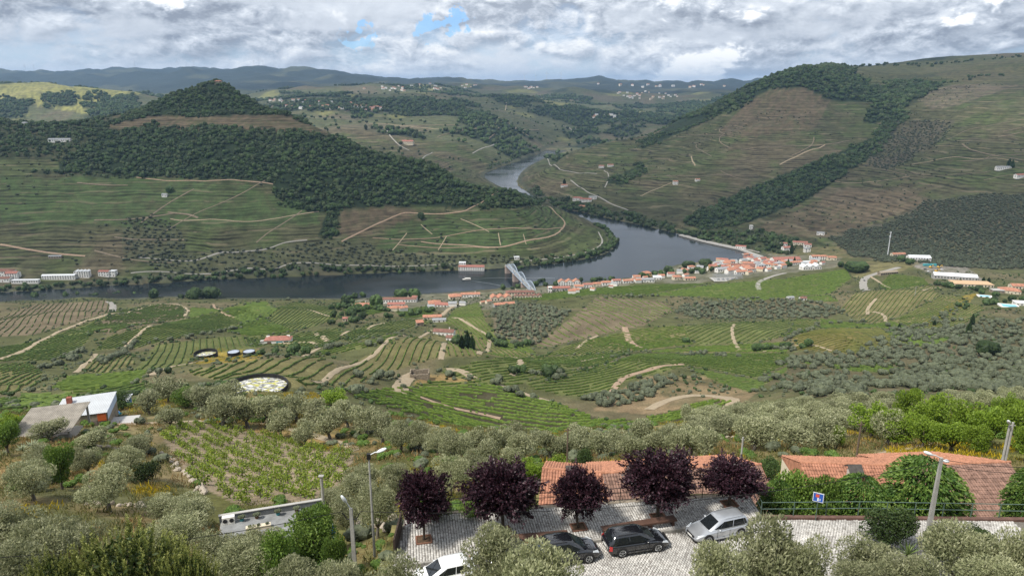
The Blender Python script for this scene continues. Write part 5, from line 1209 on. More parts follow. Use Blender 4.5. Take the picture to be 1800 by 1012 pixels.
# ------------------------------------------------------------------ the three span bridge
def bridge():
    A_ = plane_pt(893, 467, 12.5); B_ = plane_pt(938, 513, 12.5); dv = B_-A_; L = dv.length; x = dv/L; yv = Vector((-x.y, x.x, 0))
    e = empty('road_bridge', (A_.x, A_.y, 0), math.atan2(x.y, x.x), 'blue grey steel arch bridge with three spans over the dark river', 'bridge')
    n = 3; s = L/n; W_ = 3.7; zd = 12.5
    mb = MB().box((L/2, 0, zd-.5), (L+14, 6.6, 1.0)); mb.build('deck', CONC, e)
    for side in (-1, 1):
        for i in range(n):
            t = MB(); x0 = i*s+.6; x1 = (i+1)*s-.6; pts = []; pts2 = []
            for k in range(17):
                u = k/16; X = x0+(x1-x0)*u; z = zd+.3+4*u*(1-u)*8.2; pts.append(Vector((X, side*W_, z))); pts2.append(Vector((X, side*W_, z-1.3*(4*u*(1-u))**.4)))
            for a, b in zip(pts, pts[1:]): t.beam(a, b, .7, .55)
            for a, b in zip(pts2, pts2[1:]): t.beam(a, b, .45, .35)
            for k in range(1, 16):
                t.beam(pts[k], (pts[k].x, side*W_, zd-.2), .28, .28)
                if k < 15: t.beam(pts2[k], pts[k+1], .16, .16)
            t.beam((x0, side*W_, zd+.25), (x1, side*W_, zd+.25), .5, .9)
            t.build('arch', STEELB, e)
    for i in range(n):
        c = MB()
        for k in (4, 6, 8, 10, 12):
            u = k/16; X = i*s+.6+(s-1.2)*u; z = zd+.3+4*u*(1-u)*8.2; c.beam((X, -W_, z), (X, W_, z), .3, .3)
        c.build('cross_brace', STEELB, e)
    for i in range(n+1):
        p = MB(); X = i*s; p.prism([(X-2.2, -5), (X+2.2, -5), (X+3, -3), (X+3, 3), (X+2.2, 5), (X-2.2, 5), (X-3, 3), (X-3, -3)], -6, zd-1.0); p.box((X, 0, zd-.9), (6.4, 10.6, .7)); p.build('pier', GRANITE, e)
    for side in (-1, 1):
        r = MB().box((L/2, side*3.1, zd+.55), (L+14, .12, 1.0)); r.build('railing', STEELB, e)
bridge()
def boat():
    p = plane_pt(820, 492, 0); e = empty('river_boat', p, R(4), 'white and dark passenger boat cruising left of the bridge', 'boat')
    h = MB(); sec = []
    for i in range(9):
        u = i/8; X = -8+16*u; w = 2.1*(math.sin(min(1, (1-abs(2*u-1))*1.6+.15)*math.pi/2)); sec.append([(X, -w, 1.0+.5*(2*u-1)**2), (X, -w*.7, -.4), (X, w*.7, -.4), (X, w, 1.0+.5*(2*u-1)**2)])
    vs = [v for q in sec for v in q]; fs = [(i*4+k, i*4+k+1, i*4+5+k, i*4+4+k) for i in range(8) for k in range(3)]+[(i*4, i*4+4, i*4+7, i*4+3) for i in range(8)]
    h.add(vs, fs); h.build('hull', mat('dark_hull', (.05, .045, .04), .5, .1, 1), e)
    MB().box((0.5, 0, 1.25), (13.5, 3.9, .3)).build('deck', WHITE, e)
    c = MB().box((2, 0, 2.3), (8, 3.0, 1.8)); c.box((2, 0, 3.3), (8.8, 3.4, .2)); c.build('cabin', WHITE, e)
    for k in range(4):
        for s in (-1, 1): o = link('window', win_mesh(1.2, .8), e); o.location = (-.6+k*1.8, s*1.54, 2.5)
    MB().tube([(-3.4, 0, 1.4), (-3.4, 0, 7)], .1, 6).build('mast', WHITE, e)
boat()
FOAM = mat('wake_foam', (.10, .115, .125), .3, .2, .2)
def wake():
    for pts in ([(824, 491), (870, 488), (920, 488), (975, 489)], [(826, 493), (860, 498), (890, 504)]):
        w = [plane_pt(a, b, .05) for a, b in pts]; mb = MB()
        vs = []
        for i, q in enumerate(w):
            t = (w[min(i+1, len(w)-1)]-w[max(i-1, 0)]).normalized(); nn = Vector((-t.y, t.x, 0)); r = .4+.5*i; vs += [q-nn*r, q+nn*r]
        mb.add(vs, [(2*i, 2*i+1, 2*i+3, 2*i+2) for i in range(len(w)-1)])
        tag(mb.build('boat_wake', FOAM), 'faint wake trailing on the water behind the boat', None, None, 'structure')
wake()
def quay():
    mb = MB(); pts = [(1195, 413), (1240, 425), (1300, 438), (1340, 452)]
    w = [plane_pt(a, b, 1.8) for a, b in pts]
    for a, b in zip(w, w[1:]): mb.beam(a, b, 7, 2.4)
    tag(mb.build('quay', CONC), 'pale stone quay wall along the right river bank', 'quay')
    a, b = plane_pt(1312, 459, 6), plane_pt(1341, 451, 6); e = empty('foot_bridge', (0, 0, 0), 0, 'small white footbridge over the side river mouth beside the town', 'bridge')
    MB().beam(a, b, 5, 1).build('deck', CONC, e); MB().box(((a+b)/2-Vector((0, 0, 3.2))), (3, 5, 6)).build('pier', CONC, e)
    for k in (-1, 1):
        MB().beam(a+Vector((0, 2.4*k, 1)), b+Vector((0, 2.4*k, 1)), .2, 1).build('railing', WHITE, e)
quay()
# ------------------------------------------------------------------ wind turbines, mast, substation, tanks, pools
TWHITE = mat('turbine_white', (.62, .64, .66), .6, .03, .1)
def turbine_src():
    e = empty('wind_turbine'); MB().tube([(0, 0, -20), (0, 0, 85)], [2.6, 1.5], 8).build('tower', TWHITE, e)
    MB().box((0, 2, 86), (3.4, 10, 3.6)).build('nacelle', TWHITE, e)
    for k in range(3):
        b = MB(); b.add([(-1.2, 0, 0), (1.6, 0, 0), (2.0, 0, 10), (.4, 0, 42), (-.2, 0, 42), (-1.0, .9, 8)], [(0, 1, 2, 3, 4, 5), (5, 4, 3, 2, 1, 0)]); o = b.build('blade', TWHITE, e); o.location = (0, -4, 86); o.rotation_euler = (0, R(20+120*k), 0)
    return e
T0 = turbine_src()
TL = [(47, 'leftmost of two turbines at the far left'), (63, 'right one of two turbines at the far left'), (240, 'alone above the ridge left of the cone hill'), (314, 'on the ridge left of the cone summit'), (343, 'just left above the cone summit'), (329, 'small between the two left of the summit'), (449, 'first of four right of the cone hill'), (457, 'second of four right of the cone hill'), (464, 'third of four right of the cone hill'), (487, 'rightmost of four right of the cone hill'),
      (922, 'leftmost of four on the hill above the valley gap'), (942, 'second of four on the hill above the valley gap'), (961, 'third of four on the hill above the valley gap'), (986, 'rightmost of four on the hill above the valley gap')]
for i, (px, lab) in enumerate(TL):
    best = None
    for D in np.linspace(9000, 13500, 60):
        d = px_dir(px, 140); x = d.x/d.y*D; z = hgt(x, D); s = (z-H)/D
        if best is None or s > best[0]: best = (s, x, D, z)
    o = T0 if i == 0 else copy_tree(T0)
    o.location = best[1:]; o.rotation_euler = (0, 0, R(random.uniform(-25, 25))); sc = 1.0 if i not in (5, 6, 7, 8) else .8; o.scale = (sc, sc, sc)
    for b in o.children:
        if b.name.startswith('blade'): b.rotation_euler.y += i*.5
    tag(o, 'white wind turbine '+lab, 'wind turbine', 'wind turbines on the far ridges')
def mast():
    p = hit(1560, 450, 700); e = empty('phone_mast', p, 0, 'tall white lattice telecom mast in front of the scrub hill', 'mast'); h = 43*mpp(p)
    MB().tube([(0, 0, -2), (0, 0, h)], [.9, .5], 8).build('pole', TWHITE, e)
    for zz in (h*.98, h*.82):
        for k in range(3):
            a = k*2.094+.3; o = MB().box((0, 0, 0), (.5, .4, 3.0)).build('antenna', TWHITE, e); o.location = (1.2*math.cos(a), 1.2*math.sin(a), zz); o.rotation_euler = (0, 0, a)
    MB().cyl((0, 0, h*.72), 1.1, .5, 10).build('platform', GREYW, e)
mast()
def substation():
    p = hit(1280, 492, 800); e = empty('substation', p, R(4), 'grey electricity substation with portal frames below the town', 'substation')
    MB().box((0, 4, .1), (46, 22, .5)).build('yard_slab', GREYW, e)
    m = mat('galvanised', (.34, .35, .36), .5, .1, 1)
    for r in range(4):
        g = MB()
        for i in range(8): g.beam((-20+i*5.7, -4+r*5, 0), (-20+i*5.7, -4+r*5, 7), .35, .35)
        g.beam((-20, -4+r*5, 7), (20, -4+r*5, 7), .4, .5); g.beam((-20, -4+r*5, 4.8), (20, -4+r*5, 4.8), .2, .2); g.build('portal_frame', m, e)
    for i in range(5):
        t = MB().box((-15+i*7, 0, 1.4), (3, 2.2, 2.4)); t.cyl((-15.6+i*7, 0, 2.6), .2, 1.2, 6); t.cyl((-14.4+i*7, 0, 2.6), .2, 1.2, 6); t.build('transformer', m, e)
substation()
LINER = mat('tank_floor', (.50, .50, .46), .7, .5, .7)
def patchfloor():
    m = bpy.data.materials.new('mottled_floor'); m.use_nodes = True; nt = m.node_tree; b = nt.nodes['Principled BSDF']
    g = nd(nt, 'ShaderNodeTexCoord').outputs['Object']; g2 = vmt(nt, 'MULTIPLY', g, (1, 2.2, 1))
    a = sstep(nt, noise(nt, g2, .55, 4, .6), .50, .55); c = sstep(nt, noise(nt, vmt(nt, 'ADD', g2, (9, 3, 0)), .42, 3, .55), .53, .58)
    x = mixc(nt, a, (.16, .165, .165), (.66, .66, .62)); x = mixc(nt, c, x, (.42, .40, .09)); nt.links.new(x, b.inputs['Base Color']); b.inputs['Roughness'].default_value = .7
    return m
MOTTLE = patchfloor()
def tank(px, py, r, h, label, floor, zf, name='water_tank', D0=150):
    p = hit(px, py, D0); e = empty(name, p, 0, label, 'tank')
    n = 48; w = MB(); vs = []
    for k in range(n):
        a = 2*math.pi*k/n; c, s = math.cos(a), math.sin(a); vs += [(c*r, s*r, -2.5), (c*r, s*r, h), (c*(r-.25), s*(r-.25), h), (c*(r-.25), s*(r-.25), -.6)]
    w.add(vs, [(4*k+j, 4*((k+1) % n)+j, 4*((k+1) % n)+j+1, 4*k+j+1) for k in range(n) for j in range(3)]); w.build('wall', BLACK, e)
    f = MB(); f.add([(math.cos(2*math.pi*k/n)*(r-.25), math.sin(2*math.pi*k/n)*(r-.25), zf) for k in range(n)], [tuple(range(n))]); f.build('water' if floor is not MOTTLE else 'liner', floor, e)
    return e
tank(450, 684, 9.6, 1.3, 'large round black rimmed basin with mottled white and yellow floor among the olives', MOTTLE, .05, 'round_basin', 150)
WATERT = mat('pale_tank_water', (.36, .40, .47), .15, .15, .4, spec=.6)
tank(362, 625, 7.6, 2.6, 'widest of three black round tanks, open with white sediment', MOTTLE, .3, 'water_tank', 300)
tank(411, 623, 4.2, 2.4, 'middle one of three black round tanks, filled with pale water', WATERT, 2.1, 'water_tank', 300)
tank(438, 622, 4.2, 2.4, 'right one of three black round tanks, filled with pale water', WATERT, 2.1, 'water_tank', 300)
def pool(px, py, w, d, yaw, label):
    p = hit(px, py, 600); e = empty('swimming_pool', (p.x, p.y, p.z+.6), R(yaw), label, 'pool')
    MB().box((0, 0, -.8), (w+4, d+4, 1.6)).build('terrace', WHITE, e); MB().box((0, 0, .012), (w, d, .02)).build('water', POOLW, e)
pool(1731, 521, 11, 6, -20, 'small blue swimming pool below the orange villa'); pool(1774, 538, 14, 10, -18, 'larger pale blue pool at the right edge beside the modern white house')
YEL = mat('yellow_paint', (.65, .40, .06), .6, .1, 1); TEALB = mat('teal_paint', (.06, .30, .33), .6, .1, 1); DKCAR = mat('dark_car', (.05, .05, .055), .3, .1, 1, spec=.5); SILV = mat('pale_car', (.6, .6, .62), .3, .1, 1, spec=.5)
def container(px, py, m, lab):
    p = hit(px, py, 700); e = empty('container', p, R(-10+random.uniform(-20, 20)), lab, 'container'); a = MB().box((0, 0, 1.3), (9, 3.4, 3.2)); a.build('box', m, e)
    b = MB()
    for k in range(9): b.box((-4+k, -1.72, 1.3), (.3, .12, 2.9))
    b.build('rib', m, e)
container(1628, 467, TEALB, 'left teal container in the builders yard'); container(1640, 467, TEALB, 'right teal container in the builders yard')
def digger(px, py, lab):
    p = hit(px, py, 700); e = empty('excavator', p, R(random.uniform(-30, 30)), lab, 'digger')
    for s in (-1, 1): MB().box((0, s*1.3, .5), (4.4, .7, 1.0)).build('track_belt', BLACK, e)
    MB().box((-.6, 0, 1.8), (3.4, 2.8, 1.6)).build('body', YEL, e); MB().box((.6, -.7, 3.0), (1.5, 1.2, 1.6)).build('cab', GLASSD, e)
    a = MB().beam((1, .4, 2), (4.2, .4, 4.6), .5, .6); a.beam((4.2, .4, 4.6), (5.8, .4, 1.6), .4, .5); a.build('boom', YEL, e)
digger(1636, 471, 'yellow excavator left in the builders yard'); digger(1650, 471, 'yellow excavator in the middle of the builders yard'); digger(1646, 478, 'yellow excavator nearest the long white roof')
def far_car(px, py, yaw, m, lab, D0=600):
    p = hit(px, py, D0); e = empty('car', (p.x, p.y, p.z+.5), R(yaw), lab, 'car', 'small distant cars')
    b = MB().box((0, 0, .6), (4.2, 1.7, .7)); b.box((-.2, 0, 1.15), (2.4, 1.5, .5)); b.build('body', m, e)
    for x in (-1.3, 1.3):
        for y in (-.85, .85): w = MB().tube([(x, y-.1, .3), (x, y+.1, .3)], .32, 8); w.build('wheel', BLACK, e)
far_car(1519, 494, 70, DKCAR, 'dark car driving on the curved tarmac road')
for i, (a, b, m, n) in enumerate([(1632, 478, SILV, 'pale car parked beside the white roofed warehouse yard'), (1626, 474, DKCAR, 'dark car parked left in the builders yard'), (1655, 475, SILV, 'pale car parked near the right excavator')]): far_car(a, b, random.uniform(-40, 40), m, n)

village([(1110, 492), (1170, 486), (1250, 468), (1260, 478), (1180, 492), (1120, 497)], 16, 900, 1300, 'small house among the trees between quay row and town', 'small houses between quay and town', .7)
village([(1400, 462), (1470, 455), (1475, 462), (1410, 470)], 8, 950, 1400, 'small house at the right end of the town', 'small houses at the right end of the town', .7)
village([(640, 548), (760, 540), (900, 528), (1000, 508), (1100, 498), (1100, 503), (900, 532), (760, 546)], 16, 800, 1100, 'small outbuilding beside the river front lodges', 'small outbuildings of the river front', .6)
# ------------------------------------------------------------------ trees one can pick out
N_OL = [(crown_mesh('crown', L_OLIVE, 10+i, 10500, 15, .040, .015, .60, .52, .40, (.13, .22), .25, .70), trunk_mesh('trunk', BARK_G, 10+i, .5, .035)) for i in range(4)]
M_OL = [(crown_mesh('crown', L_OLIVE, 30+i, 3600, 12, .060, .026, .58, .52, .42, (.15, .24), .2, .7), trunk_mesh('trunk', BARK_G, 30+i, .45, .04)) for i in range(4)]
def plum_mesh(seed, n_sh=520):
    rng = np.random.default_rng(seed); V = []; F = []; Rn = []; b = 0
    d = unit(n_sh, rng); d[:, 2] = d[:, 2]*.9+.12; d /= np.linalg.norm(d, axis=1)[:, None]
    for i in range(n_sh):
        az_ = math.atan2(d[i, 1], d[i, 0]); lump = 1+.13*math.sin(3*az_+seed)+.10*math.sin(5*az_+2*seed+3*d[i, 2])+.09*math.sin(7*d[i, 2]+seed*1.7)
        r1 = rng.uniform(.36, .50)*lump*(1.12 if rng.random() < .12 else 1)*(1 if d[i, 2] > -.3 else .85); k = 40; t = rng.uniform(.35, 1, k)**.7
        base = np.array([0, 0, .60]); P = base+d[i]*np.array([1, 1, .84])*(t*r1)[:, None]+rng.normal(0, .017, (k, 3))
        Dv = d[i]*.9+unit(k, rng)*.65; Dv /= np.linalg.norm(Dv, axis=1)[:, None]
        v, f = leaf_quads(P, Dv, .038*rng.uniform(.7, 1.3, k), .022*rng.uniform(.7, 1.3, k), rng)
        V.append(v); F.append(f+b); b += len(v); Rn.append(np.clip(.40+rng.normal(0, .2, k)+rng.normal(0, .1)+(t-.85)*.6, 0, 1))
    return np_mesh('crown', np.concatenate(V), np.concatenate(F), np.concatenate(Rn), L_PLUM)
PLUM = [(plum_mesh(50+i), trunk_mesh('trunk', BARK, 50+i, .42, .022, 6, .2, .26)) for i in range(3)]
LEAFY = [(crown_mesh('crown', L_LEAF, 60+i, 7500, 16, .042, .026, .56, .52, .44, (.14, .23), .1, .7), trunk_mesh('trunk', BARK, 60+i)) for i in range(3)]
FRESH = [(crown_mesh('crown', L_GREEN, 70+i, 3800, 15, .052, .032, .58, .5, .42, (.12, .2), .2, .6), trunk_mesh('trunk', BARK, 70+i)) for i in range(3)]
def layered_mesh(seed, n_sp=340):
    """broad crown of drooping flat sprays"""
    rng = np.random.default_rng(seed); V = []; F = []; Rn = []; b = 0
    for i in range(n_sp):
        z = rng.uniform(.12, .98); rr = .52*math.sqrt(max(1-((z-.45)/.58)**2, .05))*rng.uniform(.72, 1.0); a = rng.uniform(0, 6.283)
        dr = np.array([math.cos(a), math.sin(a), 0]); tang = np.array([-dr[1], dr[0], 0]); k = 46
        s = rng.uniform(-1, 1, k); t = rng.uniform(-.16, .05, k)
        P = np.array([0, 0, z])+dr*(rr+t)[:, None]+tang*(s*.10*(1-np.abs(t)*2))[:, None]+np.array([0, 0, 1])*((-t*.25-.02*s*s-.5*np.maximum(t, 0))+rng.normal(0, .007, k))[:, None]
        Dv = dr*.8+tang*(s*.5)[:, None]+np.array([0, 0, -.22])+unit(k, rng)*.25; Dv /= np.linalg.norm(Dv, axis=1)[:, None]
        v, f = leaf_quads(P, Dv, .042*rng.uniform(.7, 1.25, k), .02, rng)
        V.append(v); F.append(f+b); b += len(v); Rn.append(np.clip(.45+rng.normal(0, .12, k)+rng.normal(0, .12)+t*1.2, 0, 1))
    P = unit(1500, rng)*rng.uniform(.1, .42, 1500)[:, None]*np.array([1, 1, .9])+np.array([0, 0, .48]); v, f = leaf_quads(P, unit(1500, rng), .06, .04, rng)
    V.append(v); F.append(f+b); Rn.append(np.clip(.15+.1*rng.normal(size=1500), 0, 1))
    return np_mesh('crown', np.concatenate(V), np.concatenate(F), np.concatenate(Rn), L_FIG)
LAYER = [(layered_mesh(80+i), trunk_mesh('trunk', BARK, 80+i)) for i in range(2)]
BUSH = [(crown_mesh('crown', L_DARK, 90+i, 6000, 14, .042, .024, .5, .52, .48, (.15, .24), .1, .7), trunk_mesh('trunk', BARK, 90+i, .3)) for i in range(2)]
def pine_mesh(seed, n_sh=420):
    rng = np.random.default_rng(seed); V = []; F = []; Rn = []; b = 0
    for i in range(n_sh):
        a = rng.uniform(0, 6.283); r = .5*rng.random()**.5; z0 = .25+.62*math.sqrt(max(1-(r/.52)**2, 0))*rng.uniform(.55, 1)
        p0 = np.array([r*math.cos(a), r*math.sin(a), z0-.1]); dr = np.array([math.cos(a)*r*.9, math.sin(a)*r*.9, .75]); dr /= np.linalg.norm(dr)
        k = 60; t = rng.random(k); L_ = rng.uniform(.12, .24)
        P = p0+dr*(t*L_)[:, None]; Dv = dr*.9+unit(k, rng)*.75; Dv /= np.linalg.norm(Dv, axis=1)[:, None]
        v, f = leaf_quads(P+Dv*.012, Dv, (.036*(1.1-.6*t)), .0075, rng); V.append(v); F.append(f+b); b += len(v)
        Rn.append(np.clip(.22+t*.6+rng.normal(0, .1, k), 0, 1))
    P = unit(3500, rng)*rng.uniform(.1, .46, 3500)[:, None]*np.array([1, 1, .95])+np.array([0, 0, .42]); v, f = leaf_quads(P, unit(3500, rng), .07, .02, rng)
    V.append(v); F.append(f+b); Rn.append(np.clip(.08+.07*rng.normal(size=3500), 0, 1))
    return np_mesh('crown', np.concatenate(V), np.concatenate(F), np.concatenate(Rn), L_PINE)
PINE = [(pine_mesh(95), trunk_mesh('trunk', BARK, 95, .5, .03))]
KIND = {'olive': (N_OL, 'olive_tree', 'olive tree'), 'olive_far': (M_OL, 'olive_tree', 'olive tree'), 'plum': (PLUM, 'plum_tree', 'tree'), 'leafy': (LEAFY, 'leafy_tree', 'tree'), 'fresh': (FRESH, 'fresh_green_tree', 'tree'),
        'layer': (LAYER, 'layered_tree', 'tree'), 'bush': (BUSH, 'round_bush', 'bush'), 'pine': (PINE, 'pine_bush', 'pine')}
_tc = [0]
def plant(kind, x, y, w, h, label, group=None, depth=None, z=None):
    v, nm, cat = KIND[kind]; c, t = v[_tc[0] % len(v)]; _tc[0] += 1
    z = hgt(x, y) if z is None else z
    e = empty(nm, (x, y, z-.05), random.uniform(0, 6.28), label, cat, group); e.scale = (w, depth or w, h)
    link('crown', c, e); link('trunk', t, e); return e
def tree(kind, px, top, w_px, label, base=None, D=None, group=None, minh=1.2):
    """place by its picture position: base pixel on the ground, or a distance; the height follows from the top pixel"""
    if base is not None: p = hit(px, base, 18); x, y = p.x, p.y
    else:
        d = px_dir(px, top); y = D; x = d.x/d.y*D; p = Vector((x, y, hgt(x, y)))
        px_, py_ = proj(x, y, p.z); x += (px-float(px_))*mpp(p); p = Vector((x, y, hgt(x, y)))
    zt = H+y*tan_py(top); h = max(zt-p.z, minh); w = w_px*mpp(p)
    return plant(kind, x, y, w, h, label, group)
# the five dark purple plum trees on the square
for px, py, top, w, lab in ((745, 948, 829, 102, 'leftmost dark purple plum tree, by the end post of the square'), (884, 932, 812, 142, 'widest dark purple plum tree behind the left bench'), (1017, 926, 824, 102, 'small dark purple plum tree in a square earth pit'),
                       (1157, 908, 797, 142, 'tall dark purple plum tree behind the right bench'), (1282, 885, 806, 118, 'rightmost dark purple plum tree behind the silver estate car')):
    p = plane_pt(px, py, LOT+.12); h = H+p.y*tan_py(top)-p.z; plant('plum', p.x, p.y, w*mpp(p)*.98, h, lab, 'plum trees on the square', None, p.z)
# foreground olives, read off the photograph: centre, top, width, distance or base
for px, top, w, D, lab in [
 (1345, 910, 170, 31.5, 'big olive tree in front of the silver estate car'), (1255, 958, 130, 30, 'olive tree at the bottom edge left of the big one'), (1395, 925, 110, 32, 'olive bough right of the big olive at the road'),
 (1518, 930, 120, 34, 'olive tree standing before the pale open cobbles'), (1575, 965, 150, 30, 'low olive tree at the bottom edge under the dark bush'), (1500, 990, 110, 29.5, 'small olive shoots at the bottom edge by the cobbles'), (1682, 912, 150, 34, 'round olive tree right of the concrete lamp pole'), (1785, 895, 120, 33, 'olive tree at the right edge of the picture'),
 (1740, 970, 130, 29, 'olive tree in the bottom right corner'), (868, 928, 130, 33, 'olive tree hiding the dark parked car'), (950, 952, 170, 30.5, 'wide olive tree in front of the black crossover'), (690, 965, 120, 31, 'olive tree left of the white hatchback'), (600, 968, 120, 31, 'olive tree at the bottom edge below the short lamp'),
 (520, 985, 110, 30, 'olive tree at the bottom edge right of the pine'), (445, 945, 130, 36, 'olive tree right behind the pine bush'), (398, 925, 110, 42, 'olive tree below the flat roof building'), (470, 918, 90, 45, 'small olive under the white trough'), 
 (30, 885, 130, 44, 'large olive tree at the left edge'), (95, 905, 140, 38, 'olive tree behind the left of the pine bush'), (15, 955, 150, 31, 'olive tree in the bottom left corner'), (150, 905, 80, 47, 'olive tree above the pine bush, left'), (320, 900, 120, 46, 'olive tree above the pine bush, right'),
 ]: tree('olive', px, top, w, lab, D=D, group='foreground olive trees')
for px, top, w, b, lab in [
 (60, 806, 92, 880, 'olive tree in dry grass at the left edge'), (75, 780, 70, 835, 'olive tree below the agaves'), (157, 778, 62, 838, 'olive tree between dry grass and the stone wall'), (192, 822, 100, 898, 'spreading olive tree in the middle of the dry meadow'), (225, 785, 72, 842, 'dark olive tree left of the round green bush'),
 (246, 760, 66, 800, 'olive tree at the left corner of the small vineyard'), (168, 752, 70, 788, 'low olive tree below the farm shed'), (88, 735, 70, 775, 'olive tree in front of the open shed'), (301, 712, 52, 752, 'round olive tree at the bend of the farm track'), (335, 868, 110, 925, 'olive tree under the left corner of the vineyard'), (283, 865, 80, 910, 'dark olive tree under the stone wall'),
 (262, 683, 60, 728, 'olive tree behind the blue container'), (297, 660, 76, 708, 'tall olive tree behind the track bend'), (356, 675, 66, 722, 'olive tree left of the round basin, first'), (392, 690, 70, 750, 'olive tree below the basin, left one'), (436, 690, 76, 752, 'olive tree below the basin, middle one'), (408, 668, 60, 720, 'olive tree touching the left rim of the basin'),
 (470, 692, 66, 742, 'olive tree below the basin, right one'), (495, 715, 60, 768, 'olive tree at the head of the small vineyard'), (537, 738, 52, 785, 'olive tree beside the pale farm track'), (522, 690, 66, 740, 'olive tree right of the round basin'), (552, 700, 66, 750, 'olive tree by the yellow broom'), (580, 712, 72, 772, 'olive tree on the slope above the track, left'), (612, 700, 62, 752, 'olive tree at the lower edge of the bright vineyard'),
 (645, 712, 66, 765, 'olive tree on the slope above the track, middle'), (672, 725, 62, 778, 'olive tree on the slope above the track, right'), (706, 740, 66, 795, 'olive tree above the red grass bank, left'), (738, 742, 62, 795, 'olive tree above the red grass bank, middle'), (770, 752, 62, 800, 'olive tree above the red grass bank, right'), (800, 750, 80, 812, 'leaning olive tree with visible trunk above the plum trees'),
 (640, 808, 74, 872, 'grey olive tree behind the tall street lamp'), (628, 838, 84, 905, 'olive tree left of the tall street lamp'), (664, 848, 84, 945, 'olive tree right of the tall street lamp'), (610, 868, 70, 940, 'olive tree behind the short street lamp'), (585, 852, 60, 905, 'olive tree at the end of the flat roof'), (700, 815, 70, 880, 'olive tree behind the leftmost plum tree'), (792, 800, 84, 872, 'olive tree between the two left plum trees'), (838, 790, 70, 845, 'olive tree behind the widest plum tree'),
 ]: tree('olive' if b > 790 else 'olive_far', px, top, w, lab, base=b, group='olive trees on the near slope')
for i, (px, top, w, b) in enumerate([(835, 748, 56, 800), (862, 752, 54, 802), (888, 748, 54, 800), (915, 760, 60, 812), (940, 752, 50, 795), (968, 755, 60, 808), (1000, 762, 56, 805), (1024, 750, 60, 800), (1052, 756, 60, 805), (1082, 752, 58, 798), (1108, 760, 60, 810), (1128, 735, 60, 788), (1150, 752, 56, 800), (1172, 740, 58, 795), (1190, 752, 58, 802), (1012, 742, 46, 784), (905, 738, 44, 780), (1215, 745, 62, 800), (1240, 752, 60, 805), (860, 770, 60, 828), (900, 782, 56, 830)]):
    tree('olive_far', px, top, w, 'silvery olive tree in the belt between the bright vineyard and the orange roofs', base=b, group='olive belt above the plum trees')
p = fill([(1190, 715), (1300, 708), (1420, 700), (1560, 700), (1565, 790), (1480, 800), (1340, 800), (1200, 790)], 72, 215, 5.4, .35, 801)
RNG.shuffle(p); BELT = p[:85]
for x, y, z in BELT: plant('olive_far', x, y, random.uniform(5.2, 7.4), random.uniform(3.9, 5.8), 'silvery olive tree in the dense grove behind the right hand roofs', 'dense olive grove on the right')
p = fill([(1560, 712), (1800, 700), (1900, 700), (1900, 725), (1560, 735)], 130, 240, 8, .4, 802); RNG.shuffle(p)
for x, y, z in p[:24]: plant('olive_far', x, y, random.uniform(5, 7), random.uniform(3.5, 5), 'pale olive tree behind the fresh green trees', 'olives behind the fresh green trees')
for px, top, w, b, lab in [(1590, 674, 60, 745, 'tallest bright green tree on the right slope'), (1640, 690, 90, 770, 'broad bright green tree right of the tallest'), (1530, 706, 90, 772, 'bright green tree at the left of the green clump'), (1575, 720, 80, 785, 'bright green tree in the middle of the clump'), (1690, 700, 90, 780, 'bright green tree above the yellow meadow'), (1735, 710, 80, 788, 'bright green tree left of the twin poles'),
                           (1790, 705, 80, 795, 'bright green tree at the right edge'), (1620, 730, 70, 790, 'low bright green tree below the broad one'), (1670, 738, 76, 795, 'low bright green tree at the meadow edge'), (1800, 740, 70, 812, 'bright green tree below the twin poles'), (1470, 745, 30, 790, 'small bright green sapling among the grey olives'), (1765, 690, 60, 755, 'bright green tree behind the twin poles'),
                           (1715, 745, 60, 800, 'rounded bright green tree beside the twin poles')]:
    tree('fresh', px, top, w, lab, base=b, group='bright green trees on the right slope')
for kind, px, top, w, D, lab in [('layer', 1605, 808, 150, 44.5, 'broad layered green tree between the two roofs'), ('leafy', 1385, 820, 100, 45, 'leafy green tree right of the plum trees'), ('leafy', 1440, 832, 90, 44.2, 'leafy green tree behind the blue sign'), ('layer', 1500, 838, 110, 44, 'spreading green tree under the chimney'), ('layer', 1358, 845, 70, 44.5, 'green tree at the corner of the square'), ('layer', 1805, 822, 100, 43.5, 'layered green tree at the right edge'),
                                ('bush', 1555, 880, 110, 38.5, 'dark round bush at the foot of the lamp pole'), ('bush', 1640, 912, 70, 37.5, 'dark bush right of the lamp pole foot'), ('bush', 1712, 915, 70, 38, 'dark bush behind the round olive'), ('leafy', 545, 895, 120, 39, 'green deciduous tree left of the short street lamp'), ('leafy', 492, 925, 90, 36, 'green deciduous tree below the flat roof building'), ('leafy', 590, 935, 60, 36, 'green shrub behind the blue parasol'), ('leafy', 560, 880, 70, 47, 'green shrub at the end of the flat roof building'),
                                ('pine', 235, 922, 225, 25.5, 'dark pine bush with candle like shoots at the lower left'), ('pine', 335, 955, 130, 25, 'smaller pine bush at the right of the large one'), ('pine', 120, 958, 130, 24.5, 'smaller pine bush at the left of the large one')]:
    tree(kind, px, top, w, lab, D=D)
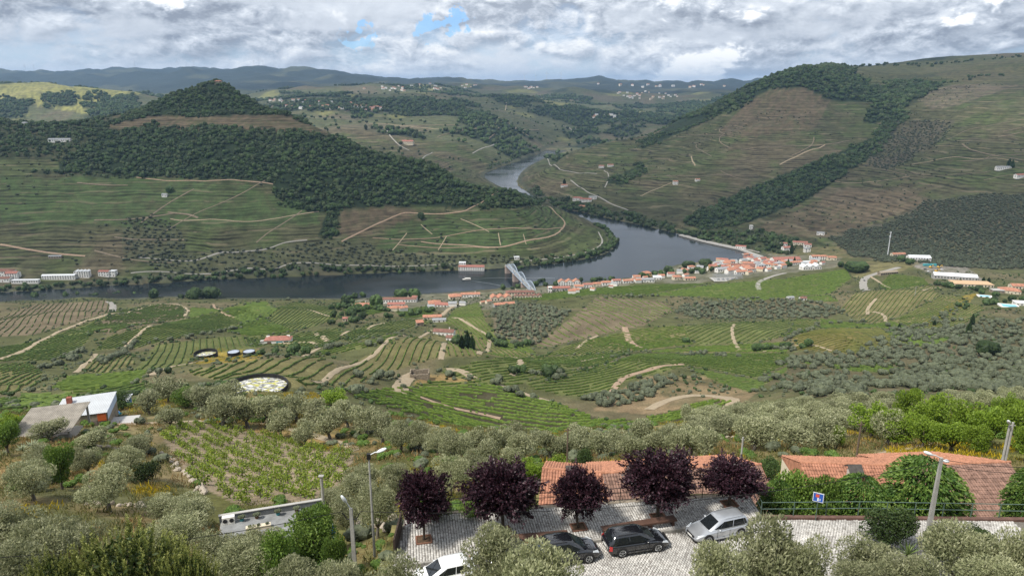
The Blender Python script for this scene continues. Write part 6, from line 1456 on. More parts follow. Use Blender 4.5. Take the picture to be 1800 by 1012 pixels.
for kind, px, top, w, b, lab in [('bush', 257, 805, 58, 850, 'round dark green bush beside the yellow flowers'), ('fresh', 935, 803, 60, 850, 'vivid green vine arbour left of the orange roof'), ('fresh', 985, 800, 56, 838, 'vivid green shrub behind the orange roof ridge'), ('bush', 1025, 785, 44, 835, 'dark bush behind the orange roof ridge'), ('leafy', 110, 775, 60, 860, 'green shoots between the olives at the left'), ('leafy', 15, 735, 50, 800, 'green bush at the left edge by the shed'), ('fresh', 15, 725, 60, 770, 'light green bush at the left edge behind the shed'), ('bush', 215, 685, 60, 720, 'dark tree behind the metal roof shed'),
                                ('fresh', 585, 684, 60, 712, 'light green bush beside the broom bank'), ('leafy', 330, 678, 56, 715, 'green bush among the olives left of the basin'), ('bush', 1350, 800, 50, 850, 'ivy green bush at the right end of the first roof'), ('leafy', 770, 878, 60, 915, 'green shrub behind the black railing, left'), ('leafy', 830, 875, 50, 908, 'green shrub behind the black railing, right'), ('leafy', 920, 850, 50, 905, 'green shrub left of the orange roof wall')]:
    tree(kind, px, top, w, lab, base=b)
# trees and hedges of the middle ground: the nearest as things, the rest as groves
mids = []
for line, sp, jt in (([(75, 650), (110, 640), (150, 612)], 9, 3), ([(180, 640), (230, 612), (245, 600)], 6, 1.5), ([(200, 610), (260, 600), (330, 596), (430, 576)], 11, 2), ([(90, 636), (130, 632)], 6, 3), ([(600, 690), (640, 670), (680, 655)], 9, 5), ([(795, 665), (850, 668), (900, 690), (960, 710)], 7, 4),
                     ([(1060, 700), (1120, 690), (1160, 665), (1230, 668)], 8, 6), ([(1200, 625), (1240, 622), (1290, 628)], 6, 4), ([(1380, 600), (1440, 570), (1520, 565)], 9, 2), ([(1330, 612), (1420, 618)], 6, 3), ([(560, 615), (620, 612), (700, 600)], 8, 3), ([(280, 655), (330, 650)], 8, 2), ([(1060, 525), (1150, 520), (1230, 527)], 12, 2), ([(0, 527), (100, 523), (160, 522)], 9, 2),
                     ([(400, 540), (470, 530), (560, 528)], 16, 2), ([(925, 655), (990, 668), (1000, 660)], 7, 3), ([(1555, 575), (1620, 590), (1700, 600)], 9, 5)):
    mids.append(along(line, sp, jt, int(sp*7+jt), 190, 1100))
ML = ['at the left edge among the curved rows', 'in the grey hedge left of the straight vine rows', 'in the long line above the three tanks', 'along the foot of the left green block', 'along the lower edge of the striped hill', 'in the hollow under the green mound', 'along the top of the amphitheatre', 'in the short row on the valley slope', 'in the straight row above the yellowish mound', 'in the row on the far side of the scrub', 'in the hedge under the white house', 'in the hedge beside the farm road', 'on the crest of the bare brown terraces', 'at the river edge on the far left', 'along the river track at the left', 'in the hollow behind the bowl', 'under the curving terraces at the right']
mli = np.concatenate([np.full(len(q), i) for i, q in enumerate(mids)]); mp_ = acc(*mids); order = np.argsort(mp_[:, 1])
mid_olive_pts = [mp_[order[130:]]]
for (x, y, z), li in zip(mp_[order[:130]], mli[order[:130]]):
    o = link('hedge_tree', MID_O[random.randrange(4)], None, (x, y, z-.3)); o.rotation_euler = (0, 0, random.uniform(0, 6.28)); s = random.uniform(4, 6.5); o.scale = (s, s, s*.85)
    tag(o, 'grey green olive tree '+ML[int(li)], 'olive tree', 'olives '+ML[int(li)])
for c, poly, a, b in LAND:
    if c == 'scrub2': mid_olive_pts.append(fill(poly, a, b, 8.0, .5, 830, lambda x, y: fbm(x/45., y/45., 85, 3) > .40))
    if c == 'grove': mid_olive_pts.append(fill(poly, a, b, 6.6, .3, 831))
mid_olive_pts.append(fill([(1020, 700), (1080, 690), (1150, 665), (1180, 672), (1140, 700), (1090, 715), (1040, 715)], 200, 600, 6, .5, 833))
mid_olive_pts.append(fill([(1600, 640), (1800, 600), (1900, 690), (1650, 690), (1560, 680)], 190, 700, 8, .5, 834))
mid_olive_pts.append(fill([(1640, 560), (1700, 530), (1690, 545), (1660, 575)], 500, 900, 10, .5, 835))
mo = acc(*mid_olive_pts); scatter('olive_groves', mo-np.array([0, 0, .3]), RNG.uniform(3.6, 6.6, len(mo)), MID_O, 'groves and scrub of grey green olives on the middle slopes', 'olive grove', 8, (.7, .95))
dk = [along(l, s, j, 40+i, 400, 1100) for i, (l, s, j) in enumerate([([(600, 558), (640, 545), (700, 548)], 7, 8), ([(590, 545), (620, 535)], 7, 6), ([(690, 560), (760, 545)], 9, 6), ([(590, 575), (640, 562)], 9, 6), ([(800, 605), (825, 600)], 5, 3), ([(865, 595), (880, 610), (940, 607)], 6, 4), ([(320, 524), (390, 522)], 5, 4), ([(60, 525), (260, 521)], 8, 4), ([(600, 530), (640, 522)], 6, 5),
       ([(1120, 485), (1180, 474)], 5, 5), ([(1205, 462), (1260, 460)], 5, 6), ([(1160, 482), (1180, 470)], 5, 3), ([(1380, 455), (1400, 450)], 8, 3), ([(1270, 458), (1320, 456)], 6, 4), ([(1480, 470), (1520, 478)], 5, 6), ([(1340, 615), (1420, 612)], 5, 3), ([(440, 625), (560, 620)], 10, 3), ([(1580, 455), (1600, 465)], 6, 3), ([(1640, 500), (1740, 520)], 8, 5), ([(1690, 545), (1790, 530)], 9, 6), ([(900, 660), (1000, 660)], 7, 4), ([(880, 510), (950, 503), (1090, 492)], 9, 4)])]
DL = ['above the orange riverside villa', 'left of the orange riverside villa', 'below the long white river building', 'beside the tiny pink roofed hut', 'below the brown farmhouse', 'at the foot of the olive grove', 'on the river bank at the left', 'along the left river bank', 'by the water beside the villa', 'below the ochre house', 'in the river clump before the town', 'beside the tall dark tree by the water', 'below the manor', 'on the town river front', 'beside the ochre field', 'in the dark hedge on the mound', 'along the road past the three tanks', 'beside the pale metal warehouse', 'below the sand coloured hall', 'around the villa pools', 'in the hollow of the bowl', 'behind the quay row']
dli = np.concatenate([np.full(len(q), i) for i, q in enumerate(dk)]); dkp = acc(*dk); o2 = np.argsort(dkp[:, 1])
for (x, y, z), li in zip(dkp[o2[:110]], dli[o2[:110]]):
    o = link('dark_tree', MID_D[random.randrange(4)], None, (x, y, z-.4)); o.rotation_euler = (0, 0, random.uniform(0, 6.28)); s = random.uniform(5, 9); o.scale = (s, s, s*random.uniform(.8, 1.2))
    tag(o, 'dark green tree '+DL[int(li)], 'tree', 'dark trees '+DL[int(li)])
p = dkp[o2[110:]]; scatter('village_trees', p-np.array([0, 0, .4]), RNG.uniform(6, 10, len(p)), MID_D, 'dark green trees along the river front and town', 'trees', 9, (.9, 1.3))
# bushes on the field borders and in the rough ground between the fields
eb = []
for i, fl_d in enumerate(FIELDS):
    q = along(fl_d[0]+[fl_d[0][0]], 4.5, 1.6, 1300+i, 190, 1060); q = q[(q[:, 1] > 190) & (q[:, 1] < 1010)]
    if len(q): q = q[~PATHMASK[np.clip(((q[:, 0]+1000)/1.5).astype(int), 0, 1399), np.clip((q[:, 1]/1.5).astype(int), 0, 799)]]
    if len(q): eb.append(q[fbm(q[:, 0]/28., q[:, 1]/28., 45, 3) > .50])
def not_field(x, y):
    a, b = proj(x, y, hgt(x, y)); m = np.ones(len(x), bool)
    for fl_d in FIELDS: m &= ~inpoly(a, b, fl_d[0])
    return m & (fbm(x/30., y/30., 47, 3) > .46) & (bil(SD, x, y) > 15) & ~PATHMASK[np.clip(((x+1000)/1.5).astype(int), 0, 1399), np.clip((y/1.5).astype(int), 0, 799)]
rough = fill([(-100, 520), (600, 525), (1300, 462), (1900, 480), (1900, 700), (-100, 720)], 190, 990, 6.5, .5, 1350, not_field)
p = acc(*eb, rough); scatter('rough_bushes', p-np.array([0, 0, .2]), .8+2.6*RNG.random(len(p))**2.2, MID_D[:2]+MID_O[:2], 'small bushes on field borders and rough ground of the valley', 'bushes', 21, (.6, .95))
# single large trees and cypresses
def cyp_mesh(seed):
    rng = np.random.default_rng(seed); n = 420; z = rng.random(n); r = .5*np.sin(np.clip(z*1.02+.06, 0, 1)**.75*math.pi)**.8*rng.uniform(.7, 1.05, n); a = rng.uniform(0, 6.283, n)
    P = np.stack([r*np.cos(a), r*np.sin(a), z], 1); Dv = np.stack([np.cos(a)*.3, np.sin(a)*.3, np.ones(n)*.3], 1)+unit(n, rng)*.2; Dv /= np.linalg.norm(Dv, axis=1)[:, None]
    v, f = leaf_quads(P, Dv, .28, .3, rng); return np_mesh('crown', v, f, np.clip(.3+.2*rng.normal(size=n), 0, 1), L_DARK)
CYP = cyp_mesh(3); CYT = MB().tube([(0, 0, -.05), (0, 0, .6)], .06, 6).mesh('trunk', BARK)
for px, top, b, w, lab, D0 in [(822, 582, 612, 11, 'left cypress of the dark pair below the brown farmhouse', 300), (812, 590, 612, 10, 'shorter cypress left of the dark pair', 300), (830, 590, 614, 10, 'right cypress of the dark pair below the farmhouse', 300), (1708, 552, 572, 7, 'slim dark cypress at the right, upper one', 300), (1702, 566, 586, 8, 'slim dark cypress at the right, lower one', 300),
                              (1580, 568, 580, 5, 'small cypress on the yellowish mound', 300), (709, 514, 526, 5, 'slim cypress in front of the long white river building', 600), (798, 524, 534, 4, 'left cypress on the spur of the vine ridge', 500), (808, 526, 536, 4, 'right cypress on the spur of the vine ridge', 500), (1391, 428, 446, 6, 'tall cypress beside the manor above the town', 900), (1385, 455, 468, 4, 'thin cypress left in front of the big winery', 900), (1396, 452, 464, 4, 'thin cypress right in front of the big winery', 900),
                              (1773, 280, 294, 7, 'left cypress above the long house on the right hill', 1200), (1779, 282, 295, 6, 'right cypress above the long house on the right hill', 1200), (992, 315, 324, 5, 'cypress behind the lone orange roofed house', 1400), (1728, 487, 497, 5, 'left cypress beside the sand coloured roof', 700), (1737, 488, 498, 5, 'right cypress beside the sand coloured roof', 700), (1642, 562, 572, 5, 'dark cypress below the villa vineyard', 400)]:
    p = hit(px, b, D0); k = mpp(p); e = empty('cypress_tree', p, 0, lab, 'cypress'); e.scale = (w*k, w*k, (b-top)*k/math.cos(R(15)))
    link('crown', CYP, e); link('trunk', CYT, e)
ROUND = [(blob_mesh('crown', L_DARK, 450+i, 420, 6, 1.0, .13, .09), MB().tube([(0, 0, -.1), (0, 0, .45)], .04, 6).mesh('trunk', BARK)) for i in range(2)]
for px, top, b, w, lab, D0 in [(1504, 454, 478, 36, 'large round dark tree beside the ochre field', 700), (662, 512, 540, 22, 'tall bright crowned tree beside the orange riverside villa', 600), (705, 502, 528, 22, 'leafy riverside tree behind the long white building, left', 800), (728, 502, 527, 22, 'leafy riverside tree behind the long white building, right', 800), (342, 500, 525, 26, 'dark riverside tree clump at the left, first', 800), (372, 500, 524, 30, 'dark riverside tree clump at the left, second', 800), (270, 504, 524, 18, 'dark riverside tree at the left, alone', 800),
                              (1735, 592, 625, 34, 'umbrella shaped dark pine on the right slope', 250), (1175, 462, 482, 16, 'tall dark tree beside the ochre house by the water', 900), (1210, 455, 470, 22, 'left tree of the riverside clump before the town', 900), (1240, 452, 468, 24, 'right tree of the riverside clump before the town', 900), (297, 640, 656, 14, 'dark round bush at the start of the farm road', 300), (948, 487, 500, 9, 'poplar by the water right of the bridge, first', 900), (955, 486, 499, 9, 'poplar by the water right of the bridge, second', 900),
                              (298, 325, 338, 14, 'dark tree beside the tiny hut in the big vineyard', 1150), (740, 370, 386, 12, 'dark tree at the brown field corner across the river', 1050), (1205, 590, 602, 14, 'bush at the foot of the valley slope', 300)]:
    p = hit(px, b, D0); k = mpp(p); e = empty('broad_tree', p, random.uniform(0, 6), lab, 'tree'); e.scale = (w*k, w*k, (b-top)*k/math.cos(R(16)))
    c, t = ROUND[random.randrange(2)]; link('crown', c, e); link('trunk', t, e)
# ground cover near by
tuft = []
for i in range(3):
    rng = np.random.default_rng(600+i); n = 26; P = np.concatenate([rng.uniform(-.5, .5, (n, 2)), np.full((n, 1), .22)], 1); Dv = np.stack([rng.normal(0, .35, n), rng.normal(0, .35, n), np.ones(n)], 1); Dv /= np.linalg.norm(Dv, axis=1)[:, None]
    v, f = leaf_quads(P, Dv, .55, .07, rng); tuft.append((v, f, np.clip(.5+.3*rng.normal(size=n), 0, 1)))
TUFT = [np_mesh('tuft', v, f, r, L_GRASS) for v, f, r in tuft]; TUFTD = [np_mesh('dry_tuft', v, f, r, L_DRYG) for v, f, r in tuft]; TUFTY = [np_mesh('flower_tuft', v, f, r, L_FLOWER) for v, f, r in tuft]
NEARP = [(-60, 690), (600, 680), (1860, 690), (1860, 905), (1340, 905), (702, 905), (690, 1100), (-60, 1100)]
PLOT = [q[1] for q in LAND if q[0] == 'plot'][0]
def not_plot(x, y):
    a, b = proj(x, y, hgt(x, y)); return ~inpoly(a, b, PLOT) & ~inpoly(x, y, LOTPOLY)
p = fill(NEARP, 27, 190, 1.5, .5, 850, lambda x, y: not_plot(x, y) & (fbm(x/6., y/6., 87, 3) > .44))
scatter('grass_tufts', p, RNG.uniform(.7, 1.7, len(p)), TUFT, 'green and straw coloured grass tufts on the slope', 'grass', 10, (.5, 1.0))
p = fill(NEARP, 42, 170, 2.1, .5, 851, lambda x, y: not_plot(x, y) & (fbm(x/11., y/11., 88, 3) > .55))
scatter('dry_grass_tufts', p, RNG.uniform(.8, 1.9, len(p)), TUFTD, 'dry reddish brown grass on the slope', 'grass', 11, (.5, 1.0))
fl_ = []
for c, poly, a, b in LAND:
    if c in ('yellow', 'meadow'): fl_.append(fill(poly, a, b, 1.1 if a < 250 else 2.6, .5, 860+len(fl_), (lambda x, y: fbm(x/7., y/7., 89, 3) > .5)))
fl_.append(fill(NEARP, 45, 180, 2.0, .5, 870, lambda x, y: not_plot(x, y) & (fbm(x/9., y/9., 93, 3) > .62)))
p = acc(*fl_); scatter('yellow_broom', p, RNG.uniform(.8, 1.8, len(p)), TUFTY, 'yellow flowering broom and weeds in patches', 'flowers', 12, (.6, 1.0))
p = fill(NEARP, 28, 185, 3.6, .5, 852, lambda x, y: not_plot(x, y) & (fbm(x/14., y/14., 97, 3) > .52)); SH = [blob_mesh('low_shrub_%d' % i, L_LEAF, 460+i, 240, 4, .8, .16, .09) for i in range(2)]+[MID_O[0]]
scatter('low_shrubs', p-np.array([0, 0, .15]), RNG.uniform(.9, 2.3, len(p)), SH, 'low green shrubs between the olive trees', 'shrubs', 13, (.6, .9))
p = fill([(640, 885), (706, 900), (703, 1060), (590, 1060)], 27, 48, .9, .5, 880); p = p[~inpoly(p[:, 0], p[:, 1], LOTPOLY)]
scatter('bank_plants', p-np.array([0, 0, .1]), RNG.uniform(.4, 1.1, len(p)), SH+TUFT+TUFTD, 'weeds and low shrubs on the bank left of the square', 'weeds', 22, (.5, .9))
# stones of the dry walls
rk = []
for i in range(3):
    random.seed(70+i); b = MB().ball((0, 0, .2), .4, 6, 4, (1.2, .9, .7), .25); rk.append(b.mesh('rubble_stone', mat('pale_stone', (.36, .31, .25), .95, .3, 2)))
wl_ = [along(l, .55, .35, 90+i, 50, 260) for i, l in enumerate([[(170, 785), (230, 795), (285, 800), (330, 835), (360, 870)], [(150, 885), (230, 890), (330, 895)], [(560, 690), (600, 700)], [(1280, 770), (1370, 762)], [(620, 920), (680, 985)], [(640, 940), (700, 905)], [(215, 740), (250, 742)]])]
p = acc(*wl_); scatter('dry_stone_rubble', p, RNG.uniform(.5, 1.2, len(p)), rk, 'pale loose stones of dry walls on the slope', 'stones', 14)
# ------------------------------------------------------------------ the small vineyard: every vine by itself
def vine_meshes(i):
    rng = np.random.default_rng(700+i); n = 95
    P = np.stack([rng.normal(0, .27, n), rng.normal(0, .27, n), .85+rng.normal(0, .28, n)], 1); v, f = leaf_quads(P, unit(n, rng), .26, .22, rng)
    lv = np_mesh('leaves', v, f, np.clip(.5+.25*rng.normal(size=n), 0, 1), L_VINE)
    t = MB().tube([(0, 0, -.1), (.05, .03, .4), (-.03, .02, .8)], [.05, .04, .03], 5); t2 = MB().tube([(.12, 0, -.1), (.12, .02, 1.75)], .035, 5)
    return lv, t.mesh('trunk', BARK), t2.mesh('stake', mat('grey_stake', (.22, .20, .18), .9, .2, 3))
VM = [vine_meshes(i) for i in range(4)]
rx = math.atan2(1, .35); pts = []
C0 = hit(450, 815, 50)
for i in range(-22, 23):
    for j in range(-26, 27):
        x = C0.x+i*3.1*math.cos(.75)-j*1.45*math.sin(.75)+random.uniform(-.28, .28); y = C0.y+i*3.1*math.sin(.75)+j*1.45*math.cos(.75)+random.uniform(-.28, .28); pts.append((x, y))
pts = np.array(pts); zz = hgt(pts[:, 0], pts[:, 1]); a, b = proj(pts[:, 0], pts[:, 1], zz); m = inpoly(a, b, PLOT); pts = np.concatenate([pts, zz[:, None]], 1)[m]
m = RNG.random(len(pts)) > .16; pts = pts[m]; pts = pts[np.argsort(pts[:, 1])]
print('VINES', len(pts))
for x, y, z in pts[:300]:
    lv, t, s = VM[random.randrange(4)]; e = empty('grape_vine', (x, y, z), random.uniform(0, 6.28), 'staked grape vine on the bare soil of the small vineyard plot', 'vine', 'vines of the small plot'); q = random.uniform(.75, 1.2); e.scale = (q*1.1, q*1.1, q)
    link('leaves', lv, e); link('trunk', t, e)
    if random.random() < .55: link('stake', s, e)
if len(pts) > 300:
    p = pts[300:]; scatter('far_vines', p, RNG.uniform(.9, 1.35, len(p)), [VM[0][0], VM[1][0]], 'grape vines at the far side of the small plot', 'vines', 15)
# ------------------------------------------------------------------ the cobbled square
KA, KB = plane_pt(1010, 957, LOT), plane_pt(1215, 930, LOT); kd = (KB-KA).normalized(); kn = Vector((-kd.y, kd.x, 0))
BA, BB = plane_pt(740, 905, LOT+.12), plane_pt(1320, 868, LOT+.12); bd = (BB-BA).normalized()
def kerb_y(x): return KA.y+(x-KA.x)*kd.y/kd.x
def back_y(x): return BA.y+(x-BA.x)*bd.y/bd.x
XL, XR = -7.1, 16.6
def stones():
    m = bpy.data.materials.new('granite_setts'); m.use_nodes = True; nt = m.node_tree; b = nt.nodes['Principled BSDF']
    a = nd(nt, 'ShaderNodeAttribute', attribute_name='rnd').outputs['Fac']; g = nd(nt, 'ShaderNodeNewGeometry').outputs['Position']
    cr = nd(nt, 'ShaderNodeValToRGB', {0: a}); e = cr.color_ramp.elements; e[0].color = (.27, .25, .23, 1); e[1].color = (.60, .58, .55, 1); k = cr.color_ramp.elements.new(.45); k.color = (.46, .445, .42, 1)
    f = mth(nt, 'MULTIPLY', lin(nt, noise(nt, g, .55, 5, .6), .32, .68, .72, 1.18), lin(nt, noise(nt, g, 9, 3, .6), .3, .7, .85, 1.12))
    nt.links.new(vmt(nt, 'SCALE', cr.outputs[0], f), b.inputs['Base Color']); b.inputs['Roughness'].default_value = .75
    MATS['setts'] = m
    rng = np.random.default_rng(5)
    def slab(name, cells, z, label, ang):
        V = []; F = []; Rn = []; bs = 0; ca, sa = math.cos(ang), math.sin(ang)
        for (x, y, w, d) in cells:
            j = rng.uniform(-.012, .012, 2); h = z+rng.uniform(-.012, .012); w2 = w/2*rng.uniform(.78, .88); d2 = d/2*rng.uniform(.78, .88); th = rng.normal(0, .05)
            c, s = math.cos(ang+th), math.sin(ang+th); t = .78
            for zz, q in ((z-.05, 1.0), (h, t)):
                for ux, uy in ((-1, -1), (1, -1), (1, 1), (-1, 1)): V.append((x+j[0]+(ux*w2*q)*c-(uy*d2*q)*s, y+j[1]+(ux*w2*q)*s+(uy*d2*q)*c, zz))
            F += [(bs+4, bs+5, bs+6, bs+7), (bs, bs+1, bs+5, bs+4), (bs+1, bs+2, bs+6, bs+5), (bs+2, bs+3, bs+7, bs+6), (bs+3, bs, bs+4, bs+7)]; r = float(np.clip(rng.normal(.5, .22), 0, 1)); Rn += [r]*5; bs += 8
        o = link(name, np_mesh(name, np.array(V), np.array(F), np.array(Rn), m)); return tag(o, label, 'paving', None, 'stuff')
    pits = [plane_pt(a_, b_, LOT+.12) for a_, b_ in ((745, 948), (884, 932), (1017, 926), (1157, 908), (1282, 885))]
    cells = []; ang = math.atan2(kd.y, kd.x); q = .172
    for i in range(-20, 175):
        for j in range(-10, 45):
            u = i*q; v = j*q*1.02; x = XL+u*math.cos(ang)-v*math.sin(ang)*.75; y = kerb_y(XL)+u*math.sin(ang)+v
            if XL+.12 < x < XR-.1 and kerb_y(x)+.16 < y < back_y(x)-.08 and not any(abs(x-c.x) < .5 and abs(y-c.y) < .42 for c in pits): cells.append((x, y, q, q))
    slab('pavement_setts', cells, LOT+.125, 'square grey granite setts of the raised pavement', ang)
    cells = []
    for j in range(0, 75):
        for i in range(0, 330):
            y = 30.5+j*.165; x = -11+i*.168+(j % 2)*.08; yy = y+.10*math.sin(x*1.1)+.16*abs(math.sin(x*.72))
            if yy < kerb_y(x)-.12 and yy < (41.5 if x > XR-.2 else 99) and (x > XL) and yy > 31.2 and x < 33: cells.append((x, yy, .168, .165))
    slab('road_setts', cells, LOT+.012, 'pale granite setts laid in arcs on the parking road', 0)
    j = MB(); d_ = mat('sett_joints', (.15, .138, .12), .95, .3, 6)
    q_ = [(XL-.2, 31), (34, 31), (34, 41.6), (XR, 41.6), (XR, kerb_y(XR)), (XL-.2, kerb_y(XL))]; j.add([(x, y, LOT-.05) for x, y in q_], [(0, 1, 2, 3, 4, 5)]); tag(j.build('road_bed', d_), 'dark sandy joints under the road setts', None, None, 'structure')
    j = MB(); j.prism([(XL, kerb_y(XL)), (XR, kerb_y(XR)), (XR, back_y(XR)), (XL, back_y(XL))], LOT-1.6, LOT+.078); tag(j.build('pavement', d_), 'raised pavement bed of the square', None, None, 'structure')
    # kerb stones, each its own
    L = (XR-XL)/kd.x; n = int(L/.95); o = empty('kerb', (XL, kerb_y(XL), LOT), ang, 'low granite kerb between the road and the pavement', 'kerb'); km = mat('kerb_granite', (.30, .285, .26), .85, .25, 3); me = MB().box((.46, .06, .02), (.92, .16, .26)).mesh('kerb_stone', km)
    for i in range(n): k = link('kerb_stone', me, o); k.location = (i*.95, random.uniform(-.01, .01), random.uniform(-.006, .006))
    ed = mat('pit_edge', (.20, .10, .065), .9, .2, 3)
    for c, lab in zip(pits, ('first', 'second', 'third', 'fourth', 'fifth')):
        e = empty('tree_pit', (c.x, c.y, LOT+.10), ang, 'earth tree pit with brick edging round the %s plum tree from the left' % lab, 'tree pit')
        MB().box((0, 0, 0), (.86, .72, .06)).build('soil', mat('pit_soil', (.10, .065, .04), .95, .4, 6), e)
        for s in (-1, 1):
            MB().box((0, s*.40, .03), (.98, .09, .10)).build('edging', ed, e); MB().box((s*.46, 0, .03), (.09, .70, .10)).build('edging', ed, e)
stones()
# retaining wall under the back edge
mb = MB(); mb.beam((XL-.1, back_y(XL)+.2, LOT-1.6), (XR+.1, back_y(XR)+.2, LOT-1.6), .36, 3.3); tag(mb.build('retaining_wall', STONE), 'stone retaining wall along the back of the square', 'wall')
RAILB = mat('black_iron', (.018, .018, .018), .5, .2, 4); RAILG = mat('green_iron', (.085, .13, .105), .5, .2, 3, spec=.4)
def railing(pts, h, step, m, label, rails=(.98, .5), z=LOT, r=.022):
    e = empty('railing', (pts[0][0], pts[0][1], z), 0, label, 'railing'); o = Vector(e.location)
    P = [Vector((a, b, 0)) for a, b in pts]; post = MB().tube([(0, 0, -.1), (0, 0, h)], r*1.25, 6).mesh('post', m)
    for f in rails:
        t = MB()
        for a, b in zip(P, P[1:]): t.tube([a-o+Vector((0, 0, z+h*f)), b-o+Vector((0, 0, z+h*f))], r, 6)
        t.build('rail', m, e)
    for k, (a, b) in enumerate(zip(P, P[1:])):
        n = max(int((b-a).length/step), 1)
        for i in range(n+(1 if k == len(P)-2 else 0)):
            q = a.lerp(b, i/n)-o; l = link('post', post, e); l.location = (q.x, q.y, 0)
railing([(XL, back_y(XL)+.03), (XR-.5, back_y(XR-.5)+.03)], 1.1, 1.42, RAILB, 'black iron railing along the back of the square', (.99, .66, .18), LOT+.12)
railing([(XR+.05, back_y(XR)), (XR-.1, 41.75), (23, 41.85), (34, 41.5), (44, 41.3)], 1.0, 1.75, RAILG, 'green iron railing with two rails in front of the green trees', (.99, .5), LOT+.15, .028)
mb = MB(); mb.beam((XR, 41.75, LOT+.0), (44, 41.3, LOT+.0), .3, .26); tag(mb.build('low_wall', mat('red_brown_curb', (.13, .075, .06), .9, .3, 2)), 'low reddish brown edge wall under the green railing', 'wall')
mb = MB(); mb.beam((XL-.05, 37.6, LOT+.55), (XL-.05, 40.6, LOT+.55), .10, 1.3); tag(mb.build('wooden_end_board', mat('dark_wood', (.055, .038, .03), .85, .3, 4)), 'dark weathered board closing the left end of the square', 'board')
# benches
WOOD = mat('bench_wood', (.105, .058, .042), .7, .3, 5)
def bench(a, b, label):
    a = plane_pt(*a, LOT+.12); b = plane_pt(*b, LOT+.12); d = b-a; L = d.length; e = empty('long_bench', a, math.atan2(d.y, d.x), label, 'bench')
    me = MB().box((L/2, 0, 0), (L, .115, .05)).mesh('plank', WOOD)
    for k in range(4): o = link('plank', me, e); o.location = (0, -.2+k*.135, .48+random.uniform(-.004, .004))
    n = max(3, int(L/1.5)+1)
    lg = MB().box((0, .0, .22), (.12, .46, .46)).mesh('leg', WOOD)
    for i in range(n): o = link('leg', lg, e); o.location = (.2+(L-.4)*i/(n-1), 0, 0)
    o = MB().box((L/2, -.27, .44), (L, .04, .12)).build('apron', WOOD, e)
bench((1058, 940), (1186, 920), 'long dark wooden bench behind the black estate car'); bench((868, 958), (998, 947), 'long dark wooden bench behind the black crossover, left')
# ------------------------------------------------------------------ tiled roofs below the square
T_NEW = mat('tile_bright', (.385, .18, .11), .85, .42, 3.2); T_OLD = mat('tile_weathered', (.215, .130, .10), .9, .5, 2.2, detail=8); T_MID = mat('tile_orange', (.33, .155, .10), .88, .45, 2.4, detail=8)
def tiles(a, b, dv, L, m, name='roof_tiles', parent=None, trim0=0, trim1=0, org=None, lab=None):
    """barrel tiles between ridge a-b, sloping along unit vector dv for L metres; trim narrows the eave (hips)"""
    a = Vector(a); b = Vector(b); u = (b-a); W_ = u.length; u /= W_; n = u.cross(Vector(dv)).normalized(); n = n if n.z > 0 else -n
    cw = .225; rh = .37; nc = int(W_/cw); nr = int(L/rh); V = []; F = []; Rn = []; bs = 0; rng = np.random.default_rng(int(W_*100))
    for r in range(nr):
        v0 = r*rh; v1 = v0+rh*1.08; f = (v0+.5*rh)/L; lo = trim0*f; hi = W_-trim1*f
        for c in range(nc):
            s0 = c*cw
            if s0 < lo-.05 or s0+cw > hi+.05: continue
            dz = rng.normal(0, .007); pr = [(0, 0), (.22, .055), (.5, .078), (.78, .055), (1, 0)]; jr = rng.normal(0, .006)
            for v, up in ((v0, .0), (v1, .035)):
                for (q, hh) in pr: V.append(a+u*(s0+q*cw*.97+jr)+Vector(dv)*v+n*(hh+up+dz+.02))
            for i in range(4): F.append((bs+i, bs+i+1, bs+6+i, bs+5+i))
            Rn += [0.5]*4; bs += 10
    o = org or Vector((0, 0, 0)); V = np.array([tuple(v-o) for v in V]); k = link(name, np_mesh(name, V, np.array(F), np.array(Rn), m), parent)
    tag(k, lab, None, None, 'stuff')
    return k
def tiled_house(label, secs, zg, wallm, name):
    c0 = secs[0][0]; e = empty(name, (c0.x, c0.y, zg), 0, label, 'house'); org = Vector((c0.x, c0.y, zg))
    for (a, b, half, pitch, mf, mbk, hip0, hip1, labf) in secs:
        u = (b-a).normalized(); side = Vector((u.y, -u.x, 0)); side = side if side.y < 0 else -side; cp, sp = math.cos(pitch), math.sin(pitch)
        L = half/cp; df = side*cp+Vector((0, 0, -sp)); db = -side*cp+Vector((0, 0, -sp))
        # deck below the tiles
        d = MB(); lo = half*math.tan(pitch); A0, B0 = a-org-Vector((0, 0, .05)), b-org-Vector((0, 0, .05)); e0 = u*hip0; e1 = u*hip1
        vs = [A0, B0, A0+side*half-Vector((0, 0, lo))-e0*-1, B0+side*half-Vector((0, 0, lo))-e1, A0-side*half-Vector((0, 0, lo))+e0, B0-side*half-Vector((0, 0, lo))-e1]
        d.add(vs, [(0, 2, 3, 1), (0, 1, 5, 4), (0, 4, 2), (1, 3, 5)]); d.build('roof', mbk, e)
        tiles(a, b, df, L, mf, 'roof_tiles', e, hip0, hip1, org, labf); tiles(a, b, db, L, mbk, 'roof_tiles', e, hip0, hip1, org)
        r = MB(); r.tube([a-org+Vector((0, 0, .03)), (a+b)/2-org+Vector((0, 0, .01)), b-org+Vector((0, 0, .03))], .13, 8); r.build('ridge_tile', T_NEW, e)
        w = MB(); hw = half-.45; q = [a+side*hw, b+side*hw, b-side*hw, a-side*hw]; w.prism([((v-org).x, (v-org).y) for v in q], -3, a.z-lo-zg-.05); w.build('wall', wallm, e)
        for gx, s in ((a, 1), (b, -1)):
            g = MB(); g.add([gx-org+side*hw-Vector((0, 0, lo))+u*s*.05, gx-org-side*hw-Vector((0, 0, lo))+u*s*.05, gx-org-Vector((0, 0, .15))+u*s*.05], [(0, 1, 2)]); g.build('gable', wallm, e)
    return e, org
RP = R(22)
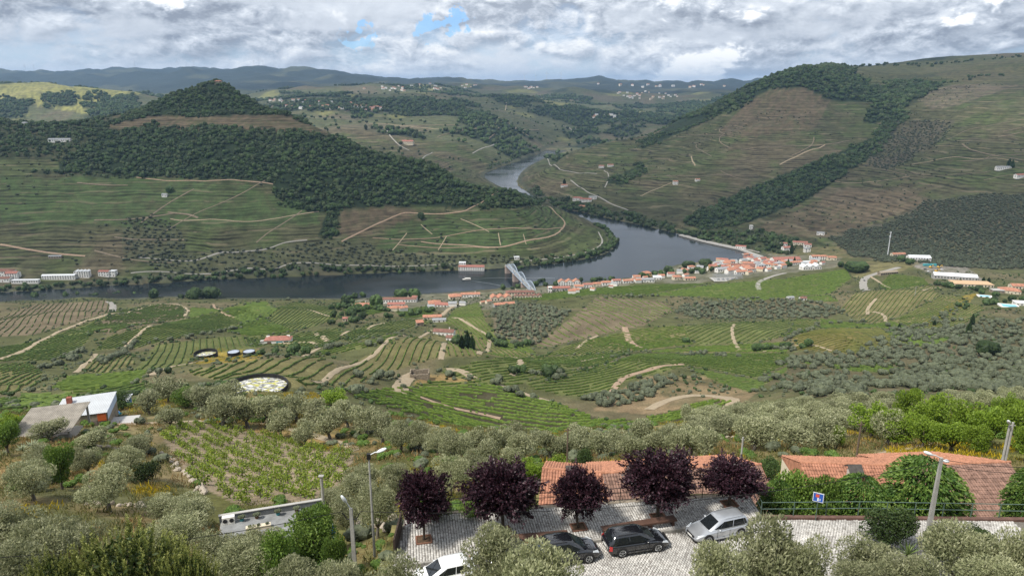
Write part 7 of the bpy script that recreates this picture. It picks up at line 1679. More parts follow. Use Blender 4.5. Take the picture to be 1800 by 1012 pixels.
a1, b1 = plane_pt(953, 823, 270.6), plane_pt(1062, 831, 270.55); a2, b2 = plane_pt(1058, 832, 270.5), plane_pt(1338, 816, 270.5)
h1, o1 = tiled_house('orange tiled house with an old brown front slope below the plum trees', [(a2, b2, 6.0, RP, T_OLD, T_NEW, 0, 0, 'weathered brown front slope'), (a1, b1, 4.0, RP, T_MID, T_NEW, 0, 0, None)], 264.0, CREAM, 'tiled_house')
a3, b3 = plane_pt(1406, 813, 270.5), plane_pt(1600, 819, 270.4); a4, b4 = plane_pt(1596, 819, 270.35), plane_pt(1776, 812, 270.35)
h2, o2_ = tiled_house('orange tiled house with a big weathered slope and a smoky chimney at the right', [(a4, b4, 7.2, RP, T_OLD, T_NEW, 0, 1.5, 'weathered brown front slope'), (a3, b3, 4.4, RP, T_MID, T_NEW, 0, 0, None)], 264.0, CREAM, 'tiled_house')
def chimney(px, py, z, par, org, s=1.0):
    p = plane_pt(px, py, z)-org; m = mat('sooty_plaster', (.42, .39, .35), .9, .35, 1.2); c = MB().box(p+Vector((0, 0, -.3)), (.62*s, .8*s, 1.5)); o = c.build('chimney', m, par)
    k = mat('soot_slab', (.075, .068, .062), .9, .3, 3); t = MB()
    for sgn in (-1, 1): t.add([p+Vector((x, sgn*y, zz)) for x, y, zz in ((-.55*s, 0, .95), (.55*s, 0, .95), (.55*s, .62*s, .50), (-.55*s, .62*s, .50), (-.55*s, 0, 1.03), (.55*s, 0, 1.03), (.55*s, .62*s, .58), (-.55*s, .62*s, .58))], [(0, 1, 2, 3), (4, 7, 6, 5), (0, 4, 5, 1), (2, 6, 7, 3), (1, 5, 6, 2), (0, 3, 7, 4)])
    t.build('chimney_cap', k, o)
chimney(1499, 836, 270.5, h2, o2_); chimney(1004, 838, 270.2, h1, o1, .8)
# ------------------------------------------------------------------ cars
PAINT_W = mat('white_paint', (.78, .79, .80), .25, .02, 2, spec=.5, coat=.6); PAINT_K = mat('black_paint', (.010, .011, .014), .12, .05, 2, spec=.6, coat=1.0); PAINT_S = mat('silver_paint', (.48, .50, .53), .28, .03, 3, metal=.55, spec=.5, coat=.8); PAINT_G = mat('dark_grey_paint', (.035, .037, .04), .2, .05, 2, spec=.5, coat=.8)
CGL = mat('car_glass', (.014, .017, .02), .04, .05, 1, spec=.7, coat=.5); TYRE = mat('tyre_rubber', (.022, .022, .023), .85, .1, 6); RIMM = mat('alloy_rim', (.50, .51, .52), .3, .05, 4, metal=.7); PLAST = mat('black_plastic', (.022, .022, .024), .6, .1, 4); LAMPW = mat('clear_lamp', (.62, .66, .70), .08, .1, 8, spec=.7, coat=.6); LAMPR = mat('red_lamp', (.40, .02, .02), .15, .1, 6, spec=.6, coat=.6); PLATE = mat('number_plate', (.75, .75, .72), .5, .02, 3)
def car(front, rear, side, paint, label, kind, z=LOT+.02):
    """front/rear: picture points where the visible side's tyres touch the road; side: +1 when that side is the car's left"""
    f = plane_pt(*front, z); r = plane_pt(*rear, z); d = (f-r); d.normalize(); nrm = Vector((-d.y, d.x, 0))      # left of the car
    S = {'hatch': (4.1, 1.76, 1.45, 2.55), 'estate': (4.5, 1.78, 1.47, 2.60), 'suv': (4.45, 1.84, 1.62, 2.65)}[kind]; L, W_, Hh, wb = S
    SCL = .90; mid_ = (f+r)/2-nrm*side*(W_/2-.06)*SCL; e = empty('parked_car', (mid_.x, mid_.y, z), math.atan2(d.y, d.x), label, 'car'); e.scale = (SCL, SCL, SCL)
    hw = W_/2; zb = .20 if kind != 'suv' else .25; bl = Hh*.60; xr, xf = -L/2, L/2
    tail = {'hatch': bl+.04, 'estate': bl+.02, 'suv': bl+.05}[kind]; cowl = .98*.5*wb*.72; hood = bl-.06
    st = [(xr, .42, bl-.12, bl-.10, .80), (xr+.05, .30, bl-.03, tail-.02, .90), (xr+.25, .24, bl, tail, .965), (xr+.7, zb, bl, tail, .99), (-.6, zb, bl-.01, bl+.02, 1.0), (.2, zb, bl-.02, bl+.02, 1.0), (cowl, zb, bl-.045, bl+.03, .995), (cowl+.35, zb, bl-.08, hood+.02, .985), (xf-.75, zb, bl-.15, hood-.06, .97), (xf-.38, .22, bl-.23, hood-.15, .93), (xf-.14, .24, bl-.33, hood-.27, .84), (xf-.02, .30, bl-.44, hood-.40, .72), (xf, .36, bl-.52, hood-.50, .66)]
    b = MB(); vs = []; n = 14
    for x, z0, zs, zt, w in st:
        w *= hw; h = zs-z0; half = [(0, z0), (w*.86, z0), (w*.955, z0+h*.10), (w*.992, z0+h*.40), (w, z0+h*.62), (w*.985, z0+h*.86), (w*.93, zs), (w*.5, zs*.35+zt*.65+.005)]
        ring = [(x, y, q) for y, q in half]+[(x, 0, zt)]+[(x, -y, q) for y, q in half[:0:-1]]; vs += ring; n = len(ring)
    fs = [(i*n+k, i*n+(k+1) % n, (i+1)*n+(k+1) % n, (i+1)*n+k) for i in range(len(st)-1) for k in range(n)]; fs += [tuple(range(n)), tuple((len(st)-1)*n+k for k in range(n))[::-1]]
    b.add(vs, fs); o = b.build('body', paint, e, True)
    sb = o.modifiers.new('sub', 'SUBSURF'); sb.levels = 1; sb.render_levels = 1
    # greenhouse
    R0, R1, F1, F0 = {'hatch': (xr+.16, xr+.62, .28, cowl+.28), 'estate': (xr+.12, xr+.42, .30, cowl+.28), 'suv': (xr+.14, xr+.62, .30, cowl+.28)}[kind]
    gb = bl-.03; rw = hw*.70; bw = hw*.90; zr = Hh
    lower = [(R0, bw*.93), (R0+.45, bw), (F0-.75, bw), (F0, bw*.80)]; upper = [(R1, rw*.93), (R1+.3, rw), (F1-.35, rw), (F1, rw*.90)]
    g = MB(); ring = lambda P, zz: [(x, y, q) for (x, y), q in zip(P, zz)]
    lo = ring(lower, [gb]*4)+[(x, -y, gb) for x, y in lower[::-1]]; up = ring(upper, [zr-.07, zr-.03, zr-.02, zr-.07])+[(x, -y, q) for (x, y), q in zip(upper[::-1], [zr-.07, zr-.02, zr-.03, zr-.07])]
    tp = [(R1+.12, rw*.6, zr-.025), (R1+.4, rw*.62, zr+.015), (F1-.5, rw*.62, zr+.015), (F1-.1, rw*.6, zr-.03)]; tp = tp+[(x, -y, q) for x, y, q in tp[::-1]]
    g.add(lo+up+tp, [(k, (k+1) % 8, 8+(k+1) % 8, 8+k) for k in range(8)]+[(8+k, 8+(k+1) % 8, 16+(k+1) % 8, 16+k) for k in range(8)]+[(16, 17, 22, 23), (17, 18, 21, 22), (18, 19, 20, 21)])
    g.build('roof', paint, e, True)
    def panel(nm, q, m, off=.012, ins=0.0):
        q = [Vector(v) for v in q]; c = sum(q, Vector())/len(q); nn = (q[1]-q[0]).cross(q[2]-q[0]).normalized(); nn = nn if nn.dot(c-Vector((0, 0, .6))) > 0 else -nn
        if ins: q = [v+(c-v)*ins for v in q]
        k = len(q); w = MB(); w.add([v+nn*off for v in q]+[v-nn*.02 for v in q], [tuple(range(k)), tuple(range(k, 2*k))[::-1]]+[(i, (i+1) % k, k+(i+1) % k, k+i) for i in range(k)]); return w.build(nm, m, e)
    def lerp(a, c, t): return tuple(a[i]+(c[i]-a[i])*t for i in range(3))
    def quad(LB, LT, RT, RB, s0, s1, t0, t1):
        P = lambda s, t: lerp(lerp(LB, RB, s), lerp(LT, RT, s), t); return [P(s0, t0), P(s1, t0), P(s1, t1), P(s0, t1)]
    panel('windscreen', quad((F0, -bw*.80, gb), (F1, -rw*.90, zr-.07), (F1, rw*.90, zr-.07), (F0, bw*.80, gb), .05, .95, .06, .95), CGL, .014)
    panel('rear_window', quad((R0, -bw*.93, gb), (R1, -rw*.93, zr-.07), (R1, rw*.93, zr-.07), (R0, bw*.93, gb), .09, .91, .18, .88), CGL, .014)
    for s in (-1, 1):
        LB, RB = (R0+.45, s*bw, gb), (F0-.75, s*bw, gb); LT, RT = (R1+.3, s*rw, zr-.03), (F1-.35, s*rw, zr-.02)
        for s0, s1 in ((.0, .47), (.50, .99)): panel('side_window', quad(LB, LT, RT, RB, s0, s1, .14, .86), CGL)
        q = [lerp(RB, RT, .14), lerp((F0, s*bw*.8, gb), RB, .35)]; q = [q[0], lerp(lerp((F0, s*bw*.8, gb), (F1, s*rw*.9, zr-.07), .10), q[0], .45), lerp(RB, RT, .80)]; panel('side_window', q, CGL)
        if kind != 'hatch': panel('side_window', quad((R0, s*bw*.93, gb), (R1, s*rw*.93, zr-.07), LT, LB, .42, .95, .22, .84), CGL)
        else: panel('side_window', [lerp(LB, LT, .14), lerp(lerp(LB, LT, .5), (R0, s*bw*.93, gb+.3), .35), lerp(LB, LT, .82)], CGL)
    # wheels
    for xw in (-wb/2, wb/2):
        for s in (-1, 1):
            a = MB(); a.tube([(xw, s*(hw-.24), .345), (xw, s*(hw+.004), .345)], .395, 24); a.build('wheel_arch', PLAST, e)
            w = MB(); w.tube([(0, -.1, 0), (0, -.085, 0), (0, .085, 0), (0, .1, 0)], [.29, .325, .325, .29], 24); wo = w.build('wheel', TYRE, e); wo.location = (xw, s*(hw-.085), .325)
            rm = MB(); rm.tube([(0, s*.085, 0), (0, s*.092, 0)], .075, 12)
            for k in range(5): an = k*2*math.pi/5+.3; rm.beam((0, s*.095, 0), (math.cos(an)*.215, s*.095, math.sin(an)*.215), .025, .075, up=(0, 1, 0))
            rr = [Vector((math.cos(k*math.pi/10)*.222, s*.096, math.sin(k*math.pi/10)*.222)) for k in range(21)]; rm.tube(rr, .022, 6, False); rm.build('rim', RIMM, wo)
    # lamps, plates, mirrors, trim
    for s in (-1, 1):
        q = [(xf-.16, s*hw*.83, bl-.36), (xf-.62, s*hw*.945, bl-.22), (xf-.58, s*hw*.90, bl-.13), (xf-.22, s*hw*.66, bl-.255)]; panel('headlight', q, LAMPW, .03)
        q = [(xr+.03, s*hw*.86, bl-.32), (xr+.22, s*hw*.985, bl-.30), (xr+.24, s*hw*.95, bl+.0), (xr+.06, s*hw*.82, bl-.0)]; panel('tail_light', q, LAMPR, .025)
        m_ = MB(); m_.ball((F0-.72, s*(bw+.13), gb+.10), .105, 8, 6, (.8, 1.1, .7)); m_.build('mirror', paint, e, True)
        t = MB().box((-.02, s*(hw-.012), zb+.10), (wb-.85, .05, .12)); t.build('sill', PLAST if kind == 'suv' else paint, e)
        for xs in (.62, -.38): sm = MB().box((xs, s*(hw-.003), .58), (.014, .016, .5)); sm.build('door_gap', PLAST, e)
        for xs in (.50-.35, -.72): hd = MB().box((xs, s*(hw+.004), bl-.10), (.17, .03, .03)); hd.build('handle', paint, e)
        if kind in ('estate', 'suv'):
            rl = MB().tube([(R1+.25, s*rw*.93, zr-.01), (R1+.35, s*rw*.93, zr+.045), (F1-.55, s*rw*.93, zr+.045), (F1-.42, s*rw*.93, zr-.01)], .017, 6); rl.build('roof_rail', RIMM if paint is PAINT_S else PLAST, e)
    g_ = MB().box((xf-.02, 0, .50), (.06, hw*1.0, .12)); g_.build('grille', PLAST, e); g_ = MB().box((xf-.01, 0, .30), (.07, hw*1.15, .10)); g_.build('bumper_vent', PLAST, e)
    MB().box((xf+.022, 0, .42), (.02, .50, .11)).build('number_plate', PLATE, e); MB().box((xr-.015, 0, .62), (.02, .50, .11)).build('number_plate', PLATE, e)
    return e
car((1160, 968), (1090, 979), -1, PAINT_K, 'black estate car parked in front of the right bench', 'estate')
car((1237, 957), (1308, 941), 1, PAINT_S, 'silver estate car at the right end of the parking row', 'estate')
car((1037, 988), (966, 999), -1, PAINT_K, 'black crossover half hidden behind an olive tree', 'suv')
car((752, 1042), (823, 1026), 1, PAINT_W, 'white hatchback at the bottom left of the parking row', 'hatch')
car((854, 1012), (923, 1000), 1, PAINT_G, 'dark grey car mostly hidden behind the olive tree, one alloy wheel showing', 'hatch')
# ------------------------------------------------------------------ lamps, poles, wires, sign
POLE = mat('pole_concrete', (.34, .33, .31), .9, .2, 2); LHEAD = mat('lamp_white', (.70, .72, .74), .35, .05, 4); WOODP = mat('pole_wood', (.13, .095, .07), .9, .25, 3); CABLE = mat('black_cable', (.012, .012, .012), .6, .1, 1); PBLUE = mat('sign_blue', (.03, .10, .42), .5, .05, 2); PRED = mat('sign_red', (.60, .09, .05), .5, .05, 2); SGREY = mat('sign_back', (.45, .46, .47), .5, .1, 2)
def lamp_head(e, a, b):
    arm = MB().tube([a, Vector(a).lerp(Vector(b), .6)+Vector((0, 0, .05)), b], .035, 6); arm.build('arm', LHEAD, e)
    d = (Vector(b)-Vector(a)).normalized(); h = MB().ball((0, 0, 0), .21, 10, 7, (1.75, .8, .5)); o = h.build('lamp_shade', LHEAD, e, True); o.location = Vector(b)+d*.22; o.rotation_euler = d.to_track_quat('X', 'Z').to_euler()
def pole(name, x, y, zb, zt, r0, r1, m, label, cat, sq=False):
    e = empty(name, (x, y, zb), 0, label, cat)
    if sq:
        b = MB(); h = zt-zb; b.add([(sx*r0, sy*r0*.8, -.5) for sx, sy in ((-1, -1), (1, -1), (1, 1), (-1, 1))]+[(sx*r1, sy*r1*.8, h) for sx, sy in ((-1, -1), (1, -1), (1, 1), (-1, 1))], [(0, 3, 2, 1), (4, 5, 6, 7), (0, 1, 5, 4), (1, 2, 6, 5), (2, 3, 7, 6), (3, 0, 4, 7)]); b.build('pole', m, e)
    else: MB().tube([(0, 0, -.5), (0, 0, zt-zb)], [r0, r1], 10).build('pole', m, e)
    return e, zt-zb
def ztop(py, D): return H+D*tan_py(py)
p = plane_pt(623, 985, LOT-.4); e, h = pole('street_lamp', p.x, p.y, p.z, ztop(893, p.y), .13, .09, POLE, 'short street lamp with a round white head on a concrete post', 'street lamp', True); lamp_head(e, (0, -.05, h), (-.22, -.25, h+.62)); SL = Vector((p.x, p.y, p.z+h-.25))
b = MB()
for s in (-1, 1): b.tube([(0, 0, h-.75), (s*.3, 0, h-.72), (s*.45, 0, h-.4), (s*.55, 0, h-.3)], .035, 6)
b.build('bracket', RAILB, e)
p = plane_pt(658, 965, LOT-.2); e, h = pole('street_lamp', p.x, p.y, p.z, ztop(803, p.y), .085, .05, POLE, 'tall slim street lamp left of the leftmost plum tree', 'street lamp'); MB().box((0, 0, h+.05), (.22, .2, .35)).build('cap', RAILB, e); lamp_head(e, (0, 0, h+.1), (.62, -.1, h+.42))
p = Vector((plane_pt(1620, 925, LOT).x, 40.0, LOT)); e, h = pole('street_lamp', p.x, p.y, p.z, ztop(804, p.y), .14, .085, POLE, 'grey concrete pole with two white lamp heads before the right roof', 'street lamp', True); lamp_head(e, (0, 0, h-.05), (-.75, -.1, h+.28)); lamp_head(e, (0, .1, h-.35), (.6, .55, h-.55)); RPOLE = Vector((p.x, p.y, p.z+h-.3))
for s in (-1, 1): MB().box((s*.13, -.02, h*.3), (.035, .05, h*.5)).build('rib', POLE, e)
for px, top, b_, D, lab, m in [(997, 752, 806, 70, 'wooden pole standing behind the left end of the orange roof', WOODP), (1302, 768, 812, 64, 'grey pole standing behind the right end of the first orange roof', POLE), (1505, 742, 806, 66, 'thin dark wooden pole behind the chimney roof', WOODP)]:
    d = px_dir(px, b_); x = d.x/d.y*D; g = hgt(x, D); e, h = pole('utility_pole', x, D, g, ztop(top, D), .11, .08, m, lab, 'pole'); MB().box((0, 0, h-.25), (.7 if m is WOODP else .3, .08, .08)).build('crossarm', m, e)
for k, (px, lab) in enumerate(((1764, 'left pole of the twin concrete poles, with a lamp'), (1769, 'right pole of the twin concrete poles'))):
    D = 60; d = px_dir(px, 800); x = d.x/d.y*D; g = hgt(x, D); e, h = pole('street_lamp' if k == 0 else 'utility_pole', x, D, g, ztop(742 if k else 748, D), .14, .10, POLE, lab, 'street lamp' if k == 0 else 'pole')
    if k == 0: lamp_head(e, (0, 0, h), (-.25, -.2, h+.35))
    else: MB().box((0, 0, h-.3), (.5, .08, .08)).build('crossarm', POLE, e)
d = px_dir(568, 880); x = d.x/d.y*58; e, h = pole('utility_pole', x, 58., ztop(900, 58), ztop(836, 58), .13, .12, POLE, 'grey metal post at the right end of the flat roof', 'pole'); MB().box((0, 0, h), (.45, .35, .08)).build('cap', POLE, e)
for px, top, b_, lab in [(1710, 480, 500, 'tall thin mast beside the sand coloured roof'), (1608, 505, 520, 'lamp mast by the builders yard')]:
    p = hit(px, b_, 600); e, h = pole('utility_pole', p.x, p.y, p.z, ztop(top, p.y), .3, .2, POLE, lab, 'pole'); MB().box((0, 0, h), (1.6, .3, .3)).build('crossarm', POLE, e)
def wire(a, b, sag, label, r=.018):
    a = Vector(a); b = Vector(b); n = 24; pts = [a.lerp(b, i/n)-Vector((0, 0, 4*sag*(i/n)*(1-i/n))) for i in range(n+1)]
    tag(MB().tube(pts, r, 5).build('overhead_wire', CABLE), label, 'wire')
wire(SL+Vector((.5, 0, .05)), RPOLE, 1.25, 'overhead wire sagging past the plum trees to the right pole')
wire(SL+Vector((-.5, 0, .05)), pt(-60, 983, 27), .45, 'overhead wire running down to the lower left')
wire(RPOLE+Vector((0, 0, .2)), pt(1870, 818, 42), .3, 'upper overhead wire from the right pole to the right edge'); wire(RPOLE+Vector((0, 0, -.1)), pt(1870, 826, 42), .4, 'lower overhead wire from the right pole to the right edge')
wire(pt(-40, 758, 95), pt(70, 782, 88), .6, 'pale cable hanging by the agaves at the left edge', .03)
def sign():
    p = plane_pt(1441, 926, LOT); e = empty('parking_sign', (p.x, 41.4, LOT), R(-28), 'blue square road sign on a thin post before the green trees', 'sign'); zt = ztop(866, 41.4)-LOT
    MB().tube([(0, .03, -.1), (0, .03, zt)], .03, 6).build('post', RAILG, e); MB().box((0, 0, zt-.32), (.66, .03, .66)).build('board', SGREY, e); MB().box((.0, -.018, zt-.32), (.60, .012, .60)).build('face', PBLUE, e)
    r = MB()
    for s in (-1, 1): r.box((s*.305, -.021, zt-.32), (.03, .012, .64)); r.box((0, -.0215, zt-.32+s*.305), (.58, .012, .03))
    r.build('border', LHEAD, e); MB().box((-.05, -.028, zt-.20), (.22, .012, .20)).build('mark', PRED, e); q = MB().box((.0, -.028, zt-.45), (.10, .012, .22)); q.box((.12, -.028, zt-.45), (.05, .012, .14)); q.build('symbol', LHEAD, e)
sign()
p = plane_pt(588, 962, LOT-.6); e = empty('closed_parasol', p, 0, 'narrow closed blue parasol among the green shrubs', 'parasol'); MB().tube([(0, 0, -1), (0, 0, 1.75)], .025, 6).build('pole', LHEAD, e); MB().tube([(0, 0, .25), (0, 0, .5), (.01, 0, 1.2), (0, 0, 1.65)], [.05, .13, .11, .02], 7).build('canopy', mat('blue_cloth', (.03, .17, .55), .8, .15, 4), e)
# ------------------------------------------------------------------ flat roofed building at the left with things on its roof
def flat_building():
    A_, B_ = plane_pt(388, 918, 258.6), plane_pt(566, 889, 258.6); u = (B_-A_); L = u.length; e = empty('flat_roof_building', A_, math.atan2(u.y, u.x), 'grey flat roofed building with a low parapet below the small vineyard', 'building')
    dk = mat('parapet_grey', (.15, .16, .17), .8, .2, 1.5); rf = mat('flat_roof_grey', (.21, .215, .215), .85, .35, .8)
    MB().box((L/2, -2.6, -2.2), (L, 5.2, 4.4)).build('wall', GREYW, e); MB().box((L/2, -2.6, .05), (L-.1, 5.1, .1)).build('roof', rf, e); MB().box((L/2, .12, .32), (L+.2, .24, .75)).build('parapet', dk, e); MB().box((L/2, .12, .73), (L+.3, .34, .08)).build('coping', GREYW, e)
    M = Matrix.Rotation(e.rotation_euler.z, 4, 'Z')
    def on(x, y): return Vector(e.location)+(M @ Vector((x, y, .1)))
    q = on(.8, -.5); a = empty('air_conditioner', q, e.rotation_euler.z, 'white air conditioner box at the left end of the flat roof', 'appliance'); MB().box((0, 0, .4), (1.15, .5, .75)).build('casing', WHITE, a)
    for s in (-.3, .3): MB().tube([(s, -.26, .42), (s, -.28, .42)], .22, 12).build('fan', PLAST, a)
    q = on(3.6, -2.3); a = empty('planter', q, e.rotation_euler.z, 'long white trough with small plants on the flat roof', 'planter'); MB().box((0, 0, .18), (2.3, .5, .36)).build('trough', CREAM, a)
    sm = blob_mesh('plant', L_OLIVE2, 991, 60, 2); 
    for x in (-.8, 0, .8): o = link('plant', sm, a); o.location = (x, 0, .3); o.scale = (.35, .35, .35)
    for i, (x, lab) in enumerate(((2.0, 'small potted shrub right of the air conditioner'), (3.4, 'low potted plant in the middle of the parapet'), (5.4, 'pale potted plant right of the middle of the parapet'), (7.2, 'leafy potted plant near the right end of the parapet'))):
        q = on(x, -.45); a = empty('flower_pot', q, 0, lab, 'pot'); MB().cyl((0, 0, 0), .16, .3, 10, .22).build('pot', DOORB if i % 2 else TEAL, a); o = link('plant', sm, a); o.location = (0, 0, .25); o.scale = (.75, .75, .55)
flat_building()
# ------------------------------------------------------------------ the farm sheds, the yard and the man at the left
def sheds():
    Z = 0; A_ = hit(60, 770, 60); B_ = hit(150, 768, 60)
    RUST = mat('fibre_cement', (.27, .245, .21), .9, .25, .8); SHEETW = mat('corrugated_white', (.46, .48, .50), .5, .08, .6, spec=.4); FLAP = mat('pale_gable', (.46, .54, .66), .7, .1, 1)
    def corr(name, vs, m, par, n=40, amp=.05):
        a, b, c, d = [Vector(v) for v in vs]; mb = MB(); V = []
        nn = (b-a).cross(d-a).normalized()
        for i in range(n+1):
            t = i/n; off = nn*(amp*(1 if i % 2 else -1)); V += [a.lerp(b, t)+off, d.lerp(c, t)+off]
        mb.add(V, [(2*i, 2*i+2, 2*i+3, 2*i+1) for i in range(n)]); o = mb.build(name, m, par); s = o.modifiers.new('thick', 'SOLIDIFY'); s.thickness = .06; return o
    # open front shed: sloping roof on posts
    k = mpp(hit(90, 765, 60)); p0 = hit(88, 768, 60); e = empty('open_shed', p0, R(14), 'open shed with a sloping grey fibre roof on posts', 'shed'); w = 94*k; dpt = 8.0
    corr('roof', [(-w*.5, -dpt*.5, 2.3), (w*.5, -dpt*.5, 2.5), (w*.62, dpt*.5, 4.3), (-w*.38, dpt*.5, 4.1)], RUST, e, 60, .035)
    po = MB().box((0, 0, 0), (.3, .3, 3.4)).mesh('post', CONC)
    for x, y, zz in ((-w*.46, -dpt*.42, 1.0), (-w*.2, -dpt*.1, 1.4), (w*.45, -dpt*.42, 1.0), (w*.57, dpt*.4, 2.3), (-w*.32, dpt*.4, 2.2), (w*.1, -dpt*.42, 1.0)): o = link('post', po, e); o.location = (x, y, zz)
    MB().box((w*.38, -dpt*.40, .6), (w*.2, .25, 2.2)).build('wall', CONC, e); MB().box((0, 0, .08), (w*.9, dpt*.8, .25)).build('floor', mat('pale_floor', (.42, .38, .33), .9, .15, 1), e)
    # stone shed behind with a white metal roof
    p1 = hit(155, 745, 70); k1 = mpp(p1); e2 = empty('stone_shed', p1, R(14), 'stone shed with a white corrugated metal roof and pale blue gable', 'shed'); w2 = 80*k1; d2 = 7.0
    for nm, c, s in (('wall', (0, -d2/2, 1.4), (w2, .4, 4.2)), ('wall', (w2/2, 0, 1.6), (.4, d2, 4.6)), ('wall', (-w2/2, 0, 1.2), (.4, d2, 3.8)), ('wall', (0, d2/2, 1.6), (w2, .4, 4.4))): MB().box(c, s).build(nm, STONE, e2)
    g = MB(); g.add([(w2/2+.24, -d2/2, 2.2), (w2/2+.24, d2/2, 3.4), (w2/2+.24, d2/2, 4.9), (w2/2+.24, -d2/2, 4.0), (w2/2+.3, -d2/2, 2.2), (w2/2+.3, d2/2, 3.4), (w2/2+.3, d2/2, 4.9), (w2/2+.3, -d2/2, 4.0)], [(0, 3, 2, 1), (4, 5, 6, 7), (0, 1, 5, 4), (3, 7, 6, 2)]); g.build('gable', FLAP, e2)
    corr('roof', [(-w2*.56, -d2*.56, 3.5), (w2*.54, -d2*.56, 3.9), (w2*.54, d2*.56, 5.1), (-w2*.56, d2*.56, 4.5)], SHEETW, e2, 60, .03)
    MB().box((-w2*.35, d2*.25, 4.9), (.9, .9, 1.4)).build('chimney', mat('brick_red', (.26, .09, .06), .9, .2, 3), e2); MB().box((w2*.42, -d2*.5-.25, 2.9), (1.6, .1, 1.6)).build('shutter', mat('orange_door', (.45, .10, .03), .8, .2, 2), e2)
    MB().box((w2*.2, -d2*.5-.22, 1.2), (2.2, .1, 2.2)).build('door', mat('plank_door', (.20, .17, .14), .9, .3, 2), e2)
    yp = hit(198, 745, 70); tag(MB().box((yp.x, yp.y, yp.z+.06), (9, 6, .3), R(12)).build('concrete_yard', mat('yard_slab', (.42, .41, .40), .9, .12, .7)), 'pale concrete yard slab beside the sheds', None, None, 'structure')
    # blue leanto, tarp, barrel, pallet, rubble
    BL = mat('blue_tarp', (.05, .16, .42), .6, .2, 1.5); p = hit(212, 716, 70); q = empty('blue_lean_to', p, R(10), 'blue panelled lean-to with a white roof behind the yard', 'shed')
    for x in (-2.3, 2.3): MB().box((x, 0, 1), (.15, 3, 2.6)).build('side_panel', BL, q)
    MB().box((0, 1.5, 1), (4.6, .15, 2.6)).build('back_panel', BL, q); corr('roof', [(-2.8, -1.9, 2.3), (2.8, -1.9, 2.5), (2.8, 1.9, 2.9), (-2.8, 1.9, 2.7)], SHEETW, q, 24, .03)
    p = hit(196, 728, 70); q = empty('blue_tarpaulin', p, 0, 'crumpled bright blue tarpaulin heap by the stone shed', 'tarpaulin'); b = MB().ball((0, 0, .3), 1.3, 12, 7, (1.6, .9, .6), .3); b.build('sheet', BL, q)
    p = hit(188, 735, 70); q = empty('blue_barrel', p, 0, 'upright blue plastic barrel against the stone shed', 'barrel'); b = MB().tube([(0, 0, 0), (0, 0, .3), (0, 0, .6), (0, 0, .9), (0, 0, 1.2)], [.38, .44, .44, .44, .38], 14); b.build('drum', BL, q); MB().cyl((0, 0, 1.2), .34, .04, 12).build('lid', PLAST, q)
    PAL = mat('pallet_wood', (.45, .32, .16), .85, .2, 4); p = hit(181, 737, 70); q = empty('wooden_pallet', p, R(20), 'yellowish wooden pallet leaning by the stone shed', 'pallet'); q.rotation_euler = (R(60), 0, R(40))
    for i in range(6): o = MB().box((0, -.75+i*.3, .08), (1.5, .2, .05)).build('plank', PAL, q)
    for i in (-1, 0, 1): MB().box((i*.6, 0, 0), (.12, 1.7, .1)).build('bearer', PAL, q)
    p = hit(232, 714, 70); q = empty('brick_heap', p, 0, 'heap of orange bricks and rubble at the yard edge', 'heap'); bm = MB().box((0, 0, 0), (.5, .26, .18)).mesh('brick', mat('loose_brick', (.42, .15, .08), .9, .25, 3))
    for i in range(46): o = link('brick', bm, q); r_ = random.random()**.6*1.5; a_ = random.uniform(0, 6.28); o.location = (r_*math.cos(a_), r_*math.sin(a_), max(0.05, .75-.45*r_+random.uniform(-.08, .08))); o.rotation_euler = (random.uniform(-.5, .5), random.uniform(-.5, .5), random.uniform(0, 3))
    # agaves
    AG = mat('agave_leaf', (.22, .245, .14), .6, .2, 2)
    for px, py, s, lab in ((58, 787, 1.0, 'largest agave rosette before the open shed'), (40, 792, .8, 'agave left of the largest before the open shed'), (74, 790, .7, 'agave right of the largest before the open shed'), (8, 800, .6, 'single agave at the left edge')):
        p = hit(px, py, 50); q = empty('agave', p, 0, lab, 'agave'); q.scale = (s, s, s)
        for i in range(20):
            a_ = i*2.4; el = .25+.9*(i/20); L_ = 2.0*(1-.2*i/20); d = Vector((math.cos(a_)*math.cos(el), math.sin(a_)*math.cos(el), math.sin(el))); sd = Vector((-math.sin(a_), math.cos(a_), 0)); up = d.cross(sd)
            m1 = d*L_*.45; t = d*L_+Vector((0, 0, -.15)); b = MB(); b.add([sd*.06, m1+sd*.13, t, m1-sd*.13, -sd*.06, m1-up*-.06], [(0, 1, 5), (1, 2, 5), (2, 3, 5), (3, 4, 5), (4, 0, 5), (0, 4, 3, 2, 1)]); b.build('leaf', AG, q)
    # yucca by the square
    p = Vector((plane_pt(1556, 940, LOT).x, 37.2, LOT)); q = empty('yucca', p, 0, 'spiky light green yucca in front of the dark bush', 'yucca'); YU = mat('yucca_leaf', (.14, .20, .06), .5, .2, 2); MB().tube([(0, 0, -.1), (0, 0, .5)], .12, 8).build('stem', BARK, q)
    for i in range(26):
        a_ = i*2.4; el = -.1+1.45*(i/26); L_ = 1.0; d = Vector((math.cos(a_)*math.cos(el), math.sin(a_)*math.cos(el), math.sin(el))); sd = Vector((-math.sin(a_), math.cos(a_), 0)); o_ = Vector((0, 0, .5)); b = MB(); b.add([o_+sd*.025, o_+d*L_*.5+sd*.045, o_+d*L_, o_+d*L_*.5-sd*.045, o_-sd*.025], [(0, 1, 2, 3, 4)]); b.build('leaf', YU, q)
    # the man in the yard
    p = hit(213, 735, 70); e = empty('person', p, R(30), 'person in a teal top and dark trousers walking across the yard', 'person')
    SKIN = mat('skin', (.42, .25, .17), .7, .05, 4); TOP = mat('teal_top', (.03, .26, .32), .85, .1, 4); TRO = mat('dark_trousers', (.03, .035, .05), .9, .1, 4); HAIR = mat('dark_hair', (.03, .02, .015), .8, .1, 9)
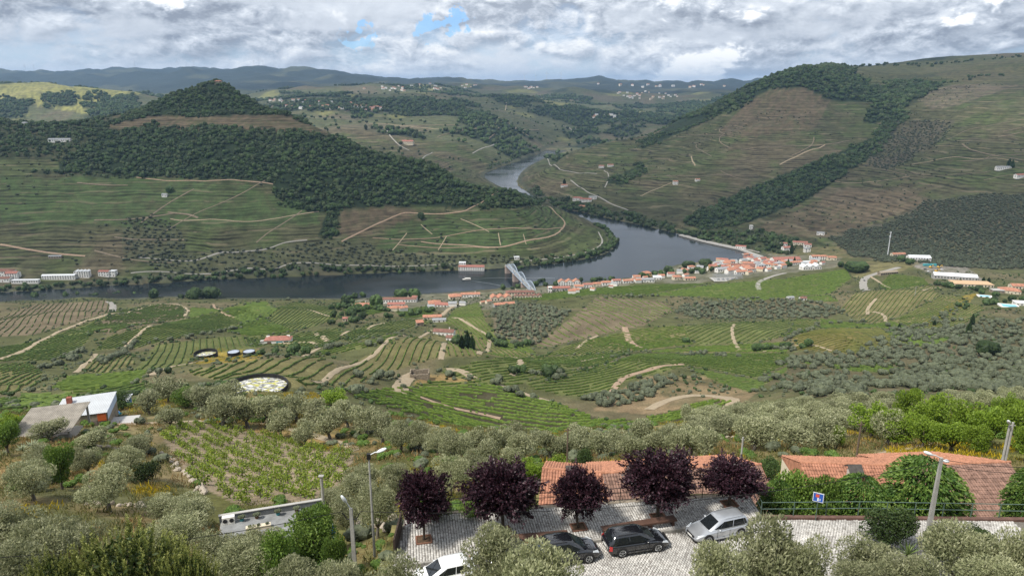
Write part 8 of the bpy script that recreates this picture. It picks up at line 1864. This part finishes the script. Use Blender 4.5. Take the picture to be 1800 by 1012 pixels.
    J = {'pel': (0, 0, .95, .15), 'che': (0, -.02, 1.25, .17), 'nec': (0, -.03, 1.48, .075), 'hea': (0, -.05, 1.62, .105), 'top': (0, -.05, 1.74, .085), 'shL': (.19, -.02, 1.41, .075), 'elL': (.27, -.06, 1.14, .052), 'haL': (.26, -.22, .94, .04), 'shR': (-.19, -.02, 1.41, .075), 'elR': (-.26, .04, 1.14, .052), 'haR': (-.25, -.06, .90, .04), 'hiL': (.10, 0, .88, .11), 'knL': (.11, -.14, .50, .075), 'anL': (.11, -.08, .09, .05), 'toL': (.12, -.26, .04, .04), 'hiR': (-.10, 0, .88, .11), 'knR': (-.11, .06, .50, .075), 'anR': (-.11, .22, .12, .05), 'toR': (-.12, .08, .04, .04)}
    E_ = [('pel', 'che'), ('che', 'nec'), ('nec', 'hea'), ('hea', 'top'), ('che', 'shL'), ('shL', 'elL'), ('elL', 'haL'), ('che', 'shR'), ('shR', 'elR'), ('elR', 'haR'), ('pel', 'hiL'), ('hiL', 'knL'), ('knL', 'anL'), ('anL', 'toL'), ('pel', 'hiR'), ('hiR', 'knR'), ('knR', 'anR'), ('anR', 'toR')]
    ks = list(J); me = bpy.data.meshes.new('body'); me.from_pydata([J[k][:3] for k in ks], [(ks.index(a), ks.index(b)) for a, b in E_], []); o = link('body', me, e)
    for m in (SKIN, TOP, TRO): me.materials.append(m)
    md = o.modifiers.new('skin', 'SKIN'); sv_ = me.skin_vertices[0].data
    for i, k in enumerate(ks): sv_[i].radius = (J[k][3], J[k][3]); sv_[i].use_root = k == 'pel'
    sb = o.modifiers.new('sub', 'SUBSURF'); sb.levels = 1; sb.render_levels = 1
    dg = bpy.context.evaluated_depsgraph_get(); nm = bpy.data.meshes.new_from_object(o.evaluated_get(dg)); nm.name = 'body'; o.modifiers.clear(); o.data = nm; nm.materials.clear()
    for m in (SKIN, TOP, TRO): nm.materials.append(m)
    for f in nm.polygons: c = f.center; f.material_index = 0 if c.z > 1.50 or (abs(c.x) > .2 and c.z < 1.05) else (1 if c.z > .93 else 2); f.use_smooth = True
    MB().ball((0, -.035, 1.70), .115, 10, 7, (1, 1.08, .85)).build('hair', HAIR, e, True)
sheds()
